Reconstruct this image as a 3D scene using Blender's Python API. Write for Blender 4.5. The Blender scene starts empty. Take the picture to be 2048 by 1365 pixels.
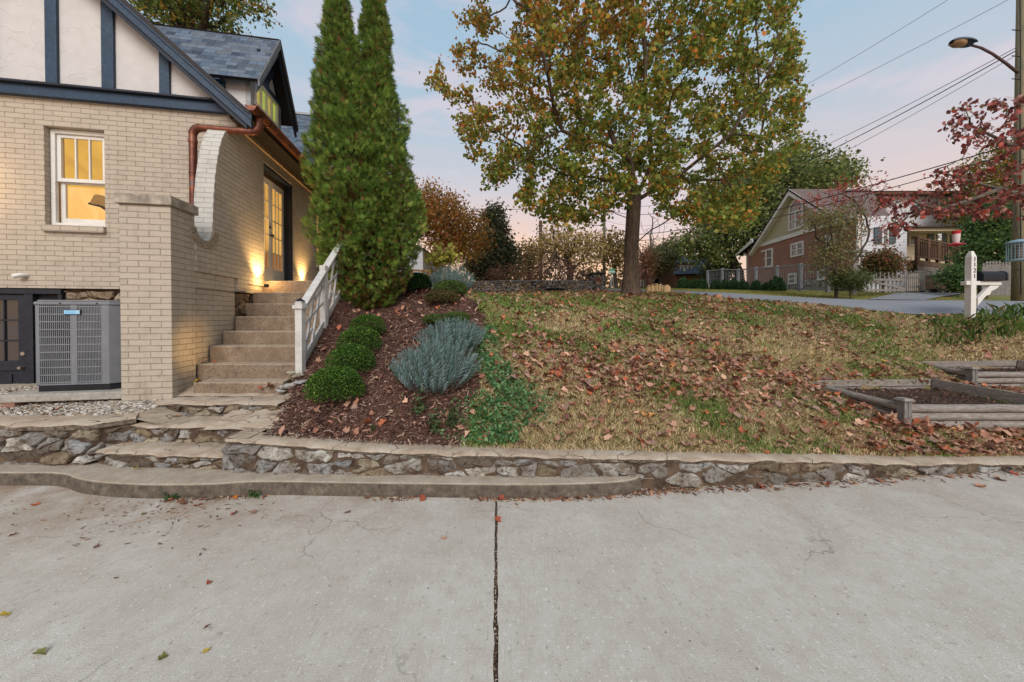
import bpy, math, random
import numpy as np
from mathutils import Vector, Matrix, noise as mnoise
random.seed(7)
R = np.random.default_rng(11)
S = bpy.context.scene
C = S.collection
PI = math.pi
rad = math.radians

# ------------------------------------------------------------------ camera
cam = bpy.data.objects.new('camera', bpy.data.cameras.new('camera'))
C.objects.link(cam)
S.camera = cam
cam.location = (0, 0, 1.5)
cam.rotation_euler = (rad(90 - 0.6), 0, 0)
cam.data.sensor_width = 36
cam.data.lens = 12.005
cam.data.shift_y = -0.02114
cam.data.clip_start = 0.05
cam.data.clip_end = 1500

# ------------------------------------------------------------------ world: dusk sky
W = bpy.data.worlds.new('World')
S.world = W
W.use_nodes = True
nt = W.node_tree
nt.nodes.clear()
N = nt.nodes.new
L = nt.links.new
out = N('ShaderNodeOutputWorld')
bg = N('ShaderNodeBackground')
bg.inputs['Strength'].default_value = 0.1
L(bg.outputs[0], out.inputs[0])
sky = N('ShaderNodeTexSky')
sky.sky_type = 'NISHITA'
sky.sun_disc = False
sky.sun_elevation = rad(37)
sky.sun_rotation = rad(174)
tc = N('ShaderNodeTexCoord')
sep = N('ShaderNodeSeparateXYZ')
L(tc.outputs['Generated'], sep.inputs[0])
mp = N('ShaderNodeMapping')
mp.inputs['Scale'].default_value = (1.2, 1.2, 5.5)
mp.inputs['Rotation'].default_value = (0.12, 0.3, 0.2)
L(tc.outputs['Generated'], mp.inputs[0])
cn = N('ShaderNodeTexNoise')
cn.inputs['Scale'].default_value = 2.3
cn.inputs['Detail'].default_value = 5
cn.inputs['Roughness'].default_value = 0.55
cn.inputs['Distortion'].default_value = 0.4
L(mp.outputs[0], cn.inputs['Vector'])
# elevation, wobbled by the thin cloud
wob = N('ShaderNodeMath'); wob.operation = 'MULTIPLY_ADD'
L(cn.outputs['Fac'], wob.inputs[0]); wob.inputs[1].default_value = 0.16; L(sep.outputs['Z'], wob.inputs[2])
sub = N('ShaderNodeMath'); sub.operation = 'SUBTRACT'
L(wob.outputs[0], sub.inputs[0]); sub.inputs[1].default_value = 0.08
cr = N('ShaderNodeValToRGB')
el = cr.color_ramp.elements
stops = [(0.0, (0.78, 0.48, 0.29)), (0.10, (0.76, 0.49, 0.33)), (0.19, (0.68, 0.51, 0.43)), (0.29, (0.58, 0.50, 0.50)),
         (0.42, (0.43, 0.48, 0.54)), (0.58, (0.32, 0.45, 0.56)), (1.0, (0.25, 0.40, 0.54))]
el[0].position, el[0].color = stops[0][0], (*stops[0][1], 1)
el[1].position, el[1].color = stops[1][0], (*stops[1][1], 1)
for p, c in stops[2:]:
    e = el.new(p); e.color = (*c, 1)
L(sub.outputs[0], cr.inputs[0])
# sunset glow: ahead, low, slightly right of centre
gd = N('ShaderNodeVectorMath'); gd.operation = 'DOT_PRODUCT'
nv = N('ShaderNodeVectorMath'); nv.operation = 'NORMALIZE'
L(tc.outputs['Generated'], nv.inputs[0])
L(nv.outputs[0], gd.inputs[0]); gd.inputs[1].default_value = Vector((0.06, 1, 0.03)).normalized()
gm = N('ShaderNodeMapRange'); gm.interpolation_type = 'SMOOTHSTEP'
gm.inputs['From Min'].default_value = 0.84; gm.inputs['From Max'].default_value = 1.0
gm.inputs['To Max'].default_value = 0.95
L(gd.outputs['Value'], gm.inputs[0])
gz = N('ShaderNodeMapRange'); gz.inputs['From Min'].default_value = 0.34; gz.inputs['From Max'].default_value = 0.0
L(sep.outputs['Z'], gz.inputs[0])
gmul = N('ShaderNodeMath'); gmul.operation = 'MULTIPLY'
L(gm.outputs[0], gmul.inputs[0]); L(gz.outputs[0], gmul.inputs[1])
mixg = N('ShaderNodeMix'); mixg.data_type = 'RGBA'
L(gmul.outputs[0], mixg.inputs['Factor']); L(cr.outputs[0], mixg.inputs['A'])
mixg.inputs['B'].default_value = (0.95, 0.52, 0.23, 1)
# thin pink-grey cloud streaks
crc = N('ShaderNodeMapRange'); crc.inputs['From Min'].default_value = 0.50; crc.inputs['From Max'].default_value = 0.64
crc.inputs['To Max'].default_value = 0.55
L(cn.outputs['Fac'], crc.inputs[0])
mixc = N('ShaderNodeMix'); mixc.data_type = 'RGBA'
L(crc.outputs[0], mixc.inputs['Factor']); L(mixg.outputs['Result'], mixc.inputs['A'])
mixc.inputs['B'].default_value = (0.66, 0.54, 0.56, 1)
sc10 = N('ShaderNodeVectorMath'); sc10.operation = 'SCALE'; sc10.inputs['Scale'].default_value = 10.0
L(mixc.outputs['Result'], sc10.inputs[0])
mixn = N('ShaderNodeMix'); mixn.data_type = 'RGBA'
mixn.inputs['Factor'].default_value = 0.12
L(sc10.outputs[0], mixn.inputs['A']); L(sky.outputs[0], mixn.inputs['B'])
L(mixn.outputs['Result'], bg.inputs['Color'])

sun = bpy.data.objects.new('sun', bpy.data.lights.new('sun', 'SUN'))
C.objects.link(sun)
sun.data.energy = 2.3
sun.data.angle = rad(36)
sun.data.color = (1.0, 0.95, 0.90)
# behind the camera, high: only the soft top light of a bright evening sky
sun.rotation_euler = Vector((0.08, -0.78, 0.60)).to_track_quat('Z', 'Y').to_euler()

S.view_settings.view_transform = 'Standard'
S.view_settings.look = 'None'
S.view_settings.exposure = 0.42
S.view_settings.gamma = 1
S.cycles.max_bounces = 6
S.cycles.transparent_max_bounces = 8

# ------------------------------------------------------------------ helpers
FPX, CX, CY, CH = 683., 1024., 639.2, 1.5
_p = rad(0.6)
def at(px, py, D):
    """world point at photo pixel (px,py) at distance D ahead of the camera"""
    u, v = (px - CX) / FPX, -(py - CY) / FPX
    fy, fz, uy, uz = math.cos(_p), -math.sin(_p), math.sin(_p), math.cos(_p)
    r = (u, fy + v * uy, fz + v * uz)
    k = D / r[1]
    return Vector((r[0] * k, D, CH + r[2] * k))
def X(px, D): return (px - CX) / FPX * D
def Z(py, D): return at(CX, py, D).z

def lerp(a, b, t): return a + (b - a) * t
def interp(x, xs, ys): return float(np.interp(x, xs, ys))
def cnoise(x, y, s, seed=0):
    return mnoise.noise(Vector((x * s + seed * 17.3, y * s - seed * 9.1, seed * 3.7)))
def vnoise(P, s, seed=0):
    """cheap smooth noise for arrays of points, about -1..1"""
    r = np.random.default_rng(seed + 100)
    o = np.zeros(len(P))
    for k in range(7):
        d = r.normal(size=P.shape[1]); d /= np.linalg.norm(d)
        f = s * r.uniform(.6, 1.9)
        o += np.sin(P @ d * f + r.uniform(0, 6.28) + 1.7 * np.sin(P @ np.roll(d, 1) * f * .6))
    return o / 4.0

def tag(o, label=None, cat=None, group=None, kind=None):
    if label: o['label'] = label
    if cat: o['category'] = cat
    if group: o['group'] = group
    if kind: o['kind'] = kind
    return o
def thing(name, label, cat, loc=(0, 0, 0), rz=0, group=None):
    o = bpy.data.objects.new(name, None)
    o.empty_display_size = 0.1
    C.objects.link(o); o.location = loc; o.rotation_euler = (0, 0, rz)
    return tag(o, label, cat, group)
def copy_tree(o, parent=None):
    c = o.copy(); C.objects.link(c); c.parent = parent
    for ch in o.children: copy_tree(ch, c)
    return c

def setcol(me, cols):
    a = me.color_attributes.new('Col', 'FLOAT_COLOR', 'POINT')
    c = np.ones((len(cols), 4), dtype=np.float32); c[:, :3] = cols
    a.data.foreach_set('color', c.ravel())
def np_mesh(name, V, F, m, parent=None, cols=None, origin=(0, 0, 0), smooth=False):
    V = np.asarray(V, dtype=np.float32) - np.asarray(origin, dtype=np.float32)
    F = np.asarray(F, dtype=np.int32)
    me = bpy.data.meshes.new(name)
    me.vertices.add(len(V)); me.vertices.foreach_set('co', V.ravel())
    k = F.shape[1]
    me.loops.add(F.size); me.loops.foreach_set('vertex_index', F.ravel())
    me.polygons.add(len(F)); me.polygons.foreach_set('loop_start', np.arange(0, F.size, k, dtype=np.int32))
    if smooth: me.polygons.foreach_set('use_smooth', np.ones(len(F), dtype=bool))
    me.update(calc_edges=True); me.validate()
    if cols is not None: setcol(me, cols)
    me.materials.append(m)
    o = bpy.data.objects.new(name, me); C.objects.link(o)
    if parent: o.parent = parent
    else: o.location = origin
    return o

class MB:
    def __init__(s): s.v = []; s.f = []; s.c = []; s.m = []
    def add(s, vs, fs, col=None, mi=0):
        b = len(s.v); s.v += [tuple(p) for p in vs]
        s.f += [tuple(b + i for i in f) for f in fs]
        s.m += [mi] * len(fs)
        s.c += [col or (1, 1, 1)] * len(vs)
        return s
    def box(s, x0, x1, y0, y1, z0, z1, col=None, mi=0):
        v = [(x, y, z) for z in (z0, z1) for y in (y0, y1) for x in (x0, x1)]
        return s.add(v, [(0, 2, 3, 1), (4, 5, 7, 6), (0, 1, 5, 4), (2, 6, 7, 3), (0, 4, 6, 2), (1, 3, 7, 5)], col, mi)
    def quad(s, a, b, c, d, col=None, mi=0): return s.add([a, b, c, d], [(0, 1, 2, 3)], col, mi)
    def prism(s, poly, fn, t0, t1, col=None, mi=0):
        """poly: 2D outline, fn(a,b,t)->xyz"""
        n = len(poly)
        v = [fn(a, b, t0) for a, b in poly] + [fn(a, b, t1) for a, b in poly]
        f = [tuple(range(n - 1, -1, -1)), tuple(range(n, 2 * n))] + [(i, (i + 1) % n, n + (i + 1) % n, n + i) for i in range(n)]
        return s.add(v, f, col, mi)
    def bar(s, a, b, w, h, up=(0, 0, 1), col=None, mi=0):
        a, b = Vector(a), Vector(b); d = (b - a).normalized()
        sd = d.cross(Vector(up))
        if sd.length < 1e-4: sd = d.cross(Vector((0, 1, 0)))
        sd.normalize(); u = sd.cross(d)
        v = [p + sd * (i * w / 2) + u * (j * h / 2) for p in (a, b) for i, j in ((-1, -1), (1, -1), (1, 1), (-1, 1))]
        return s.add(v, [(3, 2, 1, 0), (4, 5, 6, 7), (0, 1, 5, 4), (1, 2, 6, 5), (2, 3, 7, 6), (3, 0, 4, 7)], col, mi)
    def tube(s, pts, r, n=8, caps=True, col=None, mi=0):
        pts = [Vector(p) for p in pts]
        rs = r if isinstance(r, (list, tuple)) else [r] * len(pts)
        vs = []; ref = None
        for i, p in enumerate(pts):
            d = (pts[min(i + 1, len(pts) - 1)] - pts[max(i - 1, 0)]).normalized()
            if ref is None:
                ref = d.orthogonal().normalized()
            ref = (ref - d * ref.dot(d)).normalized(); b = d.cross(ref)
            vs += [p + (ref * math.cos(2 * PI * k / n) + b * math.sin(2 * PI * k / n)) * rs[i] for k in range(n)]
        fs = [(i * n + k, i * n + (k + 1) % n, (i + 1) * n + (k + 1) % n, (i + 1) * n + k) for i in range(len(pts) - 1) for k in range(n)]
        if caps: fs += [tuple(range(n - 1, -1, -1)), tuple((len(pts) - 1) * n + k for k in range(n))]
        return s.add(vs, fs, col, mi)
    def lathe(s, prof, c=(0, 0, 0), n=20, col=None, mi=0):
        vs = [(c[0] + r * math.cos(2 * PI * k / n), c[1] + r * math.sin(2 * PI * k / n), c[2] + z) for r, z in prof for k in range(n)]
        fs = [(i * n + k, i * n + (k + 1) % n, (i + 1) * n + (k + 1) % n, (i + 1) * n + k) for i in range(len(prof) - 1) for k in range(n)]
        fs += [tuple(range(n - 1, -1, -1)), tuple((len(prof) - 1) * n + k for k in range(n))]
        return s.add(vs, fs, col, mi)
    def build(s, name, m, parent=None, origin=(0, 0, 0), smooth=False, bevel=0, seg=2, uv=True, kind=None):
        me = bpy.data.meshes.new(name)
        o0 = Vector(origin)
        V = [Vector(v) - o0 for v in s.v]
        me.from_pydata(V, [], s.f)
        for mm in (m if isinstance(m, (list, tuple)) else [m]): me.materials.append(mm)
        me.polygons.foreach_set('material_index', s.m)
        if smooth is True: me.polygons.foreach_set('use_smooth', [True] * len(me.polygons))
        me.update()
        if uv:
            ul = me.uv_layers.new(name='UVMap')
            for p in me.polygons:
                n = p.normal
                for li in p.loop_indices:
                    co = s.v[me.loops[li].vertex_index]
                    if abs(n.z) > 0.72: w = (co[0], co[1])
                    elif abs(n.x) > abs(n.y): w = (co[1] + .107, co[2])
                    else: w = (co[0], co[2])
                    ul.data[li].uv = w
        if any(c != (1, 1, 1) for c in s.c): setcol(me, np.array(s.c))
        o = bpy.data.objects.new(name, me); C.objects.link(o)
        if parent: o.parent = parent
        else: o.location = o0
        if bevel:
            b = o.modifiers.new('Bevel', 'BEVEL'); b.width = bevel; b.segments = seg; b.limit_method = 'ANGLE'
        if smooth == 'auto':
            me.polygons.foreach_set('use_smooth', [True] * len(me.polygons))
            try: me.set_sharp_from_angle(angle=rad(40))
            except Exception: pass
        if kind: o['kind'] = kind
        return o

# ------------------------------------------------------------------ materials
def srgb(r, g, b):
    f = lambda c: (c / 255 / 12.92) if c / 255 <= .04045 else ((c / 255 + .055) / 1.055) ** 2.4
    return (f(r) * .82, f(g) * .82, f(b) * .82)
class NT:
    """tiny node-tree writer"""
    def __init__(s, name):
        s.mat = bpy.data.materials.new(name); s.mat.use_nodes = True
        s.t = s.mat.node_tree; s.b = s.t.nodes['Principled BSDF']; s.out = s.t.nodes['Material Output']
    def n(s, typ, **kw):
        nd = s.t.nodes.new('ShaderNode' + typ)
        for k, v in kw.items():
            if k in nd.inputs: 
                if isinstance(v, bpy.types.NodeSocket): s.t.links.new(v, nd.inputs[k])
                else: nd.inputs[k].default_value = v
            else: setattr(nd, k, v)
        return nd
    def l(s, a, b): s.t.links.new(a, b)
    def coord(s, which='Object', scale=(1, 1, 1), rot=(0, 0, 0)):
        c = s.n('TexCoord'); m = s.n('Mapping'); s.l(c.outputs[which], m.inputs[0])
        m.inputs['Scale'].default_value = scale; m.inputs['Rotation'].default_value = rot
        return m.outputs[0]
    def noise(s, vec, scale, detail=6, rough=.6, dist=0):
        n = s.n('TexNoise'); s.l(vec, n.inputs['Vector'])
        n.inputs['Scale'].default_value = scale; n.inputs['Detail'].default_value = detail
        n.inputs['Roughness'].default_value = rough; n.inputs['Distortion'].default_value = dist
        return n.outputs['Fac']
    def ramp(s, fac, stops):
        r = s.n('ValToRGB'); e = r.color_ramp.elements
        while len(e) < len(stops): e.new(.5)
        for i, (p, c) in enumerate(stops):
            e[i].position = p; e[i].color = (*c, 1) if hasattr(c, '__len__') else (c, c, c, 1)
        s.l(fac, r.inputs[0]); return r.outputs[0]
    def mix(s, f, a, b, mode='MIX'):
        m = s.n('Mix', data_type='RGBA', blend_type=mode)
        for key, v in (('Factor', f), ('A', a), ('B', b)):
            if isinstance(v, bpy.types.NodeSocket): s.l(v, m.inputs[key])
            elif key == 'Factor': m.inputs[key].default_value = v
            else: m.inputs[key].default_value = (*v, 1)
        return m.outputs['Result']
    def math(s, op, a, b=0.):
        m = s.n('Math', operation=op)
        for i, v in enumerate((a, b)):
            if isinstance(v, bpy.types.NodeSocket): s.l(v, m.inputs[i])
            else: m.inputs[i].default_value = v
        return m.outputs[0]
    def bump(s, h, strength=.5, dist=.01, prev=None):
        b = s.n('Bump'); s.l(h, b.inputs['Height']); b.inputs['Strength'].default_value = strength; b.inputs['Distance'].default_value = dist
        if prev is not None: s.l(prev, b.inputs['Normal'])
        return b.outputs[0]
    def done(s, col=None, rough=.8, normal=None, metal=0, spec=.3):
        if isinstance(col, bpy.types.NodeSocket): s.l(col, s.b.inputs['Base Color'])
        elif col is not None: s.b.inputs['Base Color'].default_value = (*col, 1)
        if isinstance(rough, bpy.types.NodeSocket): s.l(rough, s.b.inputs['Roughness'])
        else: s.b.inputs['Roughness'].default_value = rough
        if normal is not None: s.l(normal, s.b.inputs['Normal'])
        s.b.inputs['Metallic'].default_value = metal
        s.b.inputs['Specular IOR Level'].default_value = spec
        return s.mat

def m_simple(name, c1, c2=None, scale=12, rough=.7, bump=.15, bdist=.004, metal=0, stretch=(1, 1, 1), spec=.3, detail=6):
    t = NT(name); c2 = c2 or tuple(k * .78 for k in c1)
    v = t.coord('Object', stretch)
    f = t.noise(v, scale, detail)
    g = t.noise(v, scale * .17, 3)
    col = t.mix(t.ramp(f, [(.35, 0.), (.7, 1.)]), c1, c2)
    col = t.mix(t.ramp(g, [(.4, 0.), (.75, .5)]), col, tuple(k * .8 for k in c2))
    return t.done(col, rough, t.bump(f, bump, bdist), metal, spec)
def m_vcol(name, rough=.7, trans=0., scale=60, amt=.35, bump=0., spec=.25):
    t = NT(name)
    a = t.n('Attribute', attribute_name='Col')
    f = t.noise(t.coord('Object'), scale, 4)
    col = t.mix(amt, a.outputs['Color'], t.mix(f, (.35, .35, .35), (1.5, 1.5, 1.5)), 'MULTIPLY')
    m = t.done(col, rough, t.bump(f, bump, .01) if bump else None, 0, spec)
    if trans:
        tr = t.n('BsdfTranslucent'); t.l(col, tr.inputs['Color'])
        mx = t.n('MixShader'); mx.inputs[0].default_value = trans
        t.l(t.b.outputs[0], mx.inputs[1]); t.l(tr.outputs[0], mx.inputs[2]); t.l(mx.outputs[0], t.out.inputs[0])
    return m
def m_brick(name, c1, c2, mortar, bw=.213, rh=.0685, gap=.008, bump=1., moss=None, dist=.012, squash=1., uvrough=.4):
    t = NT(name)
    c = t.n('TexCoord'); v = c.outputs['UV']
    # wobble the courses a little so joints are not ruled lines
    w = t.n('TexNoise'); t.l(v, w.inputs['Vector']); w.inputs['Scale'].default_value = 9; w.inputs['Detail'].default_value = 3
    vm = t.n('VectorMath', operation='SCALE'); t.l(w.outputs['Color'], vm.inputs[0]); vm.inputs['Scale'].default_value = .009
    va = t.n('VectorMath', operation='ADD'); t.l(v, va.inputs[0]); t.l(vm.outputs[0], va.inputs[1])
    b = t.n('TexBrick'); t.l(va.outputs[0], b.inputs['Vector'])
    for k, val in (('Scale', 1.), ('Brick Width', bw), ('Row Height', rh), ('Mortar Size', gap), ('Mortar Smooth', .6), ('Bias', 0.)):
        b.inputs[k].default_value = val
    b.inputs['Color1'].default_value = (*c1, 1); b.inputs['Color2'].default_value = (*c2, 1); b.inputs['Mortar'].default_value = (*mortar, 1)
    n1 = t.noise(v, 30, 8, .65); n2 = t.noise(v, 1.1, 5, .6); n3 = t.noise(v, 5, 6, .7)
    col = t.mix(t.ramp(n1, [(.3, 0.), (.75, .35)]), b.outputs['Color'], tuple(k * .72 for k in c1))
    col = t.mix(t.ramp(n2, [(.42, 0.), (.75, .35)]), col, tuple(k * .66 for k in c2))
    if moss:
        geo = t.n('NewGeometry'); sp = t.n('SeparateXYZ'); t.l(geo.outputs['Position'], sp.inputs[0])
        lo = t.n('MapRange'); t.l(sp.outputs['Z'], lo.inputs[0]); lo.inputs['From Min'].default_value = 1.75; lo.inputs['From Max'].default_value = .5
        mm = t.math('MULTIPLY', lo.outputs[0], t.ramp(n3, [(.45, 0.), (.7, 1.)]))
        col = t.mix(t.math('MULTIPLY', mm, .75), col, moss)
    fade = t.ramp(t.noise(v, 6, 4, .6), [(.40, .75), (.62, .0)])
    col = t.mix(fade, col, tuple(k * .93 for k in c1))
    st = t.noise(t.coord('Object', (7, 7, .7)), 1.4, 5, .6)
    col = t.mix(t.ramp(st, [(.56, 0.), (.74, .35)]), col, tuple(k * .6 for k in c2))
    inv = t.math('SUBTRACT', 1., b.outputs['Fac'])
    nm = t.bump(inv, bump, dist)
    nm = t.bump(n1, .35, .006, nm)
    nm = t.bump(n3, .25, .01, nm)
    return t.done(col, .75, nm, 0, .25)
def m_siding(name, c, step=.11, axis='Z'):
    t = NT(name); co = t.coord('Object'); sp = t.n('SeparateXYZ'); t.l(co, sp.inputs[0])
    fr = t.math('FRACT', t.math('DIVIDE', sp.outputs[axis], step))
    n = t.noise(co, 3, 5)
    line = t.ramp(fr, [(0., .45), (.10, 1.), (1., 1.)])
    col = t.mix(1., t.mix(n, c, tuple(k * .85 for k in c)), line, 'MULTIPLY')
    return t.done(col, .6, t.bump(fr, 1., .02))
def m_glass(name, tint=(.03, .035, .04), emit=None, es=1., rough=.03):
    t = NT(name)
    n = t.noise(t.coord('Object'), 1.2, 3)
    nm = t.bump(n, .06, .02)
    m = t.done(tint, rough, nm, 0, 1.)
    if emit:
        f = t.noise(t.coord('Object', (1.5, 1.5, .7)), 2.2, 3, .5, .6)
        e = t.mix(t.ramp(f, [(.3, 0.), (.7, 1.)]), emit, (emit[0] * .62, emit[1] * .52, emit[2] * .4))
        t.l(e, t.b.inputs['Emission Color']); t.b.inputs['Emission Strength'].default_value = es
    return m

M = {}
M['paint_brick'] = m_brick('painted brick', srgb(193, 181, 164), srgb(177, 165, 149), srgb(148, 137, 122), gap=.0042, moss=srgb(120, 112, 84))  # mortar darker than the paint: joint shadow put into its colour
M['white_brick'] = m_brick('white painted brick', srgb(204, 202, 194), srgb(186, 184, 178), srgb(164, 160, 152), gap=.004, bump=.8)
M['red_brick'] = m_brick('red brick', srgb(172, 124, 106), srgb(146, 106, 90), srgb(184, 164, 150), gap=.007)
M['navy'] = m_simple('navy timber paint', srgb(54, 76, 98), srgb(36, 54, 76), 9, .45, .5, .006, stretch=(3, 3, 3))
M['navy_dark'] = m_simple('dark navy paint', srgb(38, 46, 60), srgb(28, 34, 46), 14, .45, .2)
M['charcoal'] = m_simple('charcoal door paint', srgb(50, 52, 60), srgb(38, 40, 48), 14, .5, .2, spec=.2)
M['soffit'] = m_simple('dark soffit', srgb(44, 36, 34), srgb(30, 26, 26), 14, .6, .2)
M['white'] = m_simple('white trim paint', srgb(232, 230, 224), srgb(225, 222, 215), 10, .45, .12)
M['vinyl'] = m_simple('grey white railing paint', srgb(216, 214, 210), srgb(186, 184, 178), 14, .5, .25)
def m_steps():
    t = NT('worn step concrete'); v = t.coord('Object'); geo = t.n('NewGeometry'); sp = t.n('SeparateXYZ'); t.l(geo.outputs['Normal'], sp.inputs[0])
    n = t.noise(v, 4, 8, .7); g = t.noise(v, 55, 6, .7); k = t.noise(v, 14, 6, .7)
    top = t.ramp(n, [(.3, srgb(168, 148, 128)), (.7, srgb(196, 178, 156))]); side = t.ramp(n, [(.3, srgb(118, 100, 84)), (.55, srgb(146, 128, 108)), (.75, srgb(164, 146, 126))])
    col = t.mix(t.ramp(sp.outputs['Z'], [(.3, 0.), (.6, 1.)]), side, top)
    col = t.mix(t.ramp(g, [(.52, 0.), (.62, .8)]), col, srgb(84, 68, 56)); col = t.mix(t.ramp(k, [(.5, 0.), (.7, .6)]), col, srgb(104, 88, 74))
    return t.done(col, .92, t.bump(g, .8, .006, t.bump(n, .5, .012)))
M['concrete'] = m_steps()
M['pad'] = m_simple('pad concrete', srgb(184, 178, 168), srgb(150, 144, 134), 30, .9, .4, .004)
M['metal'] = m_simple('grey painted steel', srgb(126, 129, 134), srgb(112, 115, 121), 8, .5, .05, metal=.0, spec=.5)
M['metal_dark'] = m_simple('dark steel', srgb(34, 36, 42), srgb(22, 24, 28), 12, .5, .1)
M['black'] = m_simple('black paint', srgb(30, 33, 44), srgb(20, 22, 30), 10, .5, .1, spec=.25)
M['wood_grey'] = m_simple('weathered grey timber', srgb(164, 156, 148), srgb(112, 102, 94), 9, .9, .7, .006, stretch=(1.5, 12, 12))
M['wood_grey_y'] = m_simple('weathered grey timber lengthwise', srgb(160, 150, 140), srgb(106, 96, 88), 9, .9, .7, .006, stretch=(12, 1.5, 12))
M['wood_grey_z'] = m_simple('weathered pickets', srgb(150, 146, 142), srgb(100, 96, 92), 9, .9, .6, .005, stretch=(12, 12, 1.5))
M['wood_brown'] = m_simple('brown deck timber', srgb(112, 84, 66), srgb(80, 60, 48), 9, .8, .4)
M['pole_wood'] = m_simple('utility pole wood', srgb(146, 134, 104), srgb(104, 104, 84), 5, .9, .7, .01, stretch=(9, 9, .6))
M['bark'] = m_simple('furrowed bark', srgb(122, 104, 88), srgb(62, 50, 42), 7, .95, 1., .05, stretch=(5, 5, .7), detail=9)
M['bark_grey'] = m_simple('grey bark', srgb(128, 118, 108), srgb(82, 74, 66), 14, .9, .6, .01, stretch=(3, 3, 1))
M['bark_dark'] = m_simple('dark bark', srgb(84, 70, 60), srgb(52, 42, 36), 14, .9, .5, .01)
M['leaf'] = m_vcol('leaf surface', .55, .5, 30, .15)
M['red_leaf'] = m_vcol('dogwood leaf', .5, .18, 60, .35)
M['needle'] = m_vcol('evergreen spray', .6, .38, 25, .3)
M['grass'] = m_vcol('grass blade', .7, .3, 20, .2)
M['dry_leaf'] = m_vcol('dry fallen leaf', .75, .12, 45, .45)
M['chip'] = m_vcol('bark chip', .9, 0, 60, .4)
def m_stone():
    t = NT('weathered rubble'); v = t.coord('Object'); at_ = t.n('Attribute', attribute_name='Col')
    f = t.noise(v, 26, 10, .75); g = t.noise(v, 8, 9, .7, .8); k = t.noise(v, 48, 7, .75)
    col = t.mix(.8, at_.outputs['Color'], t.mix(f, (.05, .05, .05), (1.95, 1.95, 1.9)), 'MULTIPLY')
    col = t.mix(t.ramp(g, [(.44, 0.), (.62, .85)]), col, srgb(108, 90, 72))
    col = t.mix(t.ramp(k, [(.60, 0.), (.68, .6)]), col, srgb(206, 204, 196))
    col = t.mix(t.ramp(f, [(.38, .9), (.46, 0.)]), col, srgb(58, 50, 44))
    return t.done(col, .92, t.bump(k, .6, .006, t.bump(f, 1., .02)), 0, .2)
M['stone'] = m_stone()
M['pebble'] = m_vcol('pebble', .85, 0, 60, .3)
M['sky_pane'] = m_glass('window glass', (.05, .055, .06))
M['dark_pane'] = m_glass('dark window glass', (.02, .02, .022))
M['warm_pane'] = m_glass('lit window glass', (.10, .06, .02), (1.0, .56, .12), .62, .08)
M['green_pane'] = m_glass('green lit window glass', (.05, .06, .02), (.50, .60, .10), .55, .08)
M['green_pane_b'] = m_glass('yellow lit window glass', (.05, .05, .02), (.70, .62, .14), .55, .08)
M['burlap'] = m_simple('burlap', srgb(214, 184, 138), srgb(180, 148, 106), 60, .95, .8, .01)
M['galv'] = m_simple('galvanised fence steel', srgb(150, 152, 156), srgb(126, 128, 134), 12, .5, .1)
M['bin'] = m_simple('brown bin plastic', srgb(150, 118, 100), srgb(134, 104, 88), 5, .5, .05)
M['soil'] = m_simple('dark soil', srgb(88, 66, 52), srgb(50, 38, 30), 30, 1., 1., .02, detail=10)
M['mortar'] = m_simple('dirty mortar', srgb(116, 96, 78), srgb(60, 48, 40), 9, .95, .9, .02, detail=10)
M['limb'] = M['bark_grey']

def m_copper():
    t = NT('weathered copper'); v = t.coord('Object')
    f = t.noise(v, 3.5, 5, .6, 1.2); g = t.noise(v, 40, 4)
    col = t.ramp(f, [(.3, srgb(78, 50, 44)), (.5, srgb(112, 68, 54)), (.62, srgb(142, 86, 60)), (.75, srgb(96, 92, 100))])
    return t.done(col, t.ramp(g, [(0., .3), (1., .5)]), t.bump(g, .05, .002), .55, .5)
M['copper'] = m_copper()
def m_stucco():
    t = NT('trowelled stucco'); v = t.coord('Object')
    # sparse curved trowel ridges
    w = t.n('TexVoronoi', feature='DISTANCE_TO_EDGE'); 
    d = t.n('TexNoise'); t.l(v, d.inputs['Vector']); d.inputs['Scale'].default_value = 2.2; d.inputs['Detail'].default_value = 2
    sc = t.n('VectorMath', operation='SCALE'); t.l(d.outputs['Color'], sc.inputs[0]); sc.inputs['Scale'].default_value = 1.1
    ad = t.n('VectorMath', operation='ADD'); t.l(v, ad.inputs[0]); t.l(sc.outputs[0], ad.inputs[1])
    t.l(ad.outputs[0], w.inputs['Vector']); w.inputs['Scale'].default_value = 2.6
    ridge = t.ramp(w.outputs['Distance'], [(0., 1.), (.06, 0.), (1., 0.)])
    msk = t.ramp(t.noise(v, 2.8, 2), [(.50, 0.), (.58, 1.)])
    h = t.math('MULTIPLY', ridge, msk)
    g = t.noise(v, 6, 6, .6)
    col = t.mix(t.ramp(g, [(.4, 0.), (.8, .5)]), srgb(206, 204, 202), srgb(182, 180, 178))
    col = t.mix(t.math('MULTIPLY', h, .10), col, srgb(170, 162, 152))
    nm = t.bump(h, .45, .008); nm = t.bump(g, .3, .012, nm)
    return t.done(col, .8, nm)
M['stucco'] = m_stucco()
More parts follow.
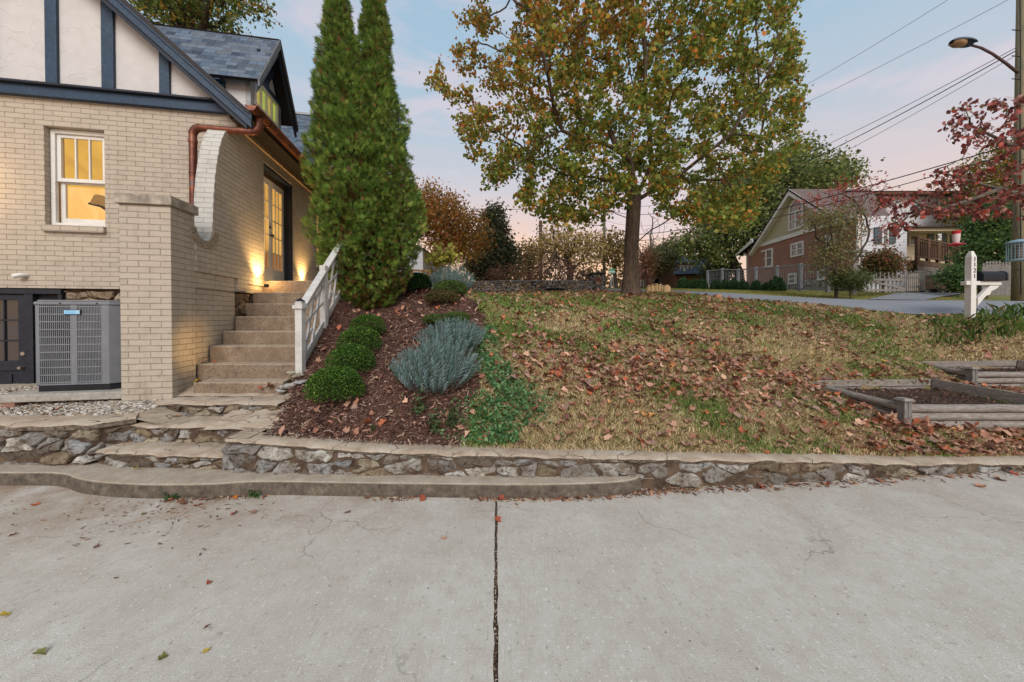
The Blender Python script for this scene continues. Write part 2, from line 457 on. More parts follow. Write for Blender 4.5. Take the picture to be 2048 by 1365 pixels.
def m_shingle(name, c1, c2, c3, rh=.10, bw=.12):
    t = NT(name); c = t.n('TexCoord'); v = c.outputs['UV']
    b = t.n('TexBrick'); t.l(v, b.inputs['Vector'])
    for k, val in (('Scale', 1.), ('Brick Width', bw), ('Row Height', rh), ('Mortar Size', .004), ('Mortar Smooth', .2), ('Bias', 0.)): b.inputs[k].default_value = val
    b.inputs['Color1'].default_value = (*c1, 1); b.inputs['Color2'].default_value = (*c2, 1); b.inputs['Mortar'].default_value = (.012, .014, .02, 1)
    b.offset = .37; b.squash = 1.35; b.squash_frequency = 3
    b2 = t.n('TexBrick'); t.l(v, b2.inputs['Vector'])
    for k, val in (('Scale', 1.), ('Brick Width', bw * 1.7), ('Row Height', rh), ('Mortar Size', 0.), ('Bias', -.2)): b2.inputs[k].default_value = val
    b2.inputs['Color1'].default_value = (0, 0, 0, 1); b2.inputs['Color2'].default_value = (1, 1, 1, 1)
    col = t.mix(t.math('MULTIPLY', b2.outputs['Color'], .6), b.outputs['Color'], c3)
    sp = t.n('SeparateXYZ'); t.l(v, sp.inputs[0])
    fr = t.math('FRACT', t.math('DIVIDE', sp.outputs['Y'], rh))
    n = t.noise(v, 90, 4)
    col = t.mix(t.ramp(n, [(.3, 0.), (.8, .4)]), col, tuple(k * .5 for k in c1))
    nm = t.bump(t.math('SUBTRACT', 1., fr), 1., .012); nm = t.bump(n, .4, .004, nm)
    return t.done(col, .9, nm)
M['shingle'] = m_shingle('slate blue shingles', srgb(104, 122, 142), srgb(50, 60, 78), srgb(134, 138, 140))
M['shingle_brown'] = m_shingle('brown shingles', srgb(124, 106, 98), srgb(106, 92, 86), srgb(116, 104, 100), .15, .3)
M['shingle_far'] = m_shingle('slate far roof', srgb(88, 98, 112), srgb(78, 88, 102), srgb(84, 92, 104), .2, .3)
def m_driveway():
    t = NT('broom finished concrete'); v = t.coord('Object')
    n1 = t.noise(v, 1.1, 8, .62, .6); n2 = t.noise(v, 9, 8, .7); n3 = t.noise(v, 160, 3, .6)
    st = t.noise(t.coord('Object', (55, 2.2, 1), (0, 0, .06)), 3, 4, .6)
    st2 = t.noise(t.coord('Object', (3, 60, 1), (0, 0, .35)), 2.2, 4, .6)
    col = t.ramp(n1, [(.28, srgb(188, 179, 166)), (.5, srgb(205, 198, 187)), (.72, srgb(214, 208, 198))])
    col = t.mix(t.ramp(n2, [(.44, 0.), (.62, .55)]), col, srgb(190, 179, 164))
    col = t.mix(t.ramp(st, [(.52, 0.), (.72, .4)]), col, srgb(158, 150, 138))
    col = t.mix(t.ramp(st2, [(.56, 0.), (.74, .3)]), col, srgb(214, 210, 202))
    # dirt washed along the kerb
    sp = t.n('SeparateXYZ'); t.l(v, sp.inputs[0])
    lo = t.n('MapRange'); t.l(sp.outputs['Y'], lo.inputs[0]); lo.inputs['From Min'].default_value = 1.5; lo.inputs['From Max'].default_value = 2.95
    dm = t.math('MULTIPLY', t.math('POWER', lo.outputs[0], 1.6), t.ramp(t.noise(v, 2.6, 6, .65), [(.34, .1), (.62, 1.)]))
    lx = t.n('MapRange'); t.l(sp.outputs['X'], lx.inputs[0]); lx.inputs['From Min'].default_value = .3; lx.inputs['From Max'].default_value = -2.2; lx.inputs['To Min'].default_value = .35
    col = t.mix(t.math('MULTIPLY', t.math('MULTIPLY', dm, .9), lx.outputs[0]), col, srgb(146, 116, 88))
    # pits and specks
    vo = t.n('TexVoronoi'); t.l(v, vo.inputs['Vector']); vo.inputs['Scale'].default_value = 11
    sp2 = t.math('MULTIPLY', t.ramp(vo.outputs['Distance'], [(0., 1.), (.045, 1.), (.065, 0.)]), t.ramp(t.noise(v, 3.1, 2), [(.42, 0.), (.5, 1.)]))
    col = t.mix(t.math('MULTIPLY', sp2, .8), col, srgb(92, 82, 74))
    # hairline cracks
    vc = t.n('TexVoronoi', feature='DISTANCE_TO_EDGE'); 
    dn = t.n('TexNoise'); t.l(v, dn.inputs['Vector']); dn.inputs['Scale'].default_value = 3; dn.inputs['Detail'].default_value = 4
    sc = t.n('VectorMath', operation='SCALE'); t.l(dn.outputs['Color'], sc.inputs[0]); sc.inputs['Scale'].default_value = .5
    ad = t.n('VectorMath', operation='ADD'); t.l(v, ad.inputs[0]); t.l(sc.outputs[0], ad.inputs[1]); t.l(ad.outputs[0], vc.inputs['Vector'])
    vc.inputs['Scale'].default_value = .62
    ck = t.math('MULTIPLY', t.ramp(vc.outputs['Distance'], [(0., 1.), (.0045, 0.), (1., 0.)]), t.ramp(t.noise(v, .9, 2), [(.44, 0.), (.52, 1.)]))
    col = t.mix(t.math('MULTIPLY', ck, .6), col, srgb(110, 100, 92))
    n5 = t.noise(v, 28, 6, .75)
    col = t.mix(t.ramp(n5, [(.58, 0.), (.66, .6)]), col, srgb(132, 122, 110))
    n6 = t.noise(v, 46, 5, .7)
    col = t.mix(t.ramp(n6, [(.58, 0.), (.66, .7)]), col, srgb(236, 234, 228))
    col = t.mix(t.ramp(n3, [(.45, 0.), (.8, .45)]), col, srgb(140, 132, 124))
    nm = t.bump(st, .6, .004); nm = t.bump(n3, .8, .003, nm); nm = t.bump(n2, .35, .004, nm)
    return t.done(col, .88, nm, 0, .25)
M['driveway'] = m_driveway()
def m_slab():
    t = NT('mortared flagstone top'); v = t.coord('Object')
    n = t.noise(v, 5, 9, .65); g = t.noise(v, 60, 4)
    col = t.ramp(n, [(.3, srgb(150, 132, 114)), (.5, srgb(182, 164, 144)), (.7, srgb(198, 186, 170))])
    col = t.mix(t.ramp(g, [(.4, 0.), (.8, .5)]), col, srgb(130, 108, 88))
    vc = t.n('TexVoronoi', feature='DISTANCE_TO_EDGE')
    dn = t.n('TexNoise'); t.l(v, dn.inputs['Vector']); dn.inputs['Scale'].default_value = 6
    sc = t.n('VectorMath', operation='SCALE'); t.l(dn.outputs['Color'], sc.inputs[0]); sc.inputs['Scale'].default_value = .25
    ad = t.n('VectorMath', operation='ADD'); t.l(v, ad.inputs[0]); t.l(sc.outputs[0], ad.inputs[1]); t.l(ad.outputs[0], vc.inputs['Vector'])
    vc.inputs['Scale'].default_value = 2.1
    ck = t.ramp(vc.outputs['Distance'], [(0., 1.), (.010, 0.), (1., 0.)])
    ck = t.math('MULTIPLY', ck, t.ramp(t.noise(v, 3.3, 3), [(.42, 0.), (.55, 1.)]))
    col = t.mix(t.math('MULTIPLY', ck, .6), col, srgb(70, 56, 46))
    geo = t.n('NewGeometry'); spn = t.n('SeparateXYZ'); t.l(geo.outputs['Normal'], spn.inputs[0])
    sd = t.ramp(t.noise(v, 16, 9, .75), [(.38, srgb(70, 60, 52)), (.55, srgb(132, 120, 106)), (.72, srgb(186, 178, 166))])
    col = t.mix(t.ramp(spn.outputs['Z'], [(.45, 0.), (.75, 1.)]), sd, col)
    nm = t.bump(ck, 1., -.01); nm = t.bump(n, .6, .015, nm); nm = t.bump(g, .4, .004, nm)
    return t.done(col, .9, nm)
M['slab'] = m_slab()
def m_kerb(name='kerb concrete'):
    t = NT(name); v = t.coord('Object')
    n = t.noise(v, 7, 9, .7); g = t.noise(v, 70, 4)
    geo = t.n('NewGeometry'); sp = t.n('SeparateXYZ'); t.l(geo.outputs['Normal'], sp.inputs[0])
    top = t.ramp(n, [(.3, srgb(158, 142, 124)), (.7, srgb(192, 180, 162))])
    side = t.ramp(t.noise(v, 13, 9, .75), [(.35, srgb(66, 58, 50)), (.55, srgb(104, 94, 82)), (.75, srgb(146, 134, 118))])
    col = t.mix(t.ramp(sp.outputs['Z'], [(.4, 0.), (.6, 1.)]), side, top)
    col = t.mix(t.ramp(g, [(.45, 0.), (.8, .5)]), col, srgb(96, 84, 72))
    return t.done(col, .92, t.bump(g, .5, .004, t.bump(n, .5, .012)))
M['kerb'] = m_kerb()
def m_asphalt():
    t = NT('worn asphalt'); v = t.coord('Object')
    n = t.noise(v, .6, 6, .6, .5); g = t.noise(v, 40, 4)
    col = t.ramp(n, [(.3, srgb(126, 128, 134)), (.7, srgb(146, 147, 152))])
    col = t.mix(t.ramp(g, [(.4, 0.), (.8, .4)]), col, srgb(104, 104, 108))
    return t.done(col, .9, t.bump(g, .3, .005))
M['asphalt'] = m_asphalt()
M['ground'] = m_vcol('lawn soil', .95, 0, 70, .6, 1.)

# wall line (front retaining wall): photo column, distance, top height
WL = [(445, 3.03, .40), (560, 3.0, .385), (700, 2.975, .345), (940, 2.94, .31), (1212, 2.93, .285), (1300, 2.96, .27), (1500, 3.02, .225), (1700, 3.11, .18), (1840, 3.2, .12), (2048, 3.3, .085), (2300, 3.42, .07), (2800, 3.6, .06)]
WX = np.array([X(p, d) for p, d, z in WL]); WY = np.array([d for p, d, z in WL]); WZ = np.array([z for p, d, z in WL])
# ------------------------------------------------------------------ terrain
ctrl = []
def cp(px, z, D): ctrl.append((X(px, D), D, z))
def cpy(px, py, D):
    p = at(px, py, D); ctrl.append((p.x, p.y, p.z))
for px, z in ((560, .385), (700, .35), (850, .33), (1000, .305), (1150, .29), (1300, .27), (1560, .215), (1700, .18), (1840, .12), (2048, .09), (2300, .07)): cp(px, z, 3.15)
ctrl += [(-2.30, 3.45, .46), (-2.6, 4.2, .80), (-2.75, 5.0, 1.38), (-2.9, 5.8, 1.85)]
for px, py, D in ((670, 805, 3.62), (705, 752, 4.1), (720, 712, 4.5), (735, 682, 4.95), (725, 622, 6.0), (880, 780, 3.75), (890, 690, 4.7), (900, 650, 5.3), (905, 612, 6.1), (905, 588, 7.2), (840, 586, 7.2),
                  (1000, 640, 5.9), (1000, 594, 8.6), (1130, 589, 9.3), (1262, 590, 9.3), (1330, 590, 9.4), (1450, 603, 8.9), (1150, 700, 4.75), (1300, 700, 5.1), (1500, 700, 5.4), (1500, 640, 7.0), (1300, 630, 7.1),
                  (1700, 640, 6.9), (1700, 700, 5.75), (1940, 643, 6.4), (2040, 660, 6.0)): cpy(px, py, D)
ctrl += [(4.26, 3.7, .33), (4.1, 4.72, .56), (5.64, 4.72, .56), (6.0, 3.7, .33), (6.65, 4.85, .46), (7.5, 4.85, .46), (8.4, 4.85, .48), (7.2, 5.65, .82), (8.5, 5.65, .85), (8, 3.7, .3), (9.5, 4.5, .45)]
def road_near(k): return (8.47 - 4.64 * k, 7.0 + 4 * k)
def road_far(k): return (11.41 - 4.64 * k, 10.41 + 4 * k)
rk = [-1.4, -.6, 0, .3, .5945, 1.0, 1.6, 2.2]
rzn = [.95, 1.28, 1.5, 1.78, 2.0, 2.2, 2.38, 2.5]
rzf = [1.25, 1.6, 1.90, 2.05, 2.3, 2.55, 2.8, 2.9]
for k, a, b in zip(rk, rzn, rzf):
    ctrl.append((*road_near(k), a)); ctrl.append((*road_far(k), b))
for x, y, z in ((0, 13.5, 2.38), (2.9, 13.4, 2.42), (-3, 13.5, 2.3), (-3, 9, 2.05), (12.8, 22, 3.2), (12.8, 14, 2.45), (15.4, 15.5, 2.62), (15.4, 22, 3.2), (14.2, 13, 2.35), (18, 13.5, 2.3),
                (16, 11, 1.9), (8, 28, 3.6), (3, 28, 3.6), (-4, 28, 3.5), (-10, 20, 3), (22, 20, 3.0), (24, 12, 2.2), (20, 8, 1.3), (16, 5, .7)): ctrl.append((x, y, z))
ctrl = np.array(ctrl)
def _k(r2): return np.where(r2 > 1e-12, .5 * r2 * np.log(np.maximum(r2, 1e-12)), 0)
_A = ctrl[:, :2]; _n = len(_A)
_K = _k(((_A[:, None] - _A[None]) ** 2).sum(-1)) + np.eye(_n) * 0.02
_Pm = np.hstack([np.ones((_n, 1)), _A])
_Ls = np.zeros((_n + 3, _n + 3)); _Ls[:_n, :_n] = _K; _Ls[:_n, _n:] = _Pm; _Ls[_n:, :_n] = _Pm.T
_w = np.linalg.solve(_Ls, np.concatenate([ctrl[:, 2], np.zeros(3)]))
def Hn(x, y):
    x = np.asarray(x, float); y = np.asarray(y, float)
    xc = np.clip(x, -9, 26); yc = np.clip(y, 2.9, 29)
    sh = x.shape; xc = xc.ravel(); yc = yc.ravel(); o = np.empty(len(xc))
    for i in range(0, len(xc), 20000):
        P = np.stack([xc[i:i + 20000], yc[i:i + 20000]], 1)
        o[i:i + 20000] = _k(((P[:, None] - _A[None]) ** 2).sum(-1)) @ _w[:_n] + _w[_n] + P @ _w[_n + 1:]
    o = o.reshape(sh)
    xf, yf = np.asarray(x, float), np.asarray(y, float)
    w = np.clip((yf - np.interp(xf, WX, WY) - .12) / .30, 0, 1); w = w * w * (3 - 2 * w)
    return np.where(yf < 5, (np.interp(xf, WX, WZ) + .0) * (1 - w) + o * w, o)
def Hh(x, y): return float(Hn(np.array([x]), np.array([y]))[0])
def G(px, D):
    """ground point under photo column px at distance D"""
    x = X(px, D); return Vector((x, D, Hh(x, D)))

def wall_y(x): return np.interp(x, WX, WY)
def wall_z(x): return np.interp(x, WX, WZ)
def bed_left(y): return np.interp(y, [3.0, 3.15, 3.45, 4.2, 5.8, 8], [-2.2, -2.24, -2.34, -2.6, -2.885, -3.3])
# ------------------------------------------------------------------ ground sheet
def steps(segs):
    o = [segs[0][0]]
    for a, b, d in segs:
        n = max(1, round((b - a) / d)); o += [a + (b - a) * (i + 1) / n for i in range(n)]
    return np.array(o)
gx = steps([(-90, -12, 6), (-12, -3, .6), (-3, 7, .09), (7, 14, .16), (14, 30, .8), (30, 140, 10)])
gv = steps([(-.06, 0, .06), (0, 3.5, .07), (3.5, 8, .13), (8, 22, .7), (22, 60, 4), (60, 260, 20)])
GXm, GVm = np.meshgrid(gx, gv)
GYm = wall_y(GXm) + .16 + GVm
GZ = Hn(GXm, GYm)
GZ[0] -= .35
def bedz(x, y): return 0
# under the stairs, the paths and the house the sheet drops out of sight
drop = np.clip((bed_left(GYm) - .02 - GXm) / .12, 0, 1)
GZ = np.where((drop > 0) & (GYm < 9), np.minimum(GZ - drop * .75, np.where(drop >= 1, .22, 9)), GZ)
GZ += np.where(GYm > 40, 0, 1) * .012 * vnoise(np.stack([GXm.ravel(), GYm.ravel()], 1), 7, 3).reshape(GZ.shape)
# garden beds: soil level handled by their own soil, dip the lawn inside
for (x0, x1, y0, y1) in ((4.22, 5.78, 3.74, 4.68), (6.65, 8.4, 4.95, 5.5)):
    ins = (GXm > x0 - .04) & (GXm < x1 + .02) & (GYm > y0) & (GYm < y1 + .03)
    GZ = np.where(ins, np.minimum(GZ, Hh(x0, y0) - .02), GZ)
    nr = (GXm > x0 - .25) & (GXm < x1 + .1) & (GYm >= y1) & (GYm < y1 + .22)
    GZ = np.where(nr, np.minimum(GZ, (.57 if x0 < 5 else .70)), GZ)
P2 = np.stack([GXm.ravel(), GYm.ravel()], 1)
def lawn_green(P):
    """0 = dead tan turf, 1 = green patch"""
    a = vnoise(P, 1.9, 21) + .6 * vnoise(P, 5.5, 22) + .35 + .5 * np.clip((2.2 - P[:, 0]) / 2, 0, 1) * (P[:, 1] > 4.3)
    far = np.clip((P[:, 1] - 5.2) / 2.6, 0, 1)
    return np.clip(a * .85 - .42 + far * .75, 0, 1)
def is_mulch(P):
    edge = np.interp(P[:, 1], [3.0, 4.0, 6.0, 9.0, 12], [-.45, -.35, -.5, -1.6, -3.2]) + .10 * vnoise(P, 5, 31)
    return P[:, 0] < edge
grn = lawn_green(P2); mu = is_mulch(P2)
tanc = np.array(srgb(142, 122, 88)); grc = np.array(srgb(98, 116, 52)); mulc = np.array(srgb(92, 64, 52))
col = tanc[None] * (1 - grn[:, None]) + grc[None] * grn[:, None]
farm = np.clip((P2[:, 1] - 10) / 6, 0, 1)[:, None]
col = col * (1 - farm) + np.array(srgb(120, 122, 66))[None] * farm
col = np.where(mu[:, None], mulc[None], col)
# leaf mould under the fallen leaves along the wall on the right
rt = np.clip((P2[:, 0] - 2.6) / 1.5, 0, 1) * np.clip((4.2 - P2[:, 1]) / .7, 0, 1)
col = col * (1 - rt[:, None] * .8) + np.array(srgb(112, 74, 58))[None] * rt[:, None] * .8
nx_, ny_ = len(gx), len(gv)
idx = np.arange(nx_ * ny_).reshape(ny_, nx_)
Fg = np.stack([idx[:-1, :-1], idx[:-1, 1:], idx[1:, 1:], idx[1:, :-1]], -1).reshape(-1, 4)
Vg = np.stack([GXm.ravel(), GYm.ravel(), GZ.ravel()], 1)
go = np_mesh('ground', Vg, Fg, M['ground'], cols=col, smooth=True); tag(go, kind='structure')

# ------------------------------------------------------------------ driveway slabs and joint
mb = MB()
for x0, x1 in ((-14, None), (None, 16)):
    # joint drifts from x=-.138 (far) to -.085 (near)
    ys = [-6, 0.6] + [0.6 + .025 * q for q in range(1, 97)] + [3.6]
    sg_ = 1 if x1 is None else -1
    for i in range(len(ys) - 1):
        j = [-.06 - .0448 * (y - 1.2) - sg_ * max(.001, .0035 + .005 * cnoise(y, sg_, 9, 3) + .004 * cnoise(y, sg_, 40, 5)) + .006 * cnoise(y, 0, 2.5, 9) for y in (ys[i], ys[i + 1])]
        if x1 is None:
            mb.quad((x0, ys[i], 0), (j[0] - .006, ys[i], 0), (j[1] - .006, ys[i + 1], 0), (x0, ys[i + 1], 0))
        else:
            mb.quad((j[0] + .006, ys[i], 0), (x1, ys[i], 0), (x1, ys[i + 1], 0), (j[1] + .006, ys[i + 1], 0))
            mb.quad((j[0] + .006, ys[i], 0), (j[1] + .006, ys[i + 1], 0), (j[1] + .006, ys[i + 1], -.03), (j[0] + .006, ys[i], -.03))
tag(mb.build('driveway', M['driveway'], uv=False), kind='structure')
mb = MB(); mb.box(-.4, .2, -6, 3.3, -.08, -.012)
tag(mb.build('driveway_joint', M['soil'], uv=False), kind='structure')

# ------------------------------------------------------------------ rubble stone faces
def clip_poly(poly, px, py, nx, ny):
    o = []
    for i in range(len(poly)):
        a, b = poly[i], poly[(i + 1) % len(poly)]
        da = (a[0] - px) * nx + (a[1] - py) * ny; db = (b[0] - px) * nx + (b[1] - py) * ny
        if da <= 0: o.append(a)
        if da * db < 0:
            t = da / (da - db); o.append((a[0] + (b[0] - a[0]) * t, a[1] + (b[1] - a[1]) * t))
    return o
STONEC = [srgb(190, 188, 184), srgb(164, 164, 164), srgb(150, 146, 140), srgb(204, 200, 192), srgb(150, 134, 112), srgb(126, 116, 106), srgb(160, 158, 156), srgb(176, 172, 166), srgb(184, 172, 150)]
def rubble(mb, U, Hf, fn, cu, cv, seed, out=.05, gap=.010, cols=STONEC, H0=lambda u: 0):
    """stones on a strip of length U, height Hf(u); fn(u, v, d) -> world, d = distance proud of the face"""
    rr = random.Random(seed)
    pts = []
    vmax = max(Hf(U * i / 12) for i in range(13))
    nv = max(1, round(vmax / cv)); nu = max(2, round(U / cu))
    for j in range(-1, nv + 1):
        off = rr.random()
        for i in range(-1, nu + 2):
            if rr.random() < .14: continue
            pts.append(((i + off * .9 + rr.uniform(-.46, .46)) * U / nu, (j + .5 + rr.uniform(-.44, .44)) * vmax / nv))
    asp = cv / cu
    for (a, b) in pts:
        if a < -.02 or a > U + .02 or b < -.02 or b > vmax + .03: continue
        h = Hf(min(max(a, 0), U)); h0 = H0(min(max(a, 0), U))
        poly = [(a - 1, h0), (a + 1, h0), (a + 1, h), (a - 1, h)]
        poly = clip_poly(poly, 0, 0, -1, 0); poly = clip_poly(poly, U, 0, 1, 0) if poly else []
        for (c, d) in pts:
            if (c, d) == (a, b) or abs(c - a) > 3 * cu or abs(d - b) > 3 * cv or not poly: continue
            dx, dy = (c - a), (d - b)
            nx, ny = dx * asp * asp, dy     # anisotropic cells: wide stones
            poly = clip_poly(poly, (a + c) / 2, (b + d) / 2, nx, ny)
        if len(poly) < 3: continue
        mx = sum(p[0] for p in poly) / len(poly); my = sum(p[1] for p in poly) / len(poly)
        # densify + wobble outline
        P = []
        for i in range(len(poly)):
            p, q = poly[i], poly[(i + 1) % len(poly)]
            k = max(1, int(math.hypot(q[0] - p[0], q[1] - p[1]) / .03))
            P += [(p[0] + (q[0] - p[0]) * t / k, p[1] + (q[1] - p[1]) * t / k) for t in range(k)]
        def shr(p, g):
            d = math.hypot(p[0] - mx, p[1] - my) or 1; s = max(.1, 1 - g / d)
            return (mx + (p[0] - mx) * s, my + (p[1] - my) * s)
        depth = out * rr.uniform(.2, .85)
        tx, ty = rr.uniform(-.5, .5), rr.uniform(-.5, .5)
        rings = []; sg = rr.choice((.002, .004, .008, .016)) * min(1, gap / .008)
        for g, dd in ((gap * .2, -.03), (gap * .5, depth * .55), (gap + .004, depth * .9), (gap + .030, depth)):
            ring = []
            for p in P:
                q = shr(p, g + sg + .022 * cnoise(p[0], p[1], 20, seed))
                n = .030 * cnoise(q[0], q[1], 11, seed + 5) + .012 * cnoise(q[0], q[1], 38, seed + 9)
                ring.append(fn(q[0], q[1], dd + (n + (q[0] - mx) * tx * .2 + (q[1] - my) * ty * .2) * (dd > 0)))
            rings.append(ring)
        n = len(P); vs = [v for r_ in rings for v in r_] + [fn(mx, my, depth * 1.05 + .01 * cnoise(mx, my, 30, 3))]
        fs = [(k * n + i, k * n + (i + 1) % n, (k + 1) * n + (i + 1) % n, (k + 1) * n + i) for k in range(3) for i in range(n)]
        fs += [(3 * n + i, 3 * n + (i + 1) % n, 4 * n) for i in range(n)]
        c = cols[rr.randrange(len(cols))]; f = rr.uniform(.60, 1.0)
        mb.add(vs, fs, tuple(min(1, k * f) for k in c))
class Path:
    """plan polyline with outward (towards camera) normals"""
    def __init__(s, pts):
        s.p = [Vector((a, b)) for a, b in pts]; s.l = [0]
        for a, b in zip(s.p, s.p[1:]): s.l.append(s.l[-1] + (b - a).length)
        s.U = s.l[-1]
    def __call__(s, u):
        u = min(max(u, 0), s.U)
        for i in range(len(s.l) - 1):
            if u <= s.l[i + 1] + 1e-9:
                d = (s.p[i + 1] - s.p[i]).normalized(); return s.p[i] + d * (u - s.l[i]), Vector((d.y, -d.x))
    def fn(s, z0):
        def f(u, v, d):
            p, n = s(u); return (p.x + n.x * d, p.y + n.y * d, (z0(u) if callable(z0) else z0) + v)
        return f
    def cap(s, mb, z, y_in, y_out, th, seed=0, z_back=None, col=None):
        """ragged cap slab following the path: y_out proud, y_in back"""
        n = max(2, int(s.U / .06)); rows = []
        for i in range(n + 1):
            u = s.U * i / n; p, nn = s(u); zz = z(u) if callable(z) else z
            e = y_out + .034 * cnoise(u, 0, 6, seed) + .016 * cnoise(u, 3, 22, seed)
            yi = y_in(u) if callable(y_in) else y_in
            w = .014 * cnoise(u, 1, 7, seed) + .006 * cnoise(u, 5, 22, seed); zb = (z_back(u) if z_back else zz)
            rows.append([(p.x + nn.x * (e - .012), p.y + nn.y * (e - .012), zz - th), (p.x + nn.x * e, p.y + nn.y * e, zz - .016 + w), (p.x + nn.x * (e - .02), p.y + nn.y * (e - .02), zz + w),
                         (p.x - nn.x * yi * .5, p.y - nn.y * yi * .5, (zz + zb) / 2 + w), (p.x - nn.x * yi, p.y - nn.y * yi, zb)])
        k = 5; vs = [v for r_ in rows for v in r_]
        fs = [(i * k + j, (i + 1) * k + j, (i + 1) * k + j + 1, i * k + j + 1) for i in range(n) for j in range(k - 1)]
        fs += [tuple(range(k - 1, -1, -1)), tuple(n * k + j for j in range(k))]
        mb.add(vs, fs)
    def back(s, mb, z0, z1, d=-.01, thick=.12):
        """mortar core behind the stones"""
        n = max(2, int(s.U / .15)); vs = []
        for i in range(n + 1):
            u = s.U * i / n; p, nn = s(u); t = z1(u) if callable(z1) else z1; b = z0(u) if callable(z0) else z0
            for dd, z in ((d, b), (d, t), (d - thick, t), (d - thick, b)): vs.append((p.x + nn.x * dd, p.y + nn.y * dd, z))
        fs = [(i * 4 + j, (i + 1) * 4 + j, (i + 1) * 4 + (j + 1) % 4, i * 4 + (j + 1) % 4) for i in range(n) for j in range(4)]
        fs += [(3, 2, 1, 0), tuple(n * 4 + j for j in range(4))]
        mb.add(vs, fs)

# right retaining wall
wr = Path([(X(445, 3.03) - .01, 3.42)] + [(a, b) for a, b in zip(WX, WY)])
off0 = math.hypot(wr.p[1].x - wr.p[0].x, wr.p[1].y - wr.p[0].y)
def wz(u): p, n = wr(u); return float(wall_z(p.x))
def wbase(u): p, n = wr(u); return .10 if p.x < X(1270, 2.93) else 0.0
tw = thing('retaining_wall', 'long low rubble stone retaining wall below the leafy lawn and mulch bed', 'wall', (0, 2.95, 0))
m1 = MB(); rubble(m1, wr.U, lambda u: wz(u) - .035, wr.fn(0.), .235, .125, 5, .035, H0=lambda u: wbase(u) - .02)
m1.build('stonework', M['stone'], tw, origin=(0, 2.95, 0), smooth='auto', uv=False)
m1 = MB(); wr.back(m1, -.05, lambda u: wz(u) - .02, .004); m1.build('mortar_core', M['mortar'], tw, origin=(0, 2.95, 0), uv=False)
m1 = MB(); wr.cap(m1, wz, lambda u: .20 + .05 * cnoise(u, 0, 3, 4), .022, .038, 2)
m1.build('coping', M['slab'], tw, origin=(0, 2.95, 0), smooth='auto', uv=False)

# left terrace wall, curving into the steps
wl = Path([(X(-500, 3.3), 3.3), (X(-150, 3.2), 3.2), (X(0, 3.17), 3.17), (X(120, 3.16), 3.16), (X(185, 3.19), 3.19), (X(200, 3.24), 3.26), (X(262, 3.36), 3.40)])
tl = thing('terrace_wall', 'rough rubble stone wall holding the gravel terrace left of the stone steps', 'wall', (X(100, 3.2), 3.2, 0))
m1 = MB(); rubble(m1, wl.U, lambda u: .455, wl.fn(0.), .20, .12, 8, .05, H0=lambda u: .09); m1.build('stonework', M['stone'], tl, origin=tl.location, smooth='auto', uv=False)
m1 = MB(); wl.back(m1, -.05, .47, .0); m1.build('mortar_core', M['mortar'], tl, origin=tl.location, uv=False)
m1 = MB(); wl.cap(m1, .50, .25, .035, .06, 11, z_back=lambda u: .505); m1.build('coping', M['slab'], tl, origin=tl.location, smooth='auto', uv=False)

# stone steps A (low), B, C and the landing
ts = thing('stone_steps', 'three irregular flagstone steps with rubble risers in front of the concrete stairs', 'steps', (-3.1, 3.2, 0))
def stone_step(name, pts, zb, zt, depth, seed, cu=.17):
    p = Path(pts); st = MB(); rubble(st, p.U, lambda u: zt - zb - .025, p.fn(zb), cu, max(.06, (zt - zb) * .45), seed, .035)
    r = MB(); p.cap(r, zt, depth, .03, .035, seed + 3)
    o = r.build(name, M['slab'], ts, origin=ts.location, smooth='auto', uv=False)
    st.build('riser_stones', M['stone'], o, origin=ts.location, smooth='auto', uv=False)
    k = MB(); p.back(k, zb - .06, zt - .015, -.0, depth * .8); k.build('riser_mortar', M['mortar'], o, origin=ts.location, uv=False)
stone_step('step', [(X(192, 3.16), 3.17), (X(300, 3.09), 3.10), (X(447, 3.06), 3.06)], .10, .25, .42, 31)
stone_step('step', [(X(225, 3.36), 3.40), (X(330, 3.37), 3.37), (X(480, 3.36), 3.36), (X(566, 3.33), 3.33)], .22, .42, .5, 32)
stone_step('step', [(X(298, 3.72), 3.76), (X(330, 3.70), 3.70), (X(470, 3.68), 3.68), (X(556, 3.66), 3.66)], .40, .56, .5, 33)
# landing and path surface (a sheet that rises to the first concrete step)
mb = MB()
def sheet(mb, xs, ys, zf):
    b = [(x, y, zf(x, y)) for y in ys for x in xs]; n = len(xs)
    mb.add(b, [(j * n + i, j * n + i + 1, (j + 1) * n + i + 1, (j + 1) * n + i) for j in range(len(ys) - 1) for i in range(n - 1)])
sheet(mb, np.linspace(-4.0, -2.25, 36), np.linspace(3.95, 4.6, 14), lambda x, y: .565 + (y - 3.95) * .28 + .012 * cnoise(x, y, 6, 2))
sheet(mb, np.linspace(-3.0, -2.20, 16), np.linspace(3.30, 3.98, 14), lambda x, y: .40 + (y - 3.30) * .25 + .015 * cnoise(x, y, 6, 2))
sheet(mb, np.linspace(-3.96, -3.3, 16), np.linspace(3.37, 4.0, 14), lambda x, y: .424 + .082 * max(0, min(1, (-3.5 - x) / .35)) + max(0, y - 3.7) * .2 + .012 * cnoise(x, y, 5, 7))
tag(mb.build('path', M['slab'], smooth=True, uv=False), kind='structure')
# terrace sheet beneath the gravel
mb = MB(); sheet(mb, np.linspace(-9.5, -3.86, 60), np.linspace(3.4, 5.2, 18), lambda x, y: .495 + max(0, min(y - 3.6, .6)) * .12 + .006 * cnoise(x, y, 5, 7))
tag(mb.build('terrace', M['kerb'], smooth=True, uv=False), kind='structure')

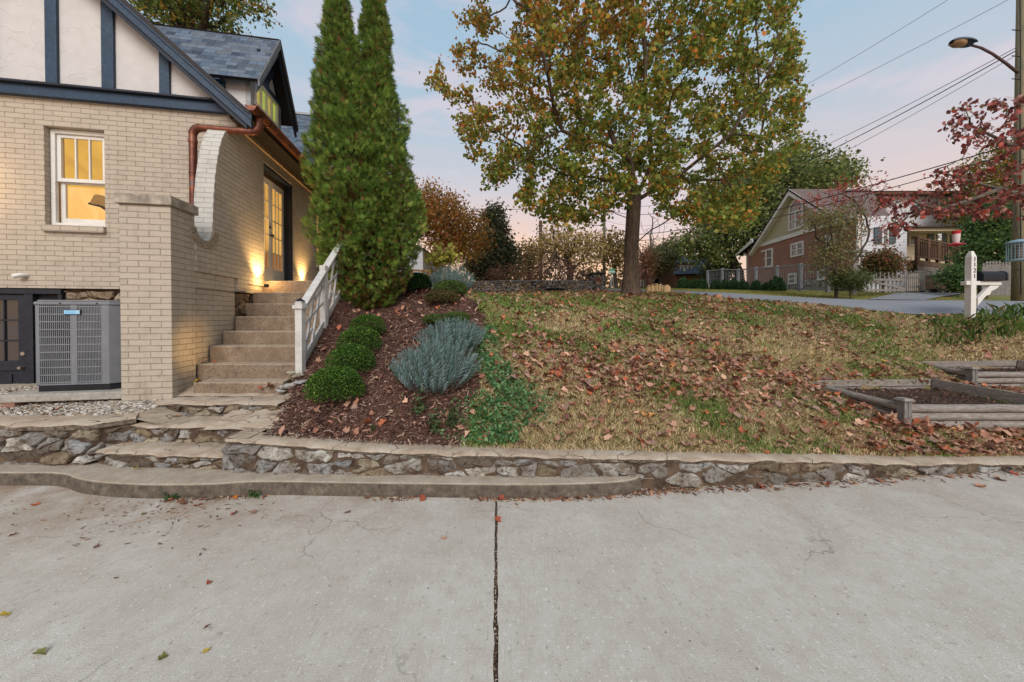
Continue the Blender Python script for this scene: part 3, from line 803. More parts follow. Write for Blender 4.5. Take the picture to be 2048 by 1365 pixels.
# kerb
KP = [(-700, 3.15), (-300, 3.02), (0, 3.0), (113, 2.985), (165, 2.86), (273, 2.79), (410, 2.795), (512, 2.84), (700, 2.82), (1007, 2.79), (1144, 2.80), (1200, 2.815), (1247, 2.845), (1272, 2.885), (1284, 2.93)]
kp = [Vector((X(a, d), d)) for a, d in KP]
fine = []
for i in range(len(kp) - 1):
    p0, p1, p2, p3 = kp[max(i - 1, 0)], kp[i], kp[i + 1], kp[min(i + 2, len(kp) - 1)]
    for j in range(8):
        t = j / 8; fine.append(.5 * ((2 * p1) + (p2 - p0) * t + (2 * p0 - 5 * p1 + 4 * p2 - p3) * t * t + (3 * p1 - p0 - 3 * p2 + p3) * t ** 3))
fine.append(kp[-1])
mb = MB(); rows = []
for i, p in enumerate(fine):
    ky = 3.3 if p.x < X(445, 3.03) else max(float(wall_y(p.x)) + .03, p.y + .01)
    e = .004 * cnoise(p.x, 0, 9, 1)
    rows.append([(p.x, p.y + e, -.02), (p.x, p.y + .004 + e, .10), (p.x, p.y + .016 + e, .114), (p.x, (p.y + ky) / 2, .117), (p.x, ky, .118)])
k = 5; n = len(rows)
mb.add([v for r_ in rows for v in r_], [(i * k + j, (i + 1) * k + j, (i + 1) * k + j + 1, i * k + j + 1) for i in range(n - 1) for j in range(k - 1)])
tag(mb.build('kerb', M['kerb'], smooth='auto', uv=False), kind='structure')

# gravel on the terrace
def pebbles(n, xf, yf, zf, smin, smax, seed):
    r = np.random.default_rng(seed)
    base = np.array([(-1, -1, -1), (1, -1, -1), (1, 1, -1), (-1, 1, -1), (-1, -1, 1), (1, -1, 1), (1, 1, 1), (-1, 1, 1)], float) * .6
    Fb = np.array([(0, 3, 2, 1), (4, 5, 6, 7), (0, 1, 5, 4), (1, 2, 6, 5), (2, 3, 7, 6), (3, 0, 4, 7)])
    V = []; F = []; Cc = []
    pal = np.array([srgb(206, 200, 190), srgb(176, 168, 156), srgb(150, 140, 128), srgb(220, 214, 204), srgb(140, 122, 104), srgb(190, 172, 150)])
    for i in range(n):
        x = xf(r); y = yf(r, x)
        if y is None: continue
        s = r.uniform(smin, smax); b = base * (1 + r.normal(0, .22, base.shape)); b[4:] *= .8
        b = b * np.array([s, s * r.uniform(.5, .9), s * r.uniform(.3, .6)])
        q = Matrix.Rotation(r.uniform(0, 6.28), 3, 'Z') @ Matrix.Rotation(r.normal(0, .45), 3, 'X')
        b = b @ np.array(q).T + np.array([x, y, zf(x, y) + s * .12 + r.uniform(0, .012)])
        F.append(Fb + len(V) * 8); V.append(b); Cc.append(np.repeat((pal[r.integers(len(pal))] * r.uniform(.75, 1.1))[None], 8, 0))
    return np.concatenate(V), np.concatenate(F), np.concatenate(Cc)
tz = lambda x, y: .495 + max(0, min(y - 3.6, .6)) * .12
def gy(r, x):
    a = 3.40 if x < X(200, 3.4) else 3.40 + (x - X(200, 3.4)) * .55
    return r.uniform(a, 4.45 if x < -4.6 else 3.95)
V, F, Cc = pebbles(6200, lambda r: r.uniform(-6.4, -3.85), gy, tz, .012, .030, 3)
o = np_mesh('gravel', V, F, M['pebble'], cols=Cc); tag(o, 'pale mixed gravel spread round the air conditioner pad', 'gravel', kind='stuff')

# ------------------------------------------------------------------ concrete stairs
HX, HY = -3.877, 3.9
HA = math.atan(.1757)
def hw(x, y, z=0):  # house frame -> world
    return Vector((HX + x * math.cos(HA) - y * math.sin(HA), HY + x * math.sin(HA) + y * math.cos(HA), z))
tc_ = thing('concrete_stairs', 'worn tan concrete staircase rising along the painted brick wall to the side door', 'stairs', (-3.2, 4.3, .6))
SD = [(4.02, .711, 385, 565), (4.29, .89, 393, 597), (4.50, 1.10, 418, 620), (4.77, 1.283, 445, 640), (5.02, 1.49, 470, 650), (5.33, 1.691, 490, 660), (5.52, 1.88, 505, 670), (5.80, 2.094, 525, 690)]
for i, (D, z, pl, pr) in enumerate(SD):
    zb = SD[i - 1][1] - .03 if i else .50
    D2 = SD[i + 1][0] + .06 if i + 1 < len(SD) else 8.6
    xl = X(pl, D)
    xr = X(pr, D) if i < 1 else -2.60 - .1757 * (D - 4.2)
    ins = .03
    m1 = MB()
    n = 10
    # slab outline follows the wall on the left
    def leftx(y): return xl - (y - D) * .1757 - (.0 if i else .0)
    def rightx(y): return xr - (y - D) * .1757 if i else xr - (y - D) * .3
    v = []
    for y in (D, D2):
        for x in (leftx(y), rightx(y)):
            for zz in (zb, z): v.append((x, y, zz))
    m1.add(v, [(0, 2, 3, 1), (4, 5, 7, 6), (1, 3, 7, 5), (0, 1, 5, 4), (2, 6, 7, 3), (0, 4, 6, 2)])
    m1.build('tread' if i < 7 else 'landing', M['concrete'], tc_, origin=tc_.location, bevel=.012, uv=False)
# loose stones by the foot of the stairs
for i, (px, py, D, s, c) in enumerate(((578, 772, 4.05, .10, 3), (596, 752, 4.12, .07, 8), (563, 781, 3.98, .05, 0), (602, 764, 4.0, .06, 1), (585, 745, 4.2, .08, 8))):
    p = at(px, py, D); m1 = MB(); rr = random.Random(i)
    n = 9; prof = [(.25, -.5), (.9, -.35), (1, .0), (.75, .38), (.3, .5)]
    m1.lathe([(r_ * s, z_ * s * .55) for r_, z_ in prof], n=n)
    m1.v = [(x * (1 + .25 * cnoise(x * 9, y * 9, 2, i)) * 1.25, y * (1 + .3 * cnoise(y * 9, z * 9, 2, i + 3)), z + .02 * cnoise(x, y, 12, i)) for x, y, z in m1.v]
    m1.c = [STONEC[c]] * len(m1.v)
    o = m1.build('rock', M['stone'], None, smooth='auto', uv=False); o.location = (p.x, p.y, max(p.z, Hh(p.x, p.y) if p.x > bed_left(p.y) else p.z)); o.rotation_euler = (0, 0, i * 1.3)
    tag(o, ['large pale grey rock at the foot of the railing post', 'tan rock touching the railing post', 'small grey rock at the end of the bottom stair', 'flat grey rock beside the mulch edge', 'rounded tan rock behind the other rocks at the post'][i], 'rock', 'rocks by the foot of the stairs')

# ------------------------------------------------------------------ stair railing
tr = thing('stair_railing', 'off-white painted wooden stair railing with crossed lattice bars', 'railing', (-2.604, 4.2, .8))
def RX(y): return -2.604 - .1757 * (y - 4.2)
ro = tr.location
PY = [4.2, 4.98, 5.80]
pz = [(.76, 1.66), (1.30, 2.23), (1.8, 2.78)]
def post(y, z0, z1, capped):
    m1 = MB(); x = RX(y); w = .042
    m1.box(x - w, x + w, y - w, y + w, z0 - .1, z1)
    o = m1.build('post', M['vinyl'], tr, origin=ro, bevel=.004, uv=False)
    if capped:
        c = MB(); c.box(x - .062, x + .062, y - .062, y + .062, z1 - .075, z1 - .03); c.box(x - .038, x + .038, y - .038, y + .038, z1, z1 + .02)
        c.build('post_collar', M['vinyl'], o, origin=ro, bevel=.003, uv=False)
        c = MB(); c.add([(x - .044, y - .044, z1 + .02), (x + .044, y - .044, z1 + .02), (x + .044, y + .044, z1 + .02), (x - .044, y + .044, z1 + .02), (x, y, z1 + .06)], [(3, 2, 1, 0), (0, 1, 4), (1, 2, 4), (2, 3, 4), (3, 0, 4)])
        c.build('post_cap', M['black'], o, origin=ro, uv=False)
for i, (y, (a, b)) in enumerate(zip(PY, pz)): post(y, a, b, i == 0)
def rp(y, z): return (RX(y), y, z)
topz = lambda y: lerp(1.58, 2.16, (y - 4.2) / .78) if y < 4.98 else lerp(2.16, 2.76, (y - 4.98) / .82)
botz = lambda y: lerp(.88, 1.40, (y - 4.2) / .78) if y < 4.98 else lerp(1.40, 1.95, (y - 4.98) / .82)
m1 = MB(); m1.bar(rp(4.25, topz(4.25)), rp(5.8, topz(5.8)), .095, .03); m1.bar(rp(4.25, topz(4.25) - .07), rp(5.8, topz(5.8) - .07), .028, .06); m1.build('handrail', M['vinyl'], tr, origin=ro, bevel=.004, uv=False)
m1 = MB(); m1.bar(rp(4.22, botz(4.22)), rp(5.8, botz(5.8)), .03, .10); m1.build('bottom_rail', M['vinyl'], tr, origin=ro, bevel=.004, uv=False)
for a, b in ((4.20, 4.98), (4.98, 5.80)):
    f = lambda t: a + (b - a) * t
    def pt(t, s): y = f(t); return rp(y, lerp(botz(y), topz(y), s))
    for (p, q) in ((pt(.06, .28), pt(.45, .30)), (pt(.0, .66), pt(.98, .42)), (pt(.55, .75), pt(1, .73)), (pt(.12, .0), pt(.60, 1.)), (pt(.42, .02), pt(.95, .98))):
        m1 = MB(); m1.bar(p, q, .024, .030); m1.build('lattice_bar', M['vinyl'], tr, origin=ro, uv=False)
# ================================================================== the near house
def house_local(px, py, axis, c, oz=0):
    pass
hs = thing('tudor_house', 'tan painted brick house with navy half-timbered white gable and copper gutter', 'house', (HX, HY, 0), HA)
FY = 1.218
def wallgrid(xs, zs, holes, put):
    """boxes covering xs x zs outside the holes"""
    X_ = sorted(set([xs[0], xs[1]] + [h[i] for h in holes for i in (0, 1)])); Z_ = sorted(set([zs[0], zs[1]] + [h[i] for h in holes for i in (2, 3)]))
    for i in range(len(X_) - 1):
        for j in range(len(Z_) - 1):
            cx, cz = (X_[i] + X_[i + 1]) / 2, (Z_[j] + Z_[j + 1]) / 2
            if any(h[0] < cx < h[1] and h[2] < cz < h[3] for h in holes): continue
            put(X_[i], X_[i + 1], Z_[j], Z_[j + 1])
# front wall (below the gable)
m1 = MB(); wallgrid((-9, -.001), (1.88, 4.5), [(-2.345, -1.653, 2.745, 4.10)], lambda a, b, c, d: m1.box(a, b, FY, FY + .25, c, d))
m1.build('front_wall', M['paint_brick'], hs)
m1 = MB()
m1.box(-9, -3.55, FY + .03, FY + .25, .3, 1.88)
m1.box(-2.2, -.45, FY + .08, FY + .25, .3, 1.88)
fw = m1.build('foundation_wall', M['mortar'], hs, uv=False)
m1 = MB(); rubble(m1, 1.75, lambda u: 1.35, lambda u, v, d: (-2.2 + u, FY + .075 - d, .5 + v), .30, .14, 77, .05, .008, [srgb(196, 178, 156), srgb(184, 160, 134), srgb(170, 160, 150), srgb(200, 186, 166)])
m1.build('foundation_stones', M['stone'], hs, smooth='auto', uv=False)
# side wall
m1 = MB(); wallgrid((FY + .252, 7.2), (2.06, 4.36), [(1.95, 3.02, 2.0, 4.12), (4.25, 5.2, 2.72, 3.98)], lambda a, b, c, d: m1.box(-.25, 0, a, b, c, d))
m1.box(-.25, 0, FY + .001, FY + .251, 4.2, 4.36) if False else None
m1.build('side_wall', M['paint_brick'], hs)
m1 = MB()
m1.box(-.25, -.018, .372, 1.95, 1.86, 2.06); m1.box(-.25, -.02, 3.02, 7.2, 1.4, 2.06); m1.box(-.25, -.036, .372, 1.2, .4, 1.86)
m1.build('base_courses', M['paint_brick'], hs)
m1 = MB(); m1.box(-.25, -.07, 1.2, 1.9, .5, 1.86); m1.build('foundation_core', M['mortar'], hs, uv=False)
m1 = MB(); rubble(m1, .5, lambda u: .62, lambda u, v, d: (-.065 + d, 1.2 + u, 1.24 + v), .22, .2, 78, .05, .008, [srgb(150, 122, 92), srgb(134, 116, 96), srgb(120, 104, 88)])
m1.build('foundation_stones', M['stone'], hs, smooth='auto', uv=False)
# swooping wing wall at the corner
prof = [(.372, 2.62), (.40, 2.55), (.46, 2.485), (.53, 2.465), (.60, 2.485), (.655, 2.54), (.682, 2.65), (.695, 2.85), (.712, 3.1), (.74, 3.35), (.79, 3.62), (.84, 3.82), (.90, 3.98), (.97, 4.10), (1.06, 4.19), (1.16, 4.24), (1.47, 4.26), (1.47, 2.06), (.372, 2.06)]
m1 = MB(); m1.prism(prof, lambda a, b, t: (t, a, b), -.232, 0.0); m1.box(-.25, 0, FY + .001, FY + .252, 4.262, 4.36)
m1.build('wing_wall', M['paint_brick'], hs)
m1 = MB(); sp_ = prof[:16]
for (a, b), (c, d) in zip(sp_, sp_[1:]):
    n = Vector((-(d - b), (c - a))).normalized() * .004
    m1.quad((-.231, a + n.x, b + n.y), (-.003, a + n.x, b + n.y), (-.003, c + n.x, d + n.y), (-.231, c + n.x, d + n.y))
o = m1.build('wing_coping', M['white_brick'], hs)
m1 = MB()
for k in range(9):
    a = rad(188 + k * 19.5); b = rad(188 + k * 19.5 + 17.5); c0 = (.53, 2.625)
    v = []
    for xx in (-.2, .010):
        for r_, an in ((.155, a), (.262, a), (.262, b), (.155, b)): v.append((xx, c0[0] + r_ * math.cos(an), c0[1] + r_ * math.sin(an)))
    m1.add(v, [(0, 1, 2, 3), (7, 6, 5, 4), (0, 4, 5, 1), (1, 5, 6, 2), (2, 6, 7, 3), (3, 7, 4, 0)])
m1.build('rowlock_arc', m_simple('rowlock brick paint', srgb(170, 158, 138), srgb(130, 118, 100), 20, .8, .5, .006), hs, bevel=.006, uv=False)
# pier
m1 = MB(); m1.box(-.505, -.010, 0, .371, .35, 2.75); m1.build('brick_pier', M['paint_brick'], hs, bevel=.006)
m1 = MB(); m1.box(-.535, .018, -.032, .40, 2.752, 2.862)
m1.build('pier_cap', m_simple('stained pier cap', srgb(196, 184, 166), srgb(120, 112, 102), 10, .9, .5, .006, detail=9), hs, bevel=.006, uv=False)
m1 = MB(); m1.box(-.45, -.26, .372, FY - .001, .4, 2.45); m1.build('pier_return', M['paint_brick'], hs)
# horizontal beam, ledge, studs, gable panel
RL = lambda x: 4.495 + (.217 - x) * .897       # top line of the roof in the gable plane
m1 = MB(); m1.box(-9, .02, 1.15, FY + .1, 4.465, 4.60); m1.build('beam', M['navy'], hs, bevel=.006, uv=False)
m1 = MB(); m1.box(-9, -.03, 1.10, FY + .05, 4.602, 4.632); m1.build('beam_ledge', M['navy_dark'], hs, bevel=.004, uv=False)
m1 = MB(); m1.prism([(-9, 4.5), (.02, 4.5), (.02, RL(.02) - .03), (-4.5, RL(-4.5) - .03), (-9, RL(0) - .03)], lambda a, b, t: (a, t, b), 1.205, 1.40)
m1.build('gable_stucco', M['stucco'], hs, uv=False)
for a, b in ((-3.02, -2.825), (-2.275, -2.145), (-1.637, -1.495), (-.95, -.826), (-.20, -.10)):
    m1 = MB(); m1.prism([(a, 4.633), (b, 4.633), (b, RL(b) - .18), (a, RL(a) - .18)], lambda p, q, t: (p, t, q), 1.165, 1.206)
    m1.build('stud', M['navy'], hs, bevel=.004, uv=False)
def rake(name, x0, x1, t0, t1, ya, yb, m):
    m1 = MB(); m1.prism([(x0, RL(x0) - t0), (x0, RL(x0) - t1), (x1, RL(x1) - t1), (x1, RL(x1) - t0)], lambda p, q, t: (p, t, q), ya, yb)
    return m1.build(name, m, hs, bevel=.003, uv=False)
rake('rake_board', .36, -4.5, -.005, .10, .905, .93, M['navy']); rake('rake_board', .34, -4.5, .02, .215, .931, .965, M['navy']); rake('rake_board', .27, -4.5, .16, .29, .966, 1.0, M['navy_dark'])
rake('rake_soffit', .22, -4.5, .12, .16, 1.001, 1.2, M['soffit'])
m1 = MB(); m1.box(.02, .13, 1.02, 1.2, 4.42, 4.54); m1.box(.0, .09, 1.05, 1.2, 4.33, 4.42); m1.build('rafter_tail', M['soffit'], hs, bevel=.01, uv=False)
def roof(name, a, b, c, d, th, m, parent=hs, under=None):
    """a,b along the eave, c above b, d above a"""
    a, b, c, d = map(Vector, (a, b, c, d)); n = (b - a).cross(d - a).normalized()
    if n.z < 0: n = -n
    V = [a, b, c, d, a - n * th, b - n * th, c - n * th, d - n * th]
    me = bpy.data.meshes.new(name); F = [(0, 1, 2, 3), (7, 6, 5, 4), (0, 4, 5, 1), (1, 5, 6, 2), (2, 6, 7, 3), (3, 7, 4, 0)]
    me.from_pydata(V, [], F); me.materials.append(m); me.materials.append(under or M['soffit'])
    me.polygons.foreach_set('material_index', [0, 1, 1, 1, 1, 1]); me.update()
    ul = me.uv_layers.new(name='UVMap'); e = (b - a).normalized(); s = n.cross(e)
    if s.z < 0: s = -s
    for p in me.polygons:
        for li in p.loop_indices:
            q = V[me.loops[li].vertex_index] - a; ul.data[li].uv = (q.dot(e), q.dot(s))
    o = bpy.data.objects.new(name, me); C.objects.link(o); o.parent = parent; return o
roof('main_roof', (.35, .90, RL(.35)), (.35, 7.2, RL(.35)), (-4.5, 7.2, RL(-4.5)), (-4.5, .90, RL(-4.5)), .05, M['shingle'])
roof('main_roof', (-9.2, 7.2, RL(.2)), (-9.2, .90, RL(.2)), (-4.5, .90, RL(-4.5)), (-4.5, 7.2, RL(-4.5)), .05, M['shingle'])
m1 = MB(); m1.box(.002, .33, 1.0, 7.2, 4.36, 4.378); m1.build('eave_soffit', M['soffit'], hs, uv=False)
m1 = MB(); m1.box(-.001, .035, 1.28, 7.2, 4.28, 4.359); m1.build('frieze_board', m_simple('tan trim', srgb(186, 158, 126), srgb(150, 124, 98), 12, .7), hs, bevel=.004, uv=False)
m1 = MB(); m1.box(.31, .335, .96, 7.2, 4.31, 4.43); m1.build('fascia', M['soffit'], hs, uv=False)
# gutter, half round with rolled lip
m1 = MB(); gc = (.405, 4.415); gr = .072; prof2 = []
for k in range(9): an = PI + PI * k / 8; prof2.append((gc[0] + gr * math.cos(an), gc[1] + gr * math.sin(an)))
prof2 += [(gc[0] + gr + .012, gc[1] + .004), (gc[0] + gr + .010, gc[1] + .016), (gc[0] + gr - .006, gc[1] + .012)]
prof2 += [(gc[0] + (gr - .006) * math.cos(PI + PI * k / 8), gc[1] + (gr - .006) * math.sin(PI + PI * k / 8)) for k in range(8, -1, -1)]
m1.prism(prof2, lambda a, b, t: (a, t, b), .80, 7.2)
gu = m1.build('gutter', M['copper'], hs, smooth='auto', uv=False)
m1 = MB(); m1.prism(prof2[:9], lambda a, b, t: (a, t, b), .795, .80); m1.build('gutter_end_cap', M['copper'], gu, uv=False)
for yy in (1.22, 2.3, 3.4):
    m1 = MB(); pp = [(gc[0] + (gr + .004) * math.cos(PI + PI * k / 8), yy, gc[1] + (gr + .004) * math.sin(PI + PI * k / 8)) for k in range(9)]
    m1.tube(pp, .007, 6); m1.build('gutter_strap', M['copper'], gu, uv=False)
# downspout
def arc(c, r_, a0, a1, n, y):
    return [(c[0] + r_ * math.cos(rad(lerp(a0, a1, k / n))), y, c[1] + r_ * math.sin(rad(lerp(a0, a1, k / n)))) for k in range(n + 1)]
yy = 1.02
pts = [(.40, yy, 4.36), (.40, yy, 4.28)] + arc((.29, 4.26), .11, 0, -90, 9, yy)[1:] + [(.0, yy, 4.15), (-.34, yy, 4.15)] + arc((-.34, 4.05), .10, 90, 180, 9, yy)[1:] + [(-.44, yy, 3.6), (-.44, yy, 3.1), (-.44, yy, .7)]
m1 = MB(); m1.tube(pts, .047, 16); ds = m1.build('downspout', M['copper'], hs, smooth='auto', uv=False)
for seq in (arc((.29, 4.26), .11, -8, -82, 8, yy), arc((-.34, 4.05), .10, 98, 172, 7, yy)):
    m1 = MB()
    for k, p in enumerate(seq):
        a = Vector(p); cc = Vector((.29, yy, 4.26)) if seq[0][0] > 0 else Vector((-.34, yy, 4.05))
        t_ = (a - cc).normalized().cross(Vector((0, 1, 0))) * .005
        m1.tube([a - t_, a + t_], .053, 16)
    m1.build('elbow_crimps', M['copper'], ds, smooth='auto', uv=False)
m1 = MB(); m1.tube([(-.44, yy, 3.93), (-.44, yy, 3.97)], .053, 16); m1.build('joint_collar', M['copper'], ds, smooth='auto', uv=False); m1 = MB(); m1.tube([(-.44, yy, 3.50), (-.44, yy, 3.52)], .052, 16); m1.build('joint_collar', M['copper'], ds, smooth='auto', uv=False)
# ---- lit double-hung window
def box_frame(m1, a, b, z0, z1, y0, y1, w, wb=None, wt=None):
    wb = wb or w; wt = wt or w
    m1.box(a, a + w, y0, y1, z0, z1); m1.box(b - w, b, y0, y1, z0, z1); m1.box(a + w, b - w, y0, y1, z0, z0 + wb); m1.box(a + w, b - w, y0, y1, z1 - wt, z1)
wn = MB(); box_frame(wn, -2.34, -1.658, 2.75, 4.095, 1.285, 1.33, .05, .05, .055); w = wn.build('window', M['white'], hs, bevel=.004, uv=False)
m1 = MB(); box_frame(m1, -2.288, -1.71, 3.38, 4.038, 1.31, 1.345, .045, .05, .045)
for k in (1, 2): x = -2.243 + k * .4885 / 3 + .004; m1.box(x - .009, x + .009, 1.312, 1.34, 3.43, 3.993)
m1.build('upper_sash', M['white'], w, bevel=.003, uv=False)
m1 = MB(); box_frame(m1, -2.288, -1.71, 2.802, 3.40, 1.35, 1.38, .055, .075, .04); m1.build('lower_sash', M['white'], w, bevel=.003, uv=False)
t = NT('clear pane'); tr_ = t.n('BsdfTransparent'); gl = t.n('BsdfGlossy'); gl.inputs['Roughness'].default_value = .02; ms = t.n('MixShader'); ms.inputs[0].default_value = .08
t.l(tr_.outputs[0], ms.inputs[1]); t.l(gl.outputs[0], ms.inputs[2]); t.l(ms.outputs[0], t.out.inputs[0]); M['clear'] = t.mat
m1 = MB(); m1.quad((-2.25, 1.33, 3.42), (-1.75, 1.33, 3.42), (-1.75, 1.33, 4.0), (-2.25, 1.33, 4.0)); m1.quad((-2.24, 1.367, 2.87), (-1.76, 1.367, 2.87), (-1.76, 1.367, 3.37), (-2.24, 1.367, 3.37)); m1.build('pane', M['clear'], w, uv=False)
m1 = MB(); m1.box(-2.36, -1.64, FY - .045, FY + .08, 2.655, 2.744); m1.build('window_sill', M['paint_brick'], hs, bevel=.006)
# the room behind it; wall and ceiling emit the lamp light themselves
def emis(name, c, s, c2=None):
    t = NT(name); f = t.noise(t.coord('Object', (2.2, 2.2, .8)), 1.6, 3, .5, .8)
    col = t.mix(t.ramp(f, [(.35, 0.), (.7, 1.)]), c, c2 or tuple(k * .75 for k in c)); e = t.n('Emission'); t.l(col, e.inputs[0]); e.inputs[1].default_value = s
    t.l(e.outputs[0], t.out.inputs[0]); return t.mat
rm = MB(); rm.box(-3.4, -.6, 2.3, 2.34, 2.2, 4.3)
rb = rm.build('glowing_room_wall', emis('self-glowing wall', (1.0, .60, .18), .80, (.92, .47, .10)), hs, uv=False)
rm = MB(); rm.prism([(1.5, 4.32), (2.3, 3.62), (2.3, 4.32)], lambda a, b, t: (t, a, b), -3.4, -.6); rm.build('glowing_sloped_ceiling', emis('self-glowing ceiling', (.86, .47, .06), .72, (.70, .36, .04)), hs, uv=False)
rm = MB(); rm.box(-3.4, -.6, 1.47, 2.3, 2.18, 2.2); rm.box(-3.42, -3.4, 1.47, 2.3, 2.2, 4.3); rm.box(-.6, -.58, 1.47, 2.3, 2.2, 4.3); rm.build('room_shell', m_simple('room paint', srgb(230, 190, 120)), hs, uv=False)
wlmp = thing('wall_lamp', 'small brown shaded lamp seen inside the lit window', 'lamp', hw(-2.48, 2.12, 3.34), HA)
m1 = MB(); m1.lathe([(.085, -.04), (.10, -.02), (.06, .10), (.05, .11)], (0, 0, 0)); m1.build('lamp_shade', emis('lamp shade', (.55, .28, .06), .5), wlmp, uv=False)
m1 = MB(); m1.tube([(-.13, -.02, -.03), (0, 0, -.06), (.10, .02, -.10)], .018, 8); m1.tube([(0, 0, -.06), (.0, .16, -.12)], .012, 8); m1.build('lamp_bracket', M['bark_dark'], wlmp, uv=False)
# ---- side french doors
M['amber_pane'] = m_glass('dim amber glass', (.06, .03, .01), (.50, .20, .05), .5, .08)
dm = MB(); dm.box(-.20, -.005, 3.003, 3.019, 2.10, 4.118); dm.box(-.20, -.01, 1.951, 1.97, 2.10, 4.118); dm.box(-.20, -.012, 1.971, 3.002, 4.06, 4.118); dm.box(-.19, -.10, 2.985, 3.002, 2.1, 4.059)
dr = dm.build('door_frame', M['navy_dark'], hs, bevel=.003, uv=False)
m1 = MB(); m1.box(-.25, .02, 1.955, 3.018, 2.075, 2.10); m1.build('door_threshold', M['navy_dark'], hs, uv=False)
m1 = MB(); m1.box(-.17, -.14, 1.98, 2.99, 3.99, 4.058); m1.build('door_header', M['wood_brown'], hs, uv=False)
for n_, (ya, yb) in enumerate(((1.985, 2.462), (2.468, 2.982))):
    m1 = MB(); xa, xb = -.185, -.145
    st = .075 if n_ else .05
    m1.box(xa, xb, ya, ya + st, 2.115, 3.985); m1.box(xa, xb, yb - st, yb, 2.115, 3.985); m1.box(xa, xb, ya + st, yb - st, 2.115, 2.37); m1.box(xa, xb, ya + st, yb - st, 3.87, 3.985)
    d_ = m1.build('door', M['white'], hs, bevel=.003, uv=False)
    m1 = MB()
    for k in (1, 2): y = lerp(ya + st, yb - st, k / 3); m1.box(xa + .01, xb - .004, y - .008, y + .008, 2.37, 3.87)
    for k in range(1, 5): z = lerp(2.37, 3.87, k / 5); m1.box(xa + .012, xb - .006, ya + st, yb - st, z - .008, z + .008)
    m1.build('muntins', M['white'], d_, uv=False)
    m1 = MB(); m1.quad((xa + .018, ya + st, 2.37), (xa + .018, yb - st, 2.37), (xa + .018, yb - st, 3.87), (xa + .018, ya + st, 3.87)); m1.build('pane', M['warm_pane'], d_, uv=False); m1 = MB(); m1.quad((xa + .021, ya + st + .002, 2.375), (xa + .021, yb - st - .002, 2.375), (xa + .021, yb - st - .002, 2.66), (xa + .021, ya + st + .002, 2.66)); m1.build('lower_pane', M['amber_pane'], d_, uv=False)
    if n_ == 0:
        m1 = MB(); m1.tube([(xb, 2.435, 2.97), (xb + .03, 2.435, 2.97), (xb + .035, 2.435, 2.97)], [.018, .014, .03], 12); m1.tube([(xb + .035, 2.435, 2.97), (xb + .065, 2.435, 2.97)], [.03, .022], 12)
        m1.build('door_handle', M['metal_dark'], d_, smooth='auto', uv=False); m1 = MB(); m1.tube([(xb, 2.435, 3.12), (xb + .02, 2.435, 3.12)], .022, 12); m1.build('deadbolt', M['metal_dark'], d_, smooth='auto', uv=False)
# far side window
m1 = MB(); 
for a, b, c, d in ((4.25, 4.31, 2.72, 3.98), (5.14, 5.2, 2.72, 3.98), (4.31, 5.14, 2.72, 2.78), (4.31, 5.14, 3.92, 3.98), (4.31, 5.14, 3.32, 3.37)): m1.box(-.12, -.05, a, b, c, d)
w = m1.build('window', M['white'], hs, uv=False); m1 = MB(); m1.quad((-.09, 4.31, 2.78), (-.09, 5.14, 2.78), (-.09, 5.14, 3.92), (-.09, 4.31, 3.92)); m1.build('pane', M['warm_pane'], w, uv=False)
m1 = MB(); m1.box(-.1, .05, 4.2, 5.25, 2.64, 2.715); m1.build('window_sill', M['paint_brick'], hs, bevel=.005)
# interior floor/back so the openings are never see-through
m1 = MB(); m1.box(-8.9, -.30, 2.4, 7.1, .3, 2.05); m1.box(-.9, -.88, 1.5, 7.1, 2.1, 4.3); m1.build('interior_walls', m_simple('interior paint', srgb(200, 170, 120)), hs, uv=False)
# ---- basement doors
bd = MB(); bd.box(-2.626, -2.53, FY + .03, FY + .14, .34, 1.88); bd.box(-3.55, -2.2, FY + .02, FY + .14, 1.80, 1.879); bd.box(-3.55, -3.48, FY + .03, FY + .14, .34, 1.80)
bd.box(-2.245, -2.2, FY + .03, FY + .14, .34, 1.80); bd.box(-2.53, -2.445, FY + .10, FY + .14, .34, 1.80)
bf = bd.build('basement_door_frame', M['charcoal'], hs, bevel=.004, uv=False)
m1 = MB(); a, b, y0, y1 = -3.475, -2.63, FY + .05, FY + .09
m1.box(a, a + .1, y0, y1, .36, 1.79); m1.box(b - .085, b, y0, y1, .36, 1.79); m1.box(a + .1, b - .085, y0, y1, 1.715, 1.79); m1.box(a + .1, b - .085, y0, y1, .36, .45); m1.box(a + .1, b - .085, y0, y1, .75, .88); m1.box(a + .1, b - .085, y0 + .02, y1, .45, .75); m1.box(a + .2, b - .17, y0 + .005, y0 + .02, .50, .70)
bdoor = m1.build('basement_door', M['charcoal'], hs, bevel=.004, uv=False)
m1 = MB(); m1.box(a + .1, b - .085, y0 + .01, y0 + .03, 1.15, 1.17); m1.box(a + .1, b - .085, y0 + .01, y0 + .03, 1.43, 1.45)
for k in (1, 2, 3): x = lerp(a + .1, b - .085, k / 4); m1.box(x - .008, x + .008, y0 + .01, y0 + .03, .88, 1.715)
m1.build('muntins', M['charcoal'], bdoor, uv=False)
m1 = MB(); m1.quad((a + .1, y0 + .025, .88), (b - .085, y0 + .025, .88), (b - .085, y0 + .025, 1.715), (a + .1, y0 + .025, 1.715)); m1.build('pane', M['dark_pane'], bdoor, uv=False)
m1 = MB()
brass = m_simple('satin nickel', srgb(190, 184, 172), srgb(160, 150, 136), 10, .3, .0, metal=.9)
m1.tube([(-2.655, y0, .79), (-2.655, y0 - .03, .79), (-2.655, y0 - .035, .79), (-2.655, y0 - .06, .79)], [.02, .012, .026, .02], 12); m1.build('door_knob', brass, bdoor, smooth='auto', uv=False); m1 = MB(); m1.tube([(-2.655, y0, .98), (-2.655, y0 - .018, .98)], .026, 12); m1.build('deadbolt', brass, bdoor, smooth='auto', uv=False)
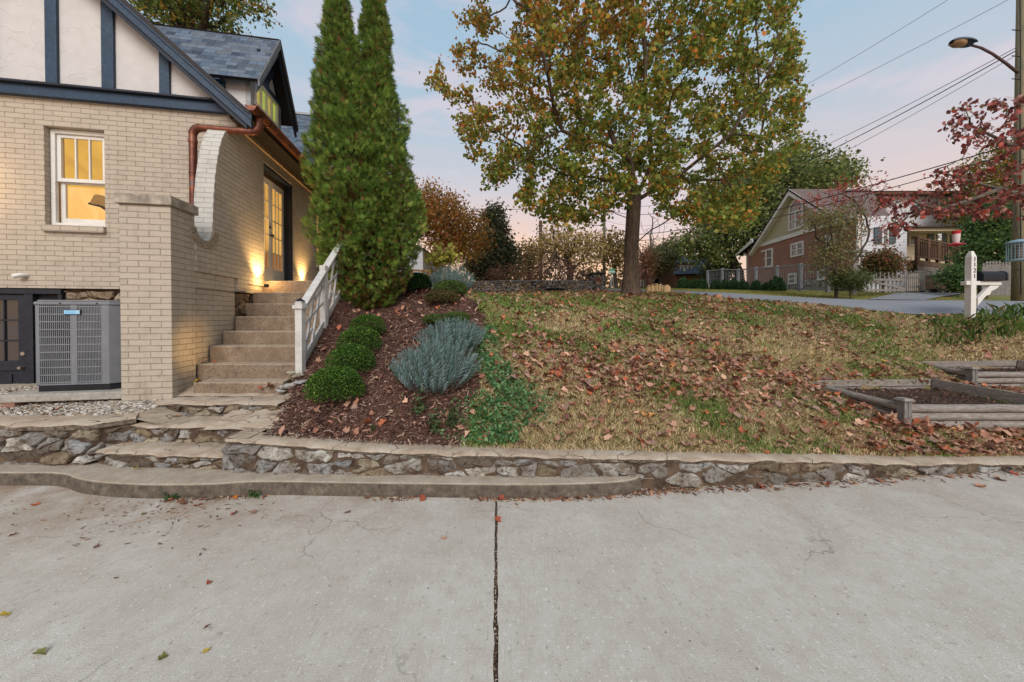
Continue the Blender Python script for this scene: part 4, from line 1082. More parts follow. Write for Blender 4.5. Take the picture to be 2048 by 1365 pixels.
m1 = MB(); m1.box(-2.443, -2.25, FY + .10, FY + .13, .36, 1.79); m1.build('basement_side_panel', M['black'], hs, uv=False)
# vent pipe
m1 = MB(); m1.tube([(-2.56, FY, 2.05), (-2.56, FY - .03, 2.05), (-2.575, FY - .055, 2.046), (-2.60, FY - .065, 2.04), (-2.63, FY - .07, 2.03)], [.026, .026, .028, .03, .03], 14)
m1.build('vent_pipe', M['white'], hs, smooth='auto', uv=False)
# ---- dormer
dy = 1.90; xf = .07; ze, zr, hw_ = 5.06, 6.17, .66
db = MB(); db.prism([(dy - .47, 4.60), (dy + .47, 4.60), (dy + .47, 5.22), (dy, 6.05), (dy - .47, 5.22)], lambda a, b, t: (t, a, b), -2.0, xf - .06)
dor = db.build('dormer', M['stucco'], hs, uv=False)
roof('dormer_roof', (-2.2, dy - hw_, ze), (.28, dy - hw_, ze), (.28, dy, zr), (-2.2, dy, zr), .045, M['shingle'], dor)
roof('dormer_roof', (.28, dy + hw_, ze), (-2.2, dy + hw_, ze), (-2.2, dy, zr), (.28, dy, zr), .045, M['shingle'], dor)
slope = (zr - ze) / hw_
for s in (-1, 1):
    for x0, x1, t0, t1, mm in ((.275, .30, -.0, .10, m_simple('grey green fascia', srgb(112, 116, 116), srgb(92, 96, 98), 9, .5) if s < 0 else M['soffit']), (.235, .272, .08, .20, M['navy_dark'])):
        m1 = MB(); m1.prism([(dy + s * .0, zr - t0), (dy, zr - t1 - .06), (dy + s * hw_, ze - t1), (dy + s * hw_, ze - t0)], lambda a, b, t: (t, a, b), x0, x1)
        m1.build('dormer_rake_board', mm, dor, uv=False)
m1 = MB(); m1.prism([(dy - .42, 5.28), (dy + .42, 5.28), (dy, 6.0)], lambda a, b, t: (t, a, b), xf - .058, xf - .01); m1.build('dormer_gable', M['stucco'], dor, uv=False)
m1 = MB(); m1.bar((xf + .01, dy, 5.36), (xf + .01, dy, 6.0), .09, .04, up=(1, 0, 0)); m1.bar((xf + .012, dy, 5.45), (xf + .012, dy + .24, 5.80), .08, .036, up=(1, 0, 0)); m1.bar((xf + .012, dy, 5.45), (xf + .012, dy - .24, 5.80), .08, .036, up=(1, 0, 0)); m1.box(xf - .005, xf + .03, dy - .45, dy + .45, 5.29, 5.36)
m1.build('dormer_brace', M['navy'], dor, uv=False)
m1 = MB(); grey = m_simple('grey dormer trim', srgb(176, 178, 178), srgb(150, 152, 152), 9, .5)
for a, b in ((dy - .47, dy - .37), (dy + .39, dy + .49)): m1 = MB(); m1.box(xf - .058, xf + .01, a, b, 4.60, 5.288); m1.build('dormer_corner_board', grey, dor, uv=False)
m1 = MB(); m1.box(xf - .50, xf - .42, dy - .53, dy - .47, 4.3, 5.2); m1.build('dormer_corner_board', M['navy'], dor, uv=False) if False else None
m1 = MB(); m1.box(xf - .40, xf - .33, dy - .62, dy - .47, 5.02, 5.08); m1.box(xf - .40, xf - .33, dy - .53, dy - .47, 4.90, 5.02); m1.build('dormer_bracket', M['navy'], dor, uv=False)
m1 = MB(); m1.box(xf - .06, xf + .004, dy - .369, dy + .389, 4.60, 4.84); m1.build('dormer_apron', m_simple('green trim', srgb(150, 164, 110), srgb(120, 136, 84), 9, .6), dor, uv=False)
m1 = MB(); ya, yb, z0, z1 = dy - .365, dy + .385, 4.85, 5.285
def fr2(ya, yb, z0, z1, w, x0, x1): m1.box(x0, x1, ya, ya + w, z0, z1); m1.box(x0, x1, yb - w, yb, z0, z1); m1.box(x0, x1, ya + w, yb - w, z0, z0 + w); m1.box(x0, x1, ya + w, yb - w, z1 - w, z1)
fr2(ya, yb, z0, z1, .045, xf - .04, xf + .02)
for k in (1, 2, 3): y = lerp(ya + .045, yb - .045, k / 4); m1.box(xf - .04, xf + .012, y - .012, y + .012, z0 + .045, z1 - .045)
w = m1.build('window', M['white'], dor, uv=False)
for k in range(4):
    y0_, y1_ = lerp(ya + .045, yb - .045, k / 4), lerp(ya + .045, yb - .045, (k + 1) / 4)
    m1 = MB(); m1.quad((xf - .02, y0_, z0 + .04), (xf - .02, y1_, z0 + .04), (xf - .02, y1_, z1 - .04), (xf - .02, y0_, z1 - .04)); m1.build('pane', M['green_pane' if k % 2 else 'green_pane_b'], w, uv=False)
# ---- rear wing roof
roof('rear_roof', (-5, 3.25, 4.55), (.3, 3.25, 4.55), (.3, 5.7, 6.98), (-5, 5.7, 6.98), .06, M['shingle'])
m1 = MB(); m1.bar((-5, 5.7, 6.99), (.35, 5.7, 6.99), .12, .06); m1.build('ridge_cap', grey, hs, uv=False)
# lights the photo shows at the house
def lamp(name, p, e, r_=.02, kind='POINT', target=None, ang=60, color=(1, .62, .24)):
    l = bpy.data.lights.new(name, kind); l.energy = e; l.color = color; l.shadow_soft_size = r_
    if kind == 'SPOT': l.spot_size = rad(ang); l.spot_blend = 1
    o = bpy.data.objects.new(name, l); C.objects.link(o); o.location = p
    if target is not None: o.rotation_euler = (Vector(p) - Vector(target)).to_track_quat('Z', 'Y').to_euler()
    return o
def uplight(x, y, z, e, label):
    t_ = thing('well_light', label, 'light', hw(x, y, z - .06), HA)
    m1 = MB(); m1.lathe([(.03, 0), (.035, .005), (.035, .05), (.028, .05), (.026, .04)], n=16); m1.build('housing', M['metal_dark'], t_, smooth='auto', uv=False)
    m1 = MB(); m1.lathe([(.024, .038), (.02, .042)], n=12); m1.build('lens', emis('lamp lens', (1, .7, .35), 3.), t_, uv=False)
    lamp('uplight_bulb', hw(x, y, z + .04), e * .8); lamp('uplight_beam', hw(x + .0, y, z + .03), e * 12, .02, 'SPOT', hw(x - .12, y, z + .6), 100)
uplight(.13, 1.74, 2.03, 6.5, 'small black well light shining up the brick left of the side door')
uplight(.12, 3.42, 2.16, 6, 'small black well light shining up the brick right of the side door')
lamp('stair_light', hw(.75, .16, 1.02), 16, .05, 'SPOT', hw(-.01, .30, 1.12), 62)
lamp('wall_light', hw(-3.3, .82, 3.3), 14, .06)

# ================================================================== air conditioner
pad = MB(); pad.box(-1.66, -.49, .02, 1.14, .565, .648)
pd = pad.build('equipment_pad', M['pad'], None, uv=False, bevel=.008)
pd.location = (HX, HY, 0); pd.rotation_euler = (0, 0, HA); tag(pd, 'pale concrete pad beneath the air conditioner', 'pad')
m1 = MB(); m1.box(-1.62, -1.50, .03, .12, .50, .564); o = m1.build('brick', M['red_brick'], None); o.location = (HX, HY, 0); o.rotation_euler = (0, 0, HA); tag(o, 'red brick wedged under the corner of the concrete pad', 'brick')
ac = thing('air_conditioner', 'grey louvred air conditioner unit beside the brick pier', 'air conditioner', hw(-1.04, .58, .648), HA)
w_, d_, h_ = .435, .43, 1.03
ch = .13
outl = [(-w_ + .05, -d_), (w_ - ch, -d_), (w_, -d_ + ch), (w_, d_ - ch), (w_ - ch, d_), (-w_ + ch, d_), (-w_, d_ - ch), (-w_, -d_ + .05)]
def inset(o_, g): return [(x * (1 - g / w_), y * (1 - g / d_)) for x, y in o_]
m1 = MB(); m1.prism(inset(outl, .012), lambda a, b, t: (a, b, t), .002, .07); m1.build('base_pan', M['metal_dark'], ac, uv=False)
m1 = MB(); m1.prism(inset(outl, -.008), lambda a, b, t: (a, b, t), h_ - .055, h_ - .02); m1.prism(inset(outl, .01), lambda a, b, t: (a, b, t), h_ - .02, h_); m1.build('top_cover', M['metal'], ac, bevel=.008, uv=False)
m1 = MB(); m1.prism(inset(outl, .05), lambda a, b, t: (a, b, t), .07, h_ - .06); 
t = NT('coil fins'); co = t.coord('Object'); spx = t.n('SeparateXYZ'); t.l(co, spx.inputs[0]); n = t.noise(co, 30, 4)
frr = t.math('FRACT', t.math('DIVIDE', spx.outputs['Z'], .021)); colr = t.mix(t.ramp(t.math('MULTIPLY', frr, n), [(.25, 0.), (.4, 1.)]), srgb(16, 14, 16), srgb(84, 78, 74))
m1.build('coil', t.done(colr, .6), ac, uv=False)
m1 = MB(); m1.box(w_ - ch - .075, w_ - ch - .002, -d_ + .0, -d_ + .03, .07, h_ - .056); m1.box(-w_ + .05, -w_ + .085, -d_, -d_ + .03, .07, h_ - .056); xm = -.03; m1.box(xm - .03, xm + .03, -d_ - .002, -d_ + .03, .07, h_ - .056)
m1.box(w_ - ch - .075, -w_ + .05, -d_, -d_ + .02, .07, .085)
m1.build('corner_post', M['metal'], ac, bevel=.003, uv=False)
m1 = MB(); m1.prism([(w_ - ch, -d_), (w_, -d_ + ch), (w_ - .02, -d_ + ch + .01), (w_ - ch - .01, -d_ + .02)], lambda a, b, t: (a, b, t), .072, h_ - .057); m1.build('service_panel', M['metal'], ac, bevel=.003, uv=False)
m1 = MB(); m1.prism([(-w_ + .05, -d_ + .001), (-w_, -d_ + .05), (-w_, d_ - ch), (-w_ + .02, d_ - ch), (-w_ + .02, -d_ + .06), (-w_ + .06, -d_ + .02)], lambda a, b, t: (a, b, t), .072, h_ - .057); m1.build('side_panel', M['metal'], ac, uv=False)
for xa, xb in ((-w_ + .085, xm - .03), (xm + .03, w_ - ch - .075)):
    m1 = MB(); n = 16
    for k in range(n): x = lerp(xa, xb, (k + .5) / n); m1.box(x - .0038, x + .0038, -d_ + .004, -d_ + .016, .086, h_ - .057)
    for k in range(11): z = lerp(.10, h_ - .075, k / 10); m1.box(xa, xb, -d_ + .0, -d_ + .014, z - .006, z + .006)
    m1.build('louvre_panel', M['metal'], ac, uv=False)
m1 = MB(); n = 14
for k in range(n): y = lerp(-d_ + ch + .02, d_ - ch, (k + .5) / n); m1.box(w_ - .014, w_ - .003, y - .004, y + .004, .075, h_ - .06)
for k in range(11): z = lerp(.10, h_ - .075, k / 10); m1.box(w_ - .014, w_ + .0, -d_ + ch, d_ - ch, z - .006, z + .006)
m1.build('louvre_panel', M['metal_dark'], ac, uv=False)
for x in (-.15, .2):
    m1 = MB(); m1.tube([(x, -d_ - .008, h_ - .037), (x, -d_ - .014, h_ - .037)], .008, 8); m1.build('screw', M['metal_dark'], ac, uv=False)
m1 = MB(); m1.box(xm - .085, xm + .075, -d_ - .012, -d_ - .003, h_ - .165, h_ - .108); bg_ = m1.build('badge', M['black'], ac, bevel=.004, uv=False)
m1 = MB(); m1.box(xm - .079, xm + .069, -d_ - .015, -d_ - .0125, h_ - .159, h_ - .114); m1.build('badge_face', m_simple('badge blue', srgb(96, 176, 222), srgb(196, 222, 236), 9, .3), bg_, uv=False)
# ================================================================== vegetation
def colonize(nodes, parents, A, step, kill, infl, iters=90, trop=(0, 0, .12), rng=None):
    """space colonisation; nodes Nx3 list with parents, A attractors"""
    rng = rng or np.random.default_rng(1)
    P = [np.array(p, float) for p in nodes]; par = list(parents)
    A = np.array(A, float); Pn = np.array(P)
    d = np.linalg.norm(A[:, None] - Pn[None], axis=2); near = d.argmin(1); nd = d.min(1)
    alive = nd > kill; trop = np.array(trop)
    seen = set()
    for it in range(iters):
        act = alive & (nd < infl)
        if not act.any():
            if not alive.any(): break
            infl *= 1.5; act = alive & (nd < infl)
            if not act.any(): continue
        idx = np.where(act)[0]; order = idx[np.argsort(near[idx])]
        new = []
        i = 0
        while i < len(order):
            k = near[order[i]]; j = i
            while j < len(order) and near[order[j]] == k: j += 1
            v = A[order[i:j]] - P[k]; v /= np.linalg.norm(v, axis=1)[:, None]
            dv = v.sum(0); l = np.linalg.norm(dv)
            dv = dv / (l + 1e-9) + trop + rng.normal(0, .12, 3); dv /= np.linalg.norm(dv)
            q = P[k] + dv * step; key = (k, tuple(np.round(q / (step * .35)).astype(int)))
            if key not in seen:
                seen.add(key); new.append((k, q))
            i = j
        if not new: break
        b = len(P)
        for k, q in new: P.append(q); par.append(k)
        Q = np.array([q for k, q in new]); dd = np.linalg.norm(A[:, None] - Q[None], axis=2); m = dd.min(1); am = dd.argmin(1)
        up = m < nd; near[up] = b + am[up]; nd[up] = m[up]; alive &= nd > kill
        if len(P) > 9000: break
    return np.array(P), par
def skeleton_radii(P, par, tip, expo=2.3, base=None):
    n = len(P); r = np.zeros(n); ch = [[] for _ in range(n)]
    for i, p in enumerate(par):
        if p >= 0: ch[p].append(i)
    for i in range(n - 1, -1, -1):
        r[i] = tip if not ch[i] else sum(r[c] ** expo for c in ch[i]) ** (1 / expo)
    # children may have lower index than parent only for laid skeletons; laid in order so fine
    if base:
        f = base / r[0]
        r = np.where(r > tip * 1.01, tip + (r - tip) * (base - tip) / max(r[0] - tip, 1e-6), tip)
    return r, ch
def skeleton_mesh(name, P, par, r, ch, m, parent, origin, minr=0, flare=None):
    mb = MB(); n = len(P); done = set()
    st = [(0, None)]
    while st:
        s, pre = st.pop(); pts = []; rr = []
        if pre is not None: pts.append(P[pre]); rr.append(min(r[pre], r[s] * 1.15))
        c = s
        while True:
            pts.append(P[c]); rr.append(r[c])
            if not ch[c]: break
            k = sorted(ch[c], key=lambda i: -r[i])
            for o in k[1:]:
                if r[o] >= minr: st.append((o, c))
            c = k[0]
            if r[c] < minr: break
        if len(pts) > 1:
            if flare and pre is None: rr[0] *= flare
            sides = 12 if max(rr) > .09 else (6 if max(rr) > .02 else 3)
            mb.tube(pts, rr, sides, caps=False)
    return mb.build(name, m, parent, origin=origin, smooth=True, uv=False)
def rand_dirs(n, r): v = r.normal(size=(n, 3)); return v / np.linalg.norm(v, axis=1)[:, None]
def leaf_mesh(name, Cn, size, cols, m, parent, origin, r, aspect=.8, fold=.25, droop=0., sizevar=.3, up=None):
    """kite-shaped folded leaf cards: Cn centres"""
    n = len(Cn); D = rand_dirs(n, r); D[:, 2] -= droop; D /= np.linalg.norm(D, axis=1)[:, None]
    if up is not None: D = D * (1 - up) + np.array([0, 0, 1]) * up; D /= np.linalg.norm(D, axis=1)[:, None]
    T = rand_dirs(n, r); T -= D * (T * D).sum(1)[:, None]; T /= np.linalg.norm(T, axis=1)[:, None]; B = np.cross(D, T)
    s = (size * (1 + r.uniform(-sizevar, sizevar, n)))[:, None]
    a = Cn - D * s * .5; c = Cn + D * s * .5
    f = B * s * fold
    b = Cn - D * s * .05 + T * s * aspect * .5 + f; d = Cn - D * s * .05 - T * s * aspect * .5 + f
    V = np.stack([a, b, c, d], 1).reshape(-1, 3)
    i4 = np.arange(n)[:, None] * 4
    F = np.concatenate([i4 + np.array([[0, 1, 2]]), i4 + np.array([[0, 2, 3]])])
    return np_mesh(name, V, F, m, parent, np.repeat(cols, 4, 0), origin)
def palette(n, pal, w, r, vary=.18):
    pal = np.array(pal); k = r.choice(len(pal), n, p=np.array(w) / sum(w))
    return np.clip(pal[k] / .82 * (1 + r.uniform(-vary, vary, n))[:, None], 0, 1)
def in_poly(px, py, poly):
    c = np.zeros(len(px), bool); n = len(poly)
    for i in range(n):
        x1, y1 = poly[i]; x2, y2 = poly[(i + 1) % n]
        t = ((y1 > py) != (y2 > py)) & (px < (x2 - x1) * (py - y1) / (y2 - y1 + 1e-9) + x1); c ^= t
    return c
def at_n(px, py, D): return np.array([tuple(at(a, b, c)) for a, b, c in zip(px, py, D)])
def poly_points(n, poly, Dc, Dh, r, hole=None, hs=1.):
    xs = [p[0] for p in poly]; ys = [p[1] for p in poly]; O = []
    cx = (min(xs) + max(xs)) / 2; cy = (min(ys) + max(ys)) / 2; hx = (max(xs) - min(xs)) / 2; hy = (max(ys) - min(ys)) / 2
    got = 0
    while got < n:
        px = r.uniform(min(xs), max(xs), 4000); py = r.uniform(min(ys), max(ys), 4000); k = in_poly(px, py, poly); px, py = px[k], py[k]
        e = np.sqrt(np.clip(1 - ((px - cx) / hx) ** 2 * .9 - ((py - cy) / hy) ** 2 * .5, .05, 1))
        D = Dc + r.uniform(-1, 1, len(px)) * Dh * e
        P = at_n(px, py, D)
        if hole is not None:
            k = vnoise(P, hs, int(hole * 100) + 5) > hole; P = P[k]
        O.append(P); got += len(P)
    return np.concatenate(O)[:n]

# ---- the big maple on the lawn
r = np.random.default_rng(5)
poly = [(915, -130), (922, 0), (900, 45), (865, 75), (852, 130), (850, 190), (885, 225), (915, 260), (932, 320), (965, 350), (985, 385), (1030, 415), (1060, 435), (1110, 440), (1160, 455), (1215, 440), (1240, 400),
        (1300, 400), (1330, 455), (1400, 440), (1450, 470), (1510, 440), (1545, 380), (1570, 330), (1605, 310), (1612, 240), (1630, 205), (1600, 165), (1622, 95), (1595, 50), (1605, -20), (1540, -260), (1250, -330), (1000, -260)]
mo = at(1262, 590, 9.3)
A = poly_points(2700, poly, 9.3, 2.8, r)
pa = np.array([(X_ / Y_ * FPX + CX) for X_, Y_ in A[:, :2]])
keep = vnoise(A, 1.15, 8) + np.clip((pa - 1150) / 420, -1, .35) > -.92
A = A[keep]
trunk = [at(1262, 592, 9.3), at(1262, 540, 9.3), at(1263, 490, 9.3), at(1266, 440, 9.3), at(1268, 405, 9.3)]
nodes = [tuple(v) for v in trunk]; par = [-1, 0, 1, 2, 3]
def limb(start, pts):
    k = start
    for p in pts: nodes.append(tuple(at(*p))); par.append(k); k = len(nodes) - 1
    return k
limb(4, [(1285, 370, 9.3), (1302, 330, 9.2), (1300, 270, 9.1), (1288, 190, 9.0), (1292, 110, 8.9), (1280, 20, 8.8)])
b = len(nodes)
limb(4, [(1266, 360, 9.25), (1262, 320, 9.1), (1235, 300, 9.0), (1200, 285, 8.9), (1160, 278, 8.8), (1125, 262, 8.7), (1108, 215, 8.6), (1098, 160, 8.5), (1082, 90, 8.4), (1078, 20, 8.3)])
limb(b + 2, [(1215, 250, 9.4), (1160, 240, 9.6), (1150, 180, 9.7), (1160, 110, 9.8), (1175, 40, 9.8)])
limb(4, [(1240, 370, 9.6), (1190, 355, 9.9), (1130, 350, 10.1), (1070, 320, 10.2), (1040, 290, 10.2)])
limb(4, [(1310, 380, 9.0), (1360, 350, 8.8), (1410, 310, 8.6), (1460, 270, 8.5), (1500, 210, 8.5)])
limb(4, [(1320, 370, 9.7), (1380, 360, 10.0), (1440, 360, 10.3), (1500, 340, 10.4)])
P, par = colonize(nodes, par, A, .24, .34, 1.7, 70, rng=r)
rd, ch = skeleton_radii(P, par, .0055, 2.25, .185)
rd[5:] = np.where(rd[5:] > .02, .02 + (rd[5:] - .02) * .52, rd[5:]); rd[0] *= 1.35; rd[1] *= 1.02
mt = thing('maple_tree', 'large autumn tree with orange and green leaves standing on top of the lawn', 'tree', mo)
skeleton_mesh('trunk', P, par, rd, ch, M['bark'], mt, mo, 0, 1.1)
tips = P[rd < .011]
n = 68000
c = tips[r.integers(len(tips), size=n)] + r.normal(0, .10, (n, 3)) * np.array([1, 1, .9]) - np.array([0, 0, .05])
pxs = c[:, 0] / c[:, 1] * FPX + CX
g = 1 / (1 + np.exp(-(vnoise(c, .8, 41) * 1.6 + (pxs - 1180) / 230 + np.clip((5.2 - c[:, 2]) * .3, -1, 1) + 1.25 + r.normal(0, .8, n))))
green = palette(n, [srgb(130, 144, 64), srgb(112, 130, 58), srgb(156, 158, 72), srgb(92, 110, 50)], [3, 3, 2, 2], r)
orng = palette(n, [srgb(196, 158, 66), srgb(168, 134, 62), srgb(196, 128, 56), srgb(146, 116, 64), srgb(176, 104, 58), srgb(164, 152, 70)], [3, 3, 2, 3, 1, 3], r)
cols = np.where((r.uniform(size=n) < g * .85)[:, None], green, orng)
leaf_mesh('crown', c, .098, cols, M['leaf'], mt, mo, r, .95, .18, .35)

# ---- generic trees and shrubs
def tree(name, label, cat, base, clumps, n, size, pal, w, bark='bark_dark', group=None, spread=.3, nb=140, tr=.12, tip=.012, step=.4, aspect=.75, leaves=True, trunk_pts=None, seed=0, droop=.2, parts=('trunk', 'crown')):
    """clumps: list of (centre, radii) ellipsoids in world space"""
    r = np.random.default_rng(seed + 50)
    if base[1] > 11: pal = [tuple(min(.6, q * 1.28) for q in p) for p in pal]  # far foliage brightened in its colour to stand in for backlight
    vol = np.array([c[1][0] * c[1][1] * c[1][2] for c in clumps]) ** .8; vol /= vol.sum()
    k = r.choice(len(clumps), nb, p=vol); d = rand_dirs(nb, r) * (r.uniform(.05, 1, nb) ** (1 / 2.2))[:, None]
    A = np.array([clumps[i][0] for i in k]) + d * np.array([clumps[i][1] for i in k])
    t_ = thing(name, label, cat, base, 0, group)
    nodes = [tuple(base)] + [tuple(p) for p in (trunk_pts or [])]
    if not trunk_pts:
        top = min(a[2] for a in A); nodes.append((base[0], base[1], base[2] + max(.15, (top - base[2]) * .6)))
    par = list(range(-1, len(nodes) - 1))
    P, par = colonize(nodes, par, A, step, step * 1.2, step * 6, 60, rng=r)
    rd, ch = skeleton_radii(P, par, tip, 2.2, tr)
    skeleton_mesh(parts[0], P, par, rd, ch, M[bark], t_, base)
    if leaves:
        tipn = P[rd < tip * 2.2]
        src = np.concatenate([A, tipn]) if len(tipn) else A
        c = src[r.integers(len(src), size=n)] + r.normal(0, spread, (n, 3))
        leaf_mesh(parts[1], c, size, palette(n, pal, w, r, .25), M['leaf'], t_, base, r, aspect, .15, droop)
    return t_
GREEN = [srgb(76, 96, 44), srgb(96, 112, 54), srgb(58, 76, 38), srgb(120, 128, 64)]
def gp(px, D): g = G(px, D); return (g.x, g.y, g.z)
def el(px, py, D, hwpx, hhpx, dd=None):
    c = at(px, py, D); return (tuple(c), (hwpx * D / FPX, dd or hwpx * D / FPX, hhpx * D / FPX))
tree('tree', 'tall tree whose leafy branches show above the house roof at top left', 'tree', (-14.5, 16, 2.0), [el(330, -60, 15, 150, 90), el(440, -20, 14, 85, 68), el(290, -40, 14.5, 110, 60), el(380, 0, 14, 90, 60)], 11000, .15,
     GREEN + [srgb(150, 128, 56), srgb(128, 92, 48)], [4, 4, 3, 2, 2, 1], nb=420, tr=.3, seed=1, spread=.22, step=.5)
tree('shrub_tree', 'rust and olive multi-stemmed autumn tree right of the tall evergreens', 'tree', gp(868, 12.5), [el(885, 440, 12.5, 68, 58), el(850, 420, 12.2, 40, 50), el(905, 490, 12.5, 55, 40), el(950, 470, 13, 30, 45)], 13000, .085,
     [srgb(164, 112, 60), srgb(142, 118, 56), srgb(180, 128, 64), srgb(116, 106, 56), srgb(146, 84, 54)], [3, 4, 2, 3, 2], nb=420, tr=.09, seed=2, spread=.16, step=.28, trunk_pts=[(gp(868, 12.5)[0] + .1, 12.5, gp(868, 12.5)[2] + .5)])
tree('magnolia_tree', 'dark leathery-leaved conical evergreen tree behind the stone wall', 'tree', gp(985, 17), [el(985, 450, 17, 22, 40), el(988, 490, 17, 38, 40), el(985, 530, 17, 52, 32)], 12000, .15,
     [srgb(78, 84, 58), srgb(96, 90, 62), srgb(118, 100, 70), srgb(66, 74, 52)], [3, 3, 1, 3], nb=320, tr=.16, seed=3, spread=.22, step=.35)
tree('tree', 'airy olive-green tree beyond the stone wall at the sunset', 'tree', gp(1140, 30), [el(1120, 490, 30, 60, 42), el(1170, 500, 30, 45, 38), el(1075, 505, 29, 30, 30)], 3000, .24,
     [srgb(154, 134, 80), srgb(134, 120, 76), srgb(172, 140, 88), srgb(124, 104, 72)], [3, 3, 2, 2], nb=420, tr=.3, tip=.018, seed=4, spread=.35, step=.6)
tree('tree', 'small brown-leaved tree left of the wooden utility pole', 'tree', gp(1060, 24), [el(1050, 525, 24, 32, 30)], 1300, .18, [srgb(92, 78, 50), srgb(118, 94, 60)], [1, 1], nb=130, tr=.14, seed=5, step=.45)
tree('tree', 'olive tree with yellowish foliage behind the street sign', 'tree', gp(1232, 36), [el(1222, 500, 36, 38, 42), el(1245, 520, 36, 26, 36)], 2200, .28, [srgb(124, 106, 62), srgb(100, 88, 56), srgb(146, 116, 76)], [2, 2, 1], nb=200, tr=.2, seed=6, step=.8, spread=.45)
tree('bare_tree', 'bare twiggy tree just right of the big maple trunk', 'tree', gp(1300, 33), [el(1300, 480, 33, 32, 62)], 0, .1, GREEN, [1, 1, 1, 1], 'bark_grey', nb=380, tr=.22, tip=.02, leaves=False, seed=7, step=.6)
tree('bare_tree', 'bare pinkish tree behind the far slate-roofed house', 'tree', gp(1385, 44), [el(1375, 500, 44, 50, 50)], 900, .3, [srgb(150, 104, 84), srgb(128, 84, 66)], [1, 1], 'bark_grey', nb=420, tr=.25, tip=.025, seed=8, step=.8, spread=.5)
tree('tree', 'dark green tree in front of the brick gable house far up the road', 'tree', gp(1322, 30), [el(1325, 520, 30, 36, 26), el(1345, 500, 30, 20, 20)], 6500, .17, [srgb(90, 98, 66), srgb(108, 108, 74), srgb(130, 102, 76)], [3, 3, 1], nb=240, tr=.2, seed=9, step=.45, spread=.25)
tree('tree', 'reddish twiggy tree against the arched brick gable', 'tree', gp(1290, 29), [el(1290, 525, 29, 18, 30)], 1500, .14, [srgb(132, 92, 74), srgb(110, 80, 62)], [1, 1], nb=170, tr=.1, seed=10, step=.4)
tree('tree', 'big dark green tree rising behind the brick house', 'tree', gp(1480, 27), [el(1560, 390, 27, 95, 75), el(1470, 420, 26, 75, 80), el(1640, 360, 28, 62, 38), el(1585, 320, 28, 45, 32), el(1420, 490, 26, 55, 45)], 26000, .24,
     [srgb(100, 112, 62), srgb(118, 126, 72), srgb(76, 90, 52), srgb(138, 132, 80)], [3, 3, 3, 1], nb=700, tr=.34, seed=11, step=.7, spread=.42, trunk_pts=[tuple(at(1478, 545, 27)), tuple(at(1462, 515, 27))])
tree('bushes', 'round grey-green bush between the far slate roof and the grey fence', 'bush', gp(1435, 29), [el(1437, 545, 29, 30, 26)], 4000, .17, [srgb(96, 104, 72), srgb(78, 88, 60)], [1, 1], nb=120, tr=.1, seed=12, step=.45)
# right side greenery
tree('tree', 'dark green feathery tree beside the deck and utility pole', 'tree', gp(1965, 12.5), [el(1975, 510, 12.5, 44, 48), el(1918, 552, 12.3, 28, 22), el(1998, 440, 12.8, 48, 46), el(1975, 470, 12.6, 30, 34)], 16000, .085,
     [srgb(70, 98, 54), srgb(92, 116, 64), srgb(54, 78, 46), srgb(120, 130, 70)], [3, 3, 3, 1], nb=420, tr=.12, seed=13, spread=.15, step=.3)
tree('tree', 'yellow-green tree behind the utility pole and red branches', 'tree', gp(2040, 17), [el(2010, 390, 17, 85, 60), el(2060, 330, 17, 90, 60), el(1950, 420, 17, 50, 28)], 14000, .12, [srgb(118, 112, 52), srgb(150, 122, 56), srgb(84, 94, 48), srgb(164, 104, 50)], [3, 2, 3, 1], nb=380, tr=.2, seed=14, spread=.22, step=.4)
tree('tangled_shrub', 'leafy vine-covered shrub tangle with red upper twigs in front of the brick house', 'shrub', gp(1672, 11.8), [el(1672, 470, 11.8, 42, 48), el(1660, 520, 11.8, 40, 40), el(1690, 430, 11.8, 30, 26), el(1640, 440, 11.8, 34, 16)], 4000, .07,
     [srgb(112, 108, 68), srgb(94, 96, 60), srgb(136, 106, 76), srgb(120, 124, 76)], [3, 3, 2, 2], nb=520, tr=.06, tip=.006, seed=15, spread=.12, step=.2)
rt = tree('bare_tree', 'small bare tree with a few pinkish red leaves reaching over the brick gable', 'tree', gp(1700, 12.6), [el(1640, 400, 12.4, 50, 18), el(1700, 390, 12.6, 60, 34), el(1760, 420, 12.6, 40, 30), el(1780, 470, 12.6, 30, 34), el(1600, 440, 12.3, 26, 6)], 900, .08,
     [srgb(150, 70, 62), srgb(170, 90, 80), srgb(124, 58, 52)], [2, 1, 2], 'bark_dark', nb=460, tr=.035, tip=.005, seed=16, spread=.1, step=.22)
tree('shrub', 'rust and green leafy shrub behind the picket gate', 'shrub', gp(1765, 13.6), [el(1765, 528, 13.6, 34, 28)], 4200, .08, [srgb(128, 84, 60), srgb(92, 94, 52), srgb(76, 84, 48), srgb(150, 96, 72)], [3, 3, 2, 1], nb=110, tr=.04, seed=17, spread=.12, step=.2)
tree('rose_bush', 'low green rose bush with a red bloom beside the picket gate', 'shrub', gp(1700, 11.6), [el(1700, 560, 11.6, 34, 22)], 3600, .055, [srgb(84, 96, 52), srgb(66, 78, 44), srgb(110, 104, 62)], [3, 3, 1], nb=90, tr=.02, tip=.004, seed=18, spread=.09, step=.15)
tree('shrub', 'dark evergreen shrub right of the brown rubbish bin', 'shrub', gp(1928, 14.8), [el(1926, 560, 14.8, 34, 24)], 4500, .08, [srgb(52, 70, 40), srgb(70, 88, 48)], [1, 1], nb=100, tr=.03, seed=19, spread=.12, step=.2)
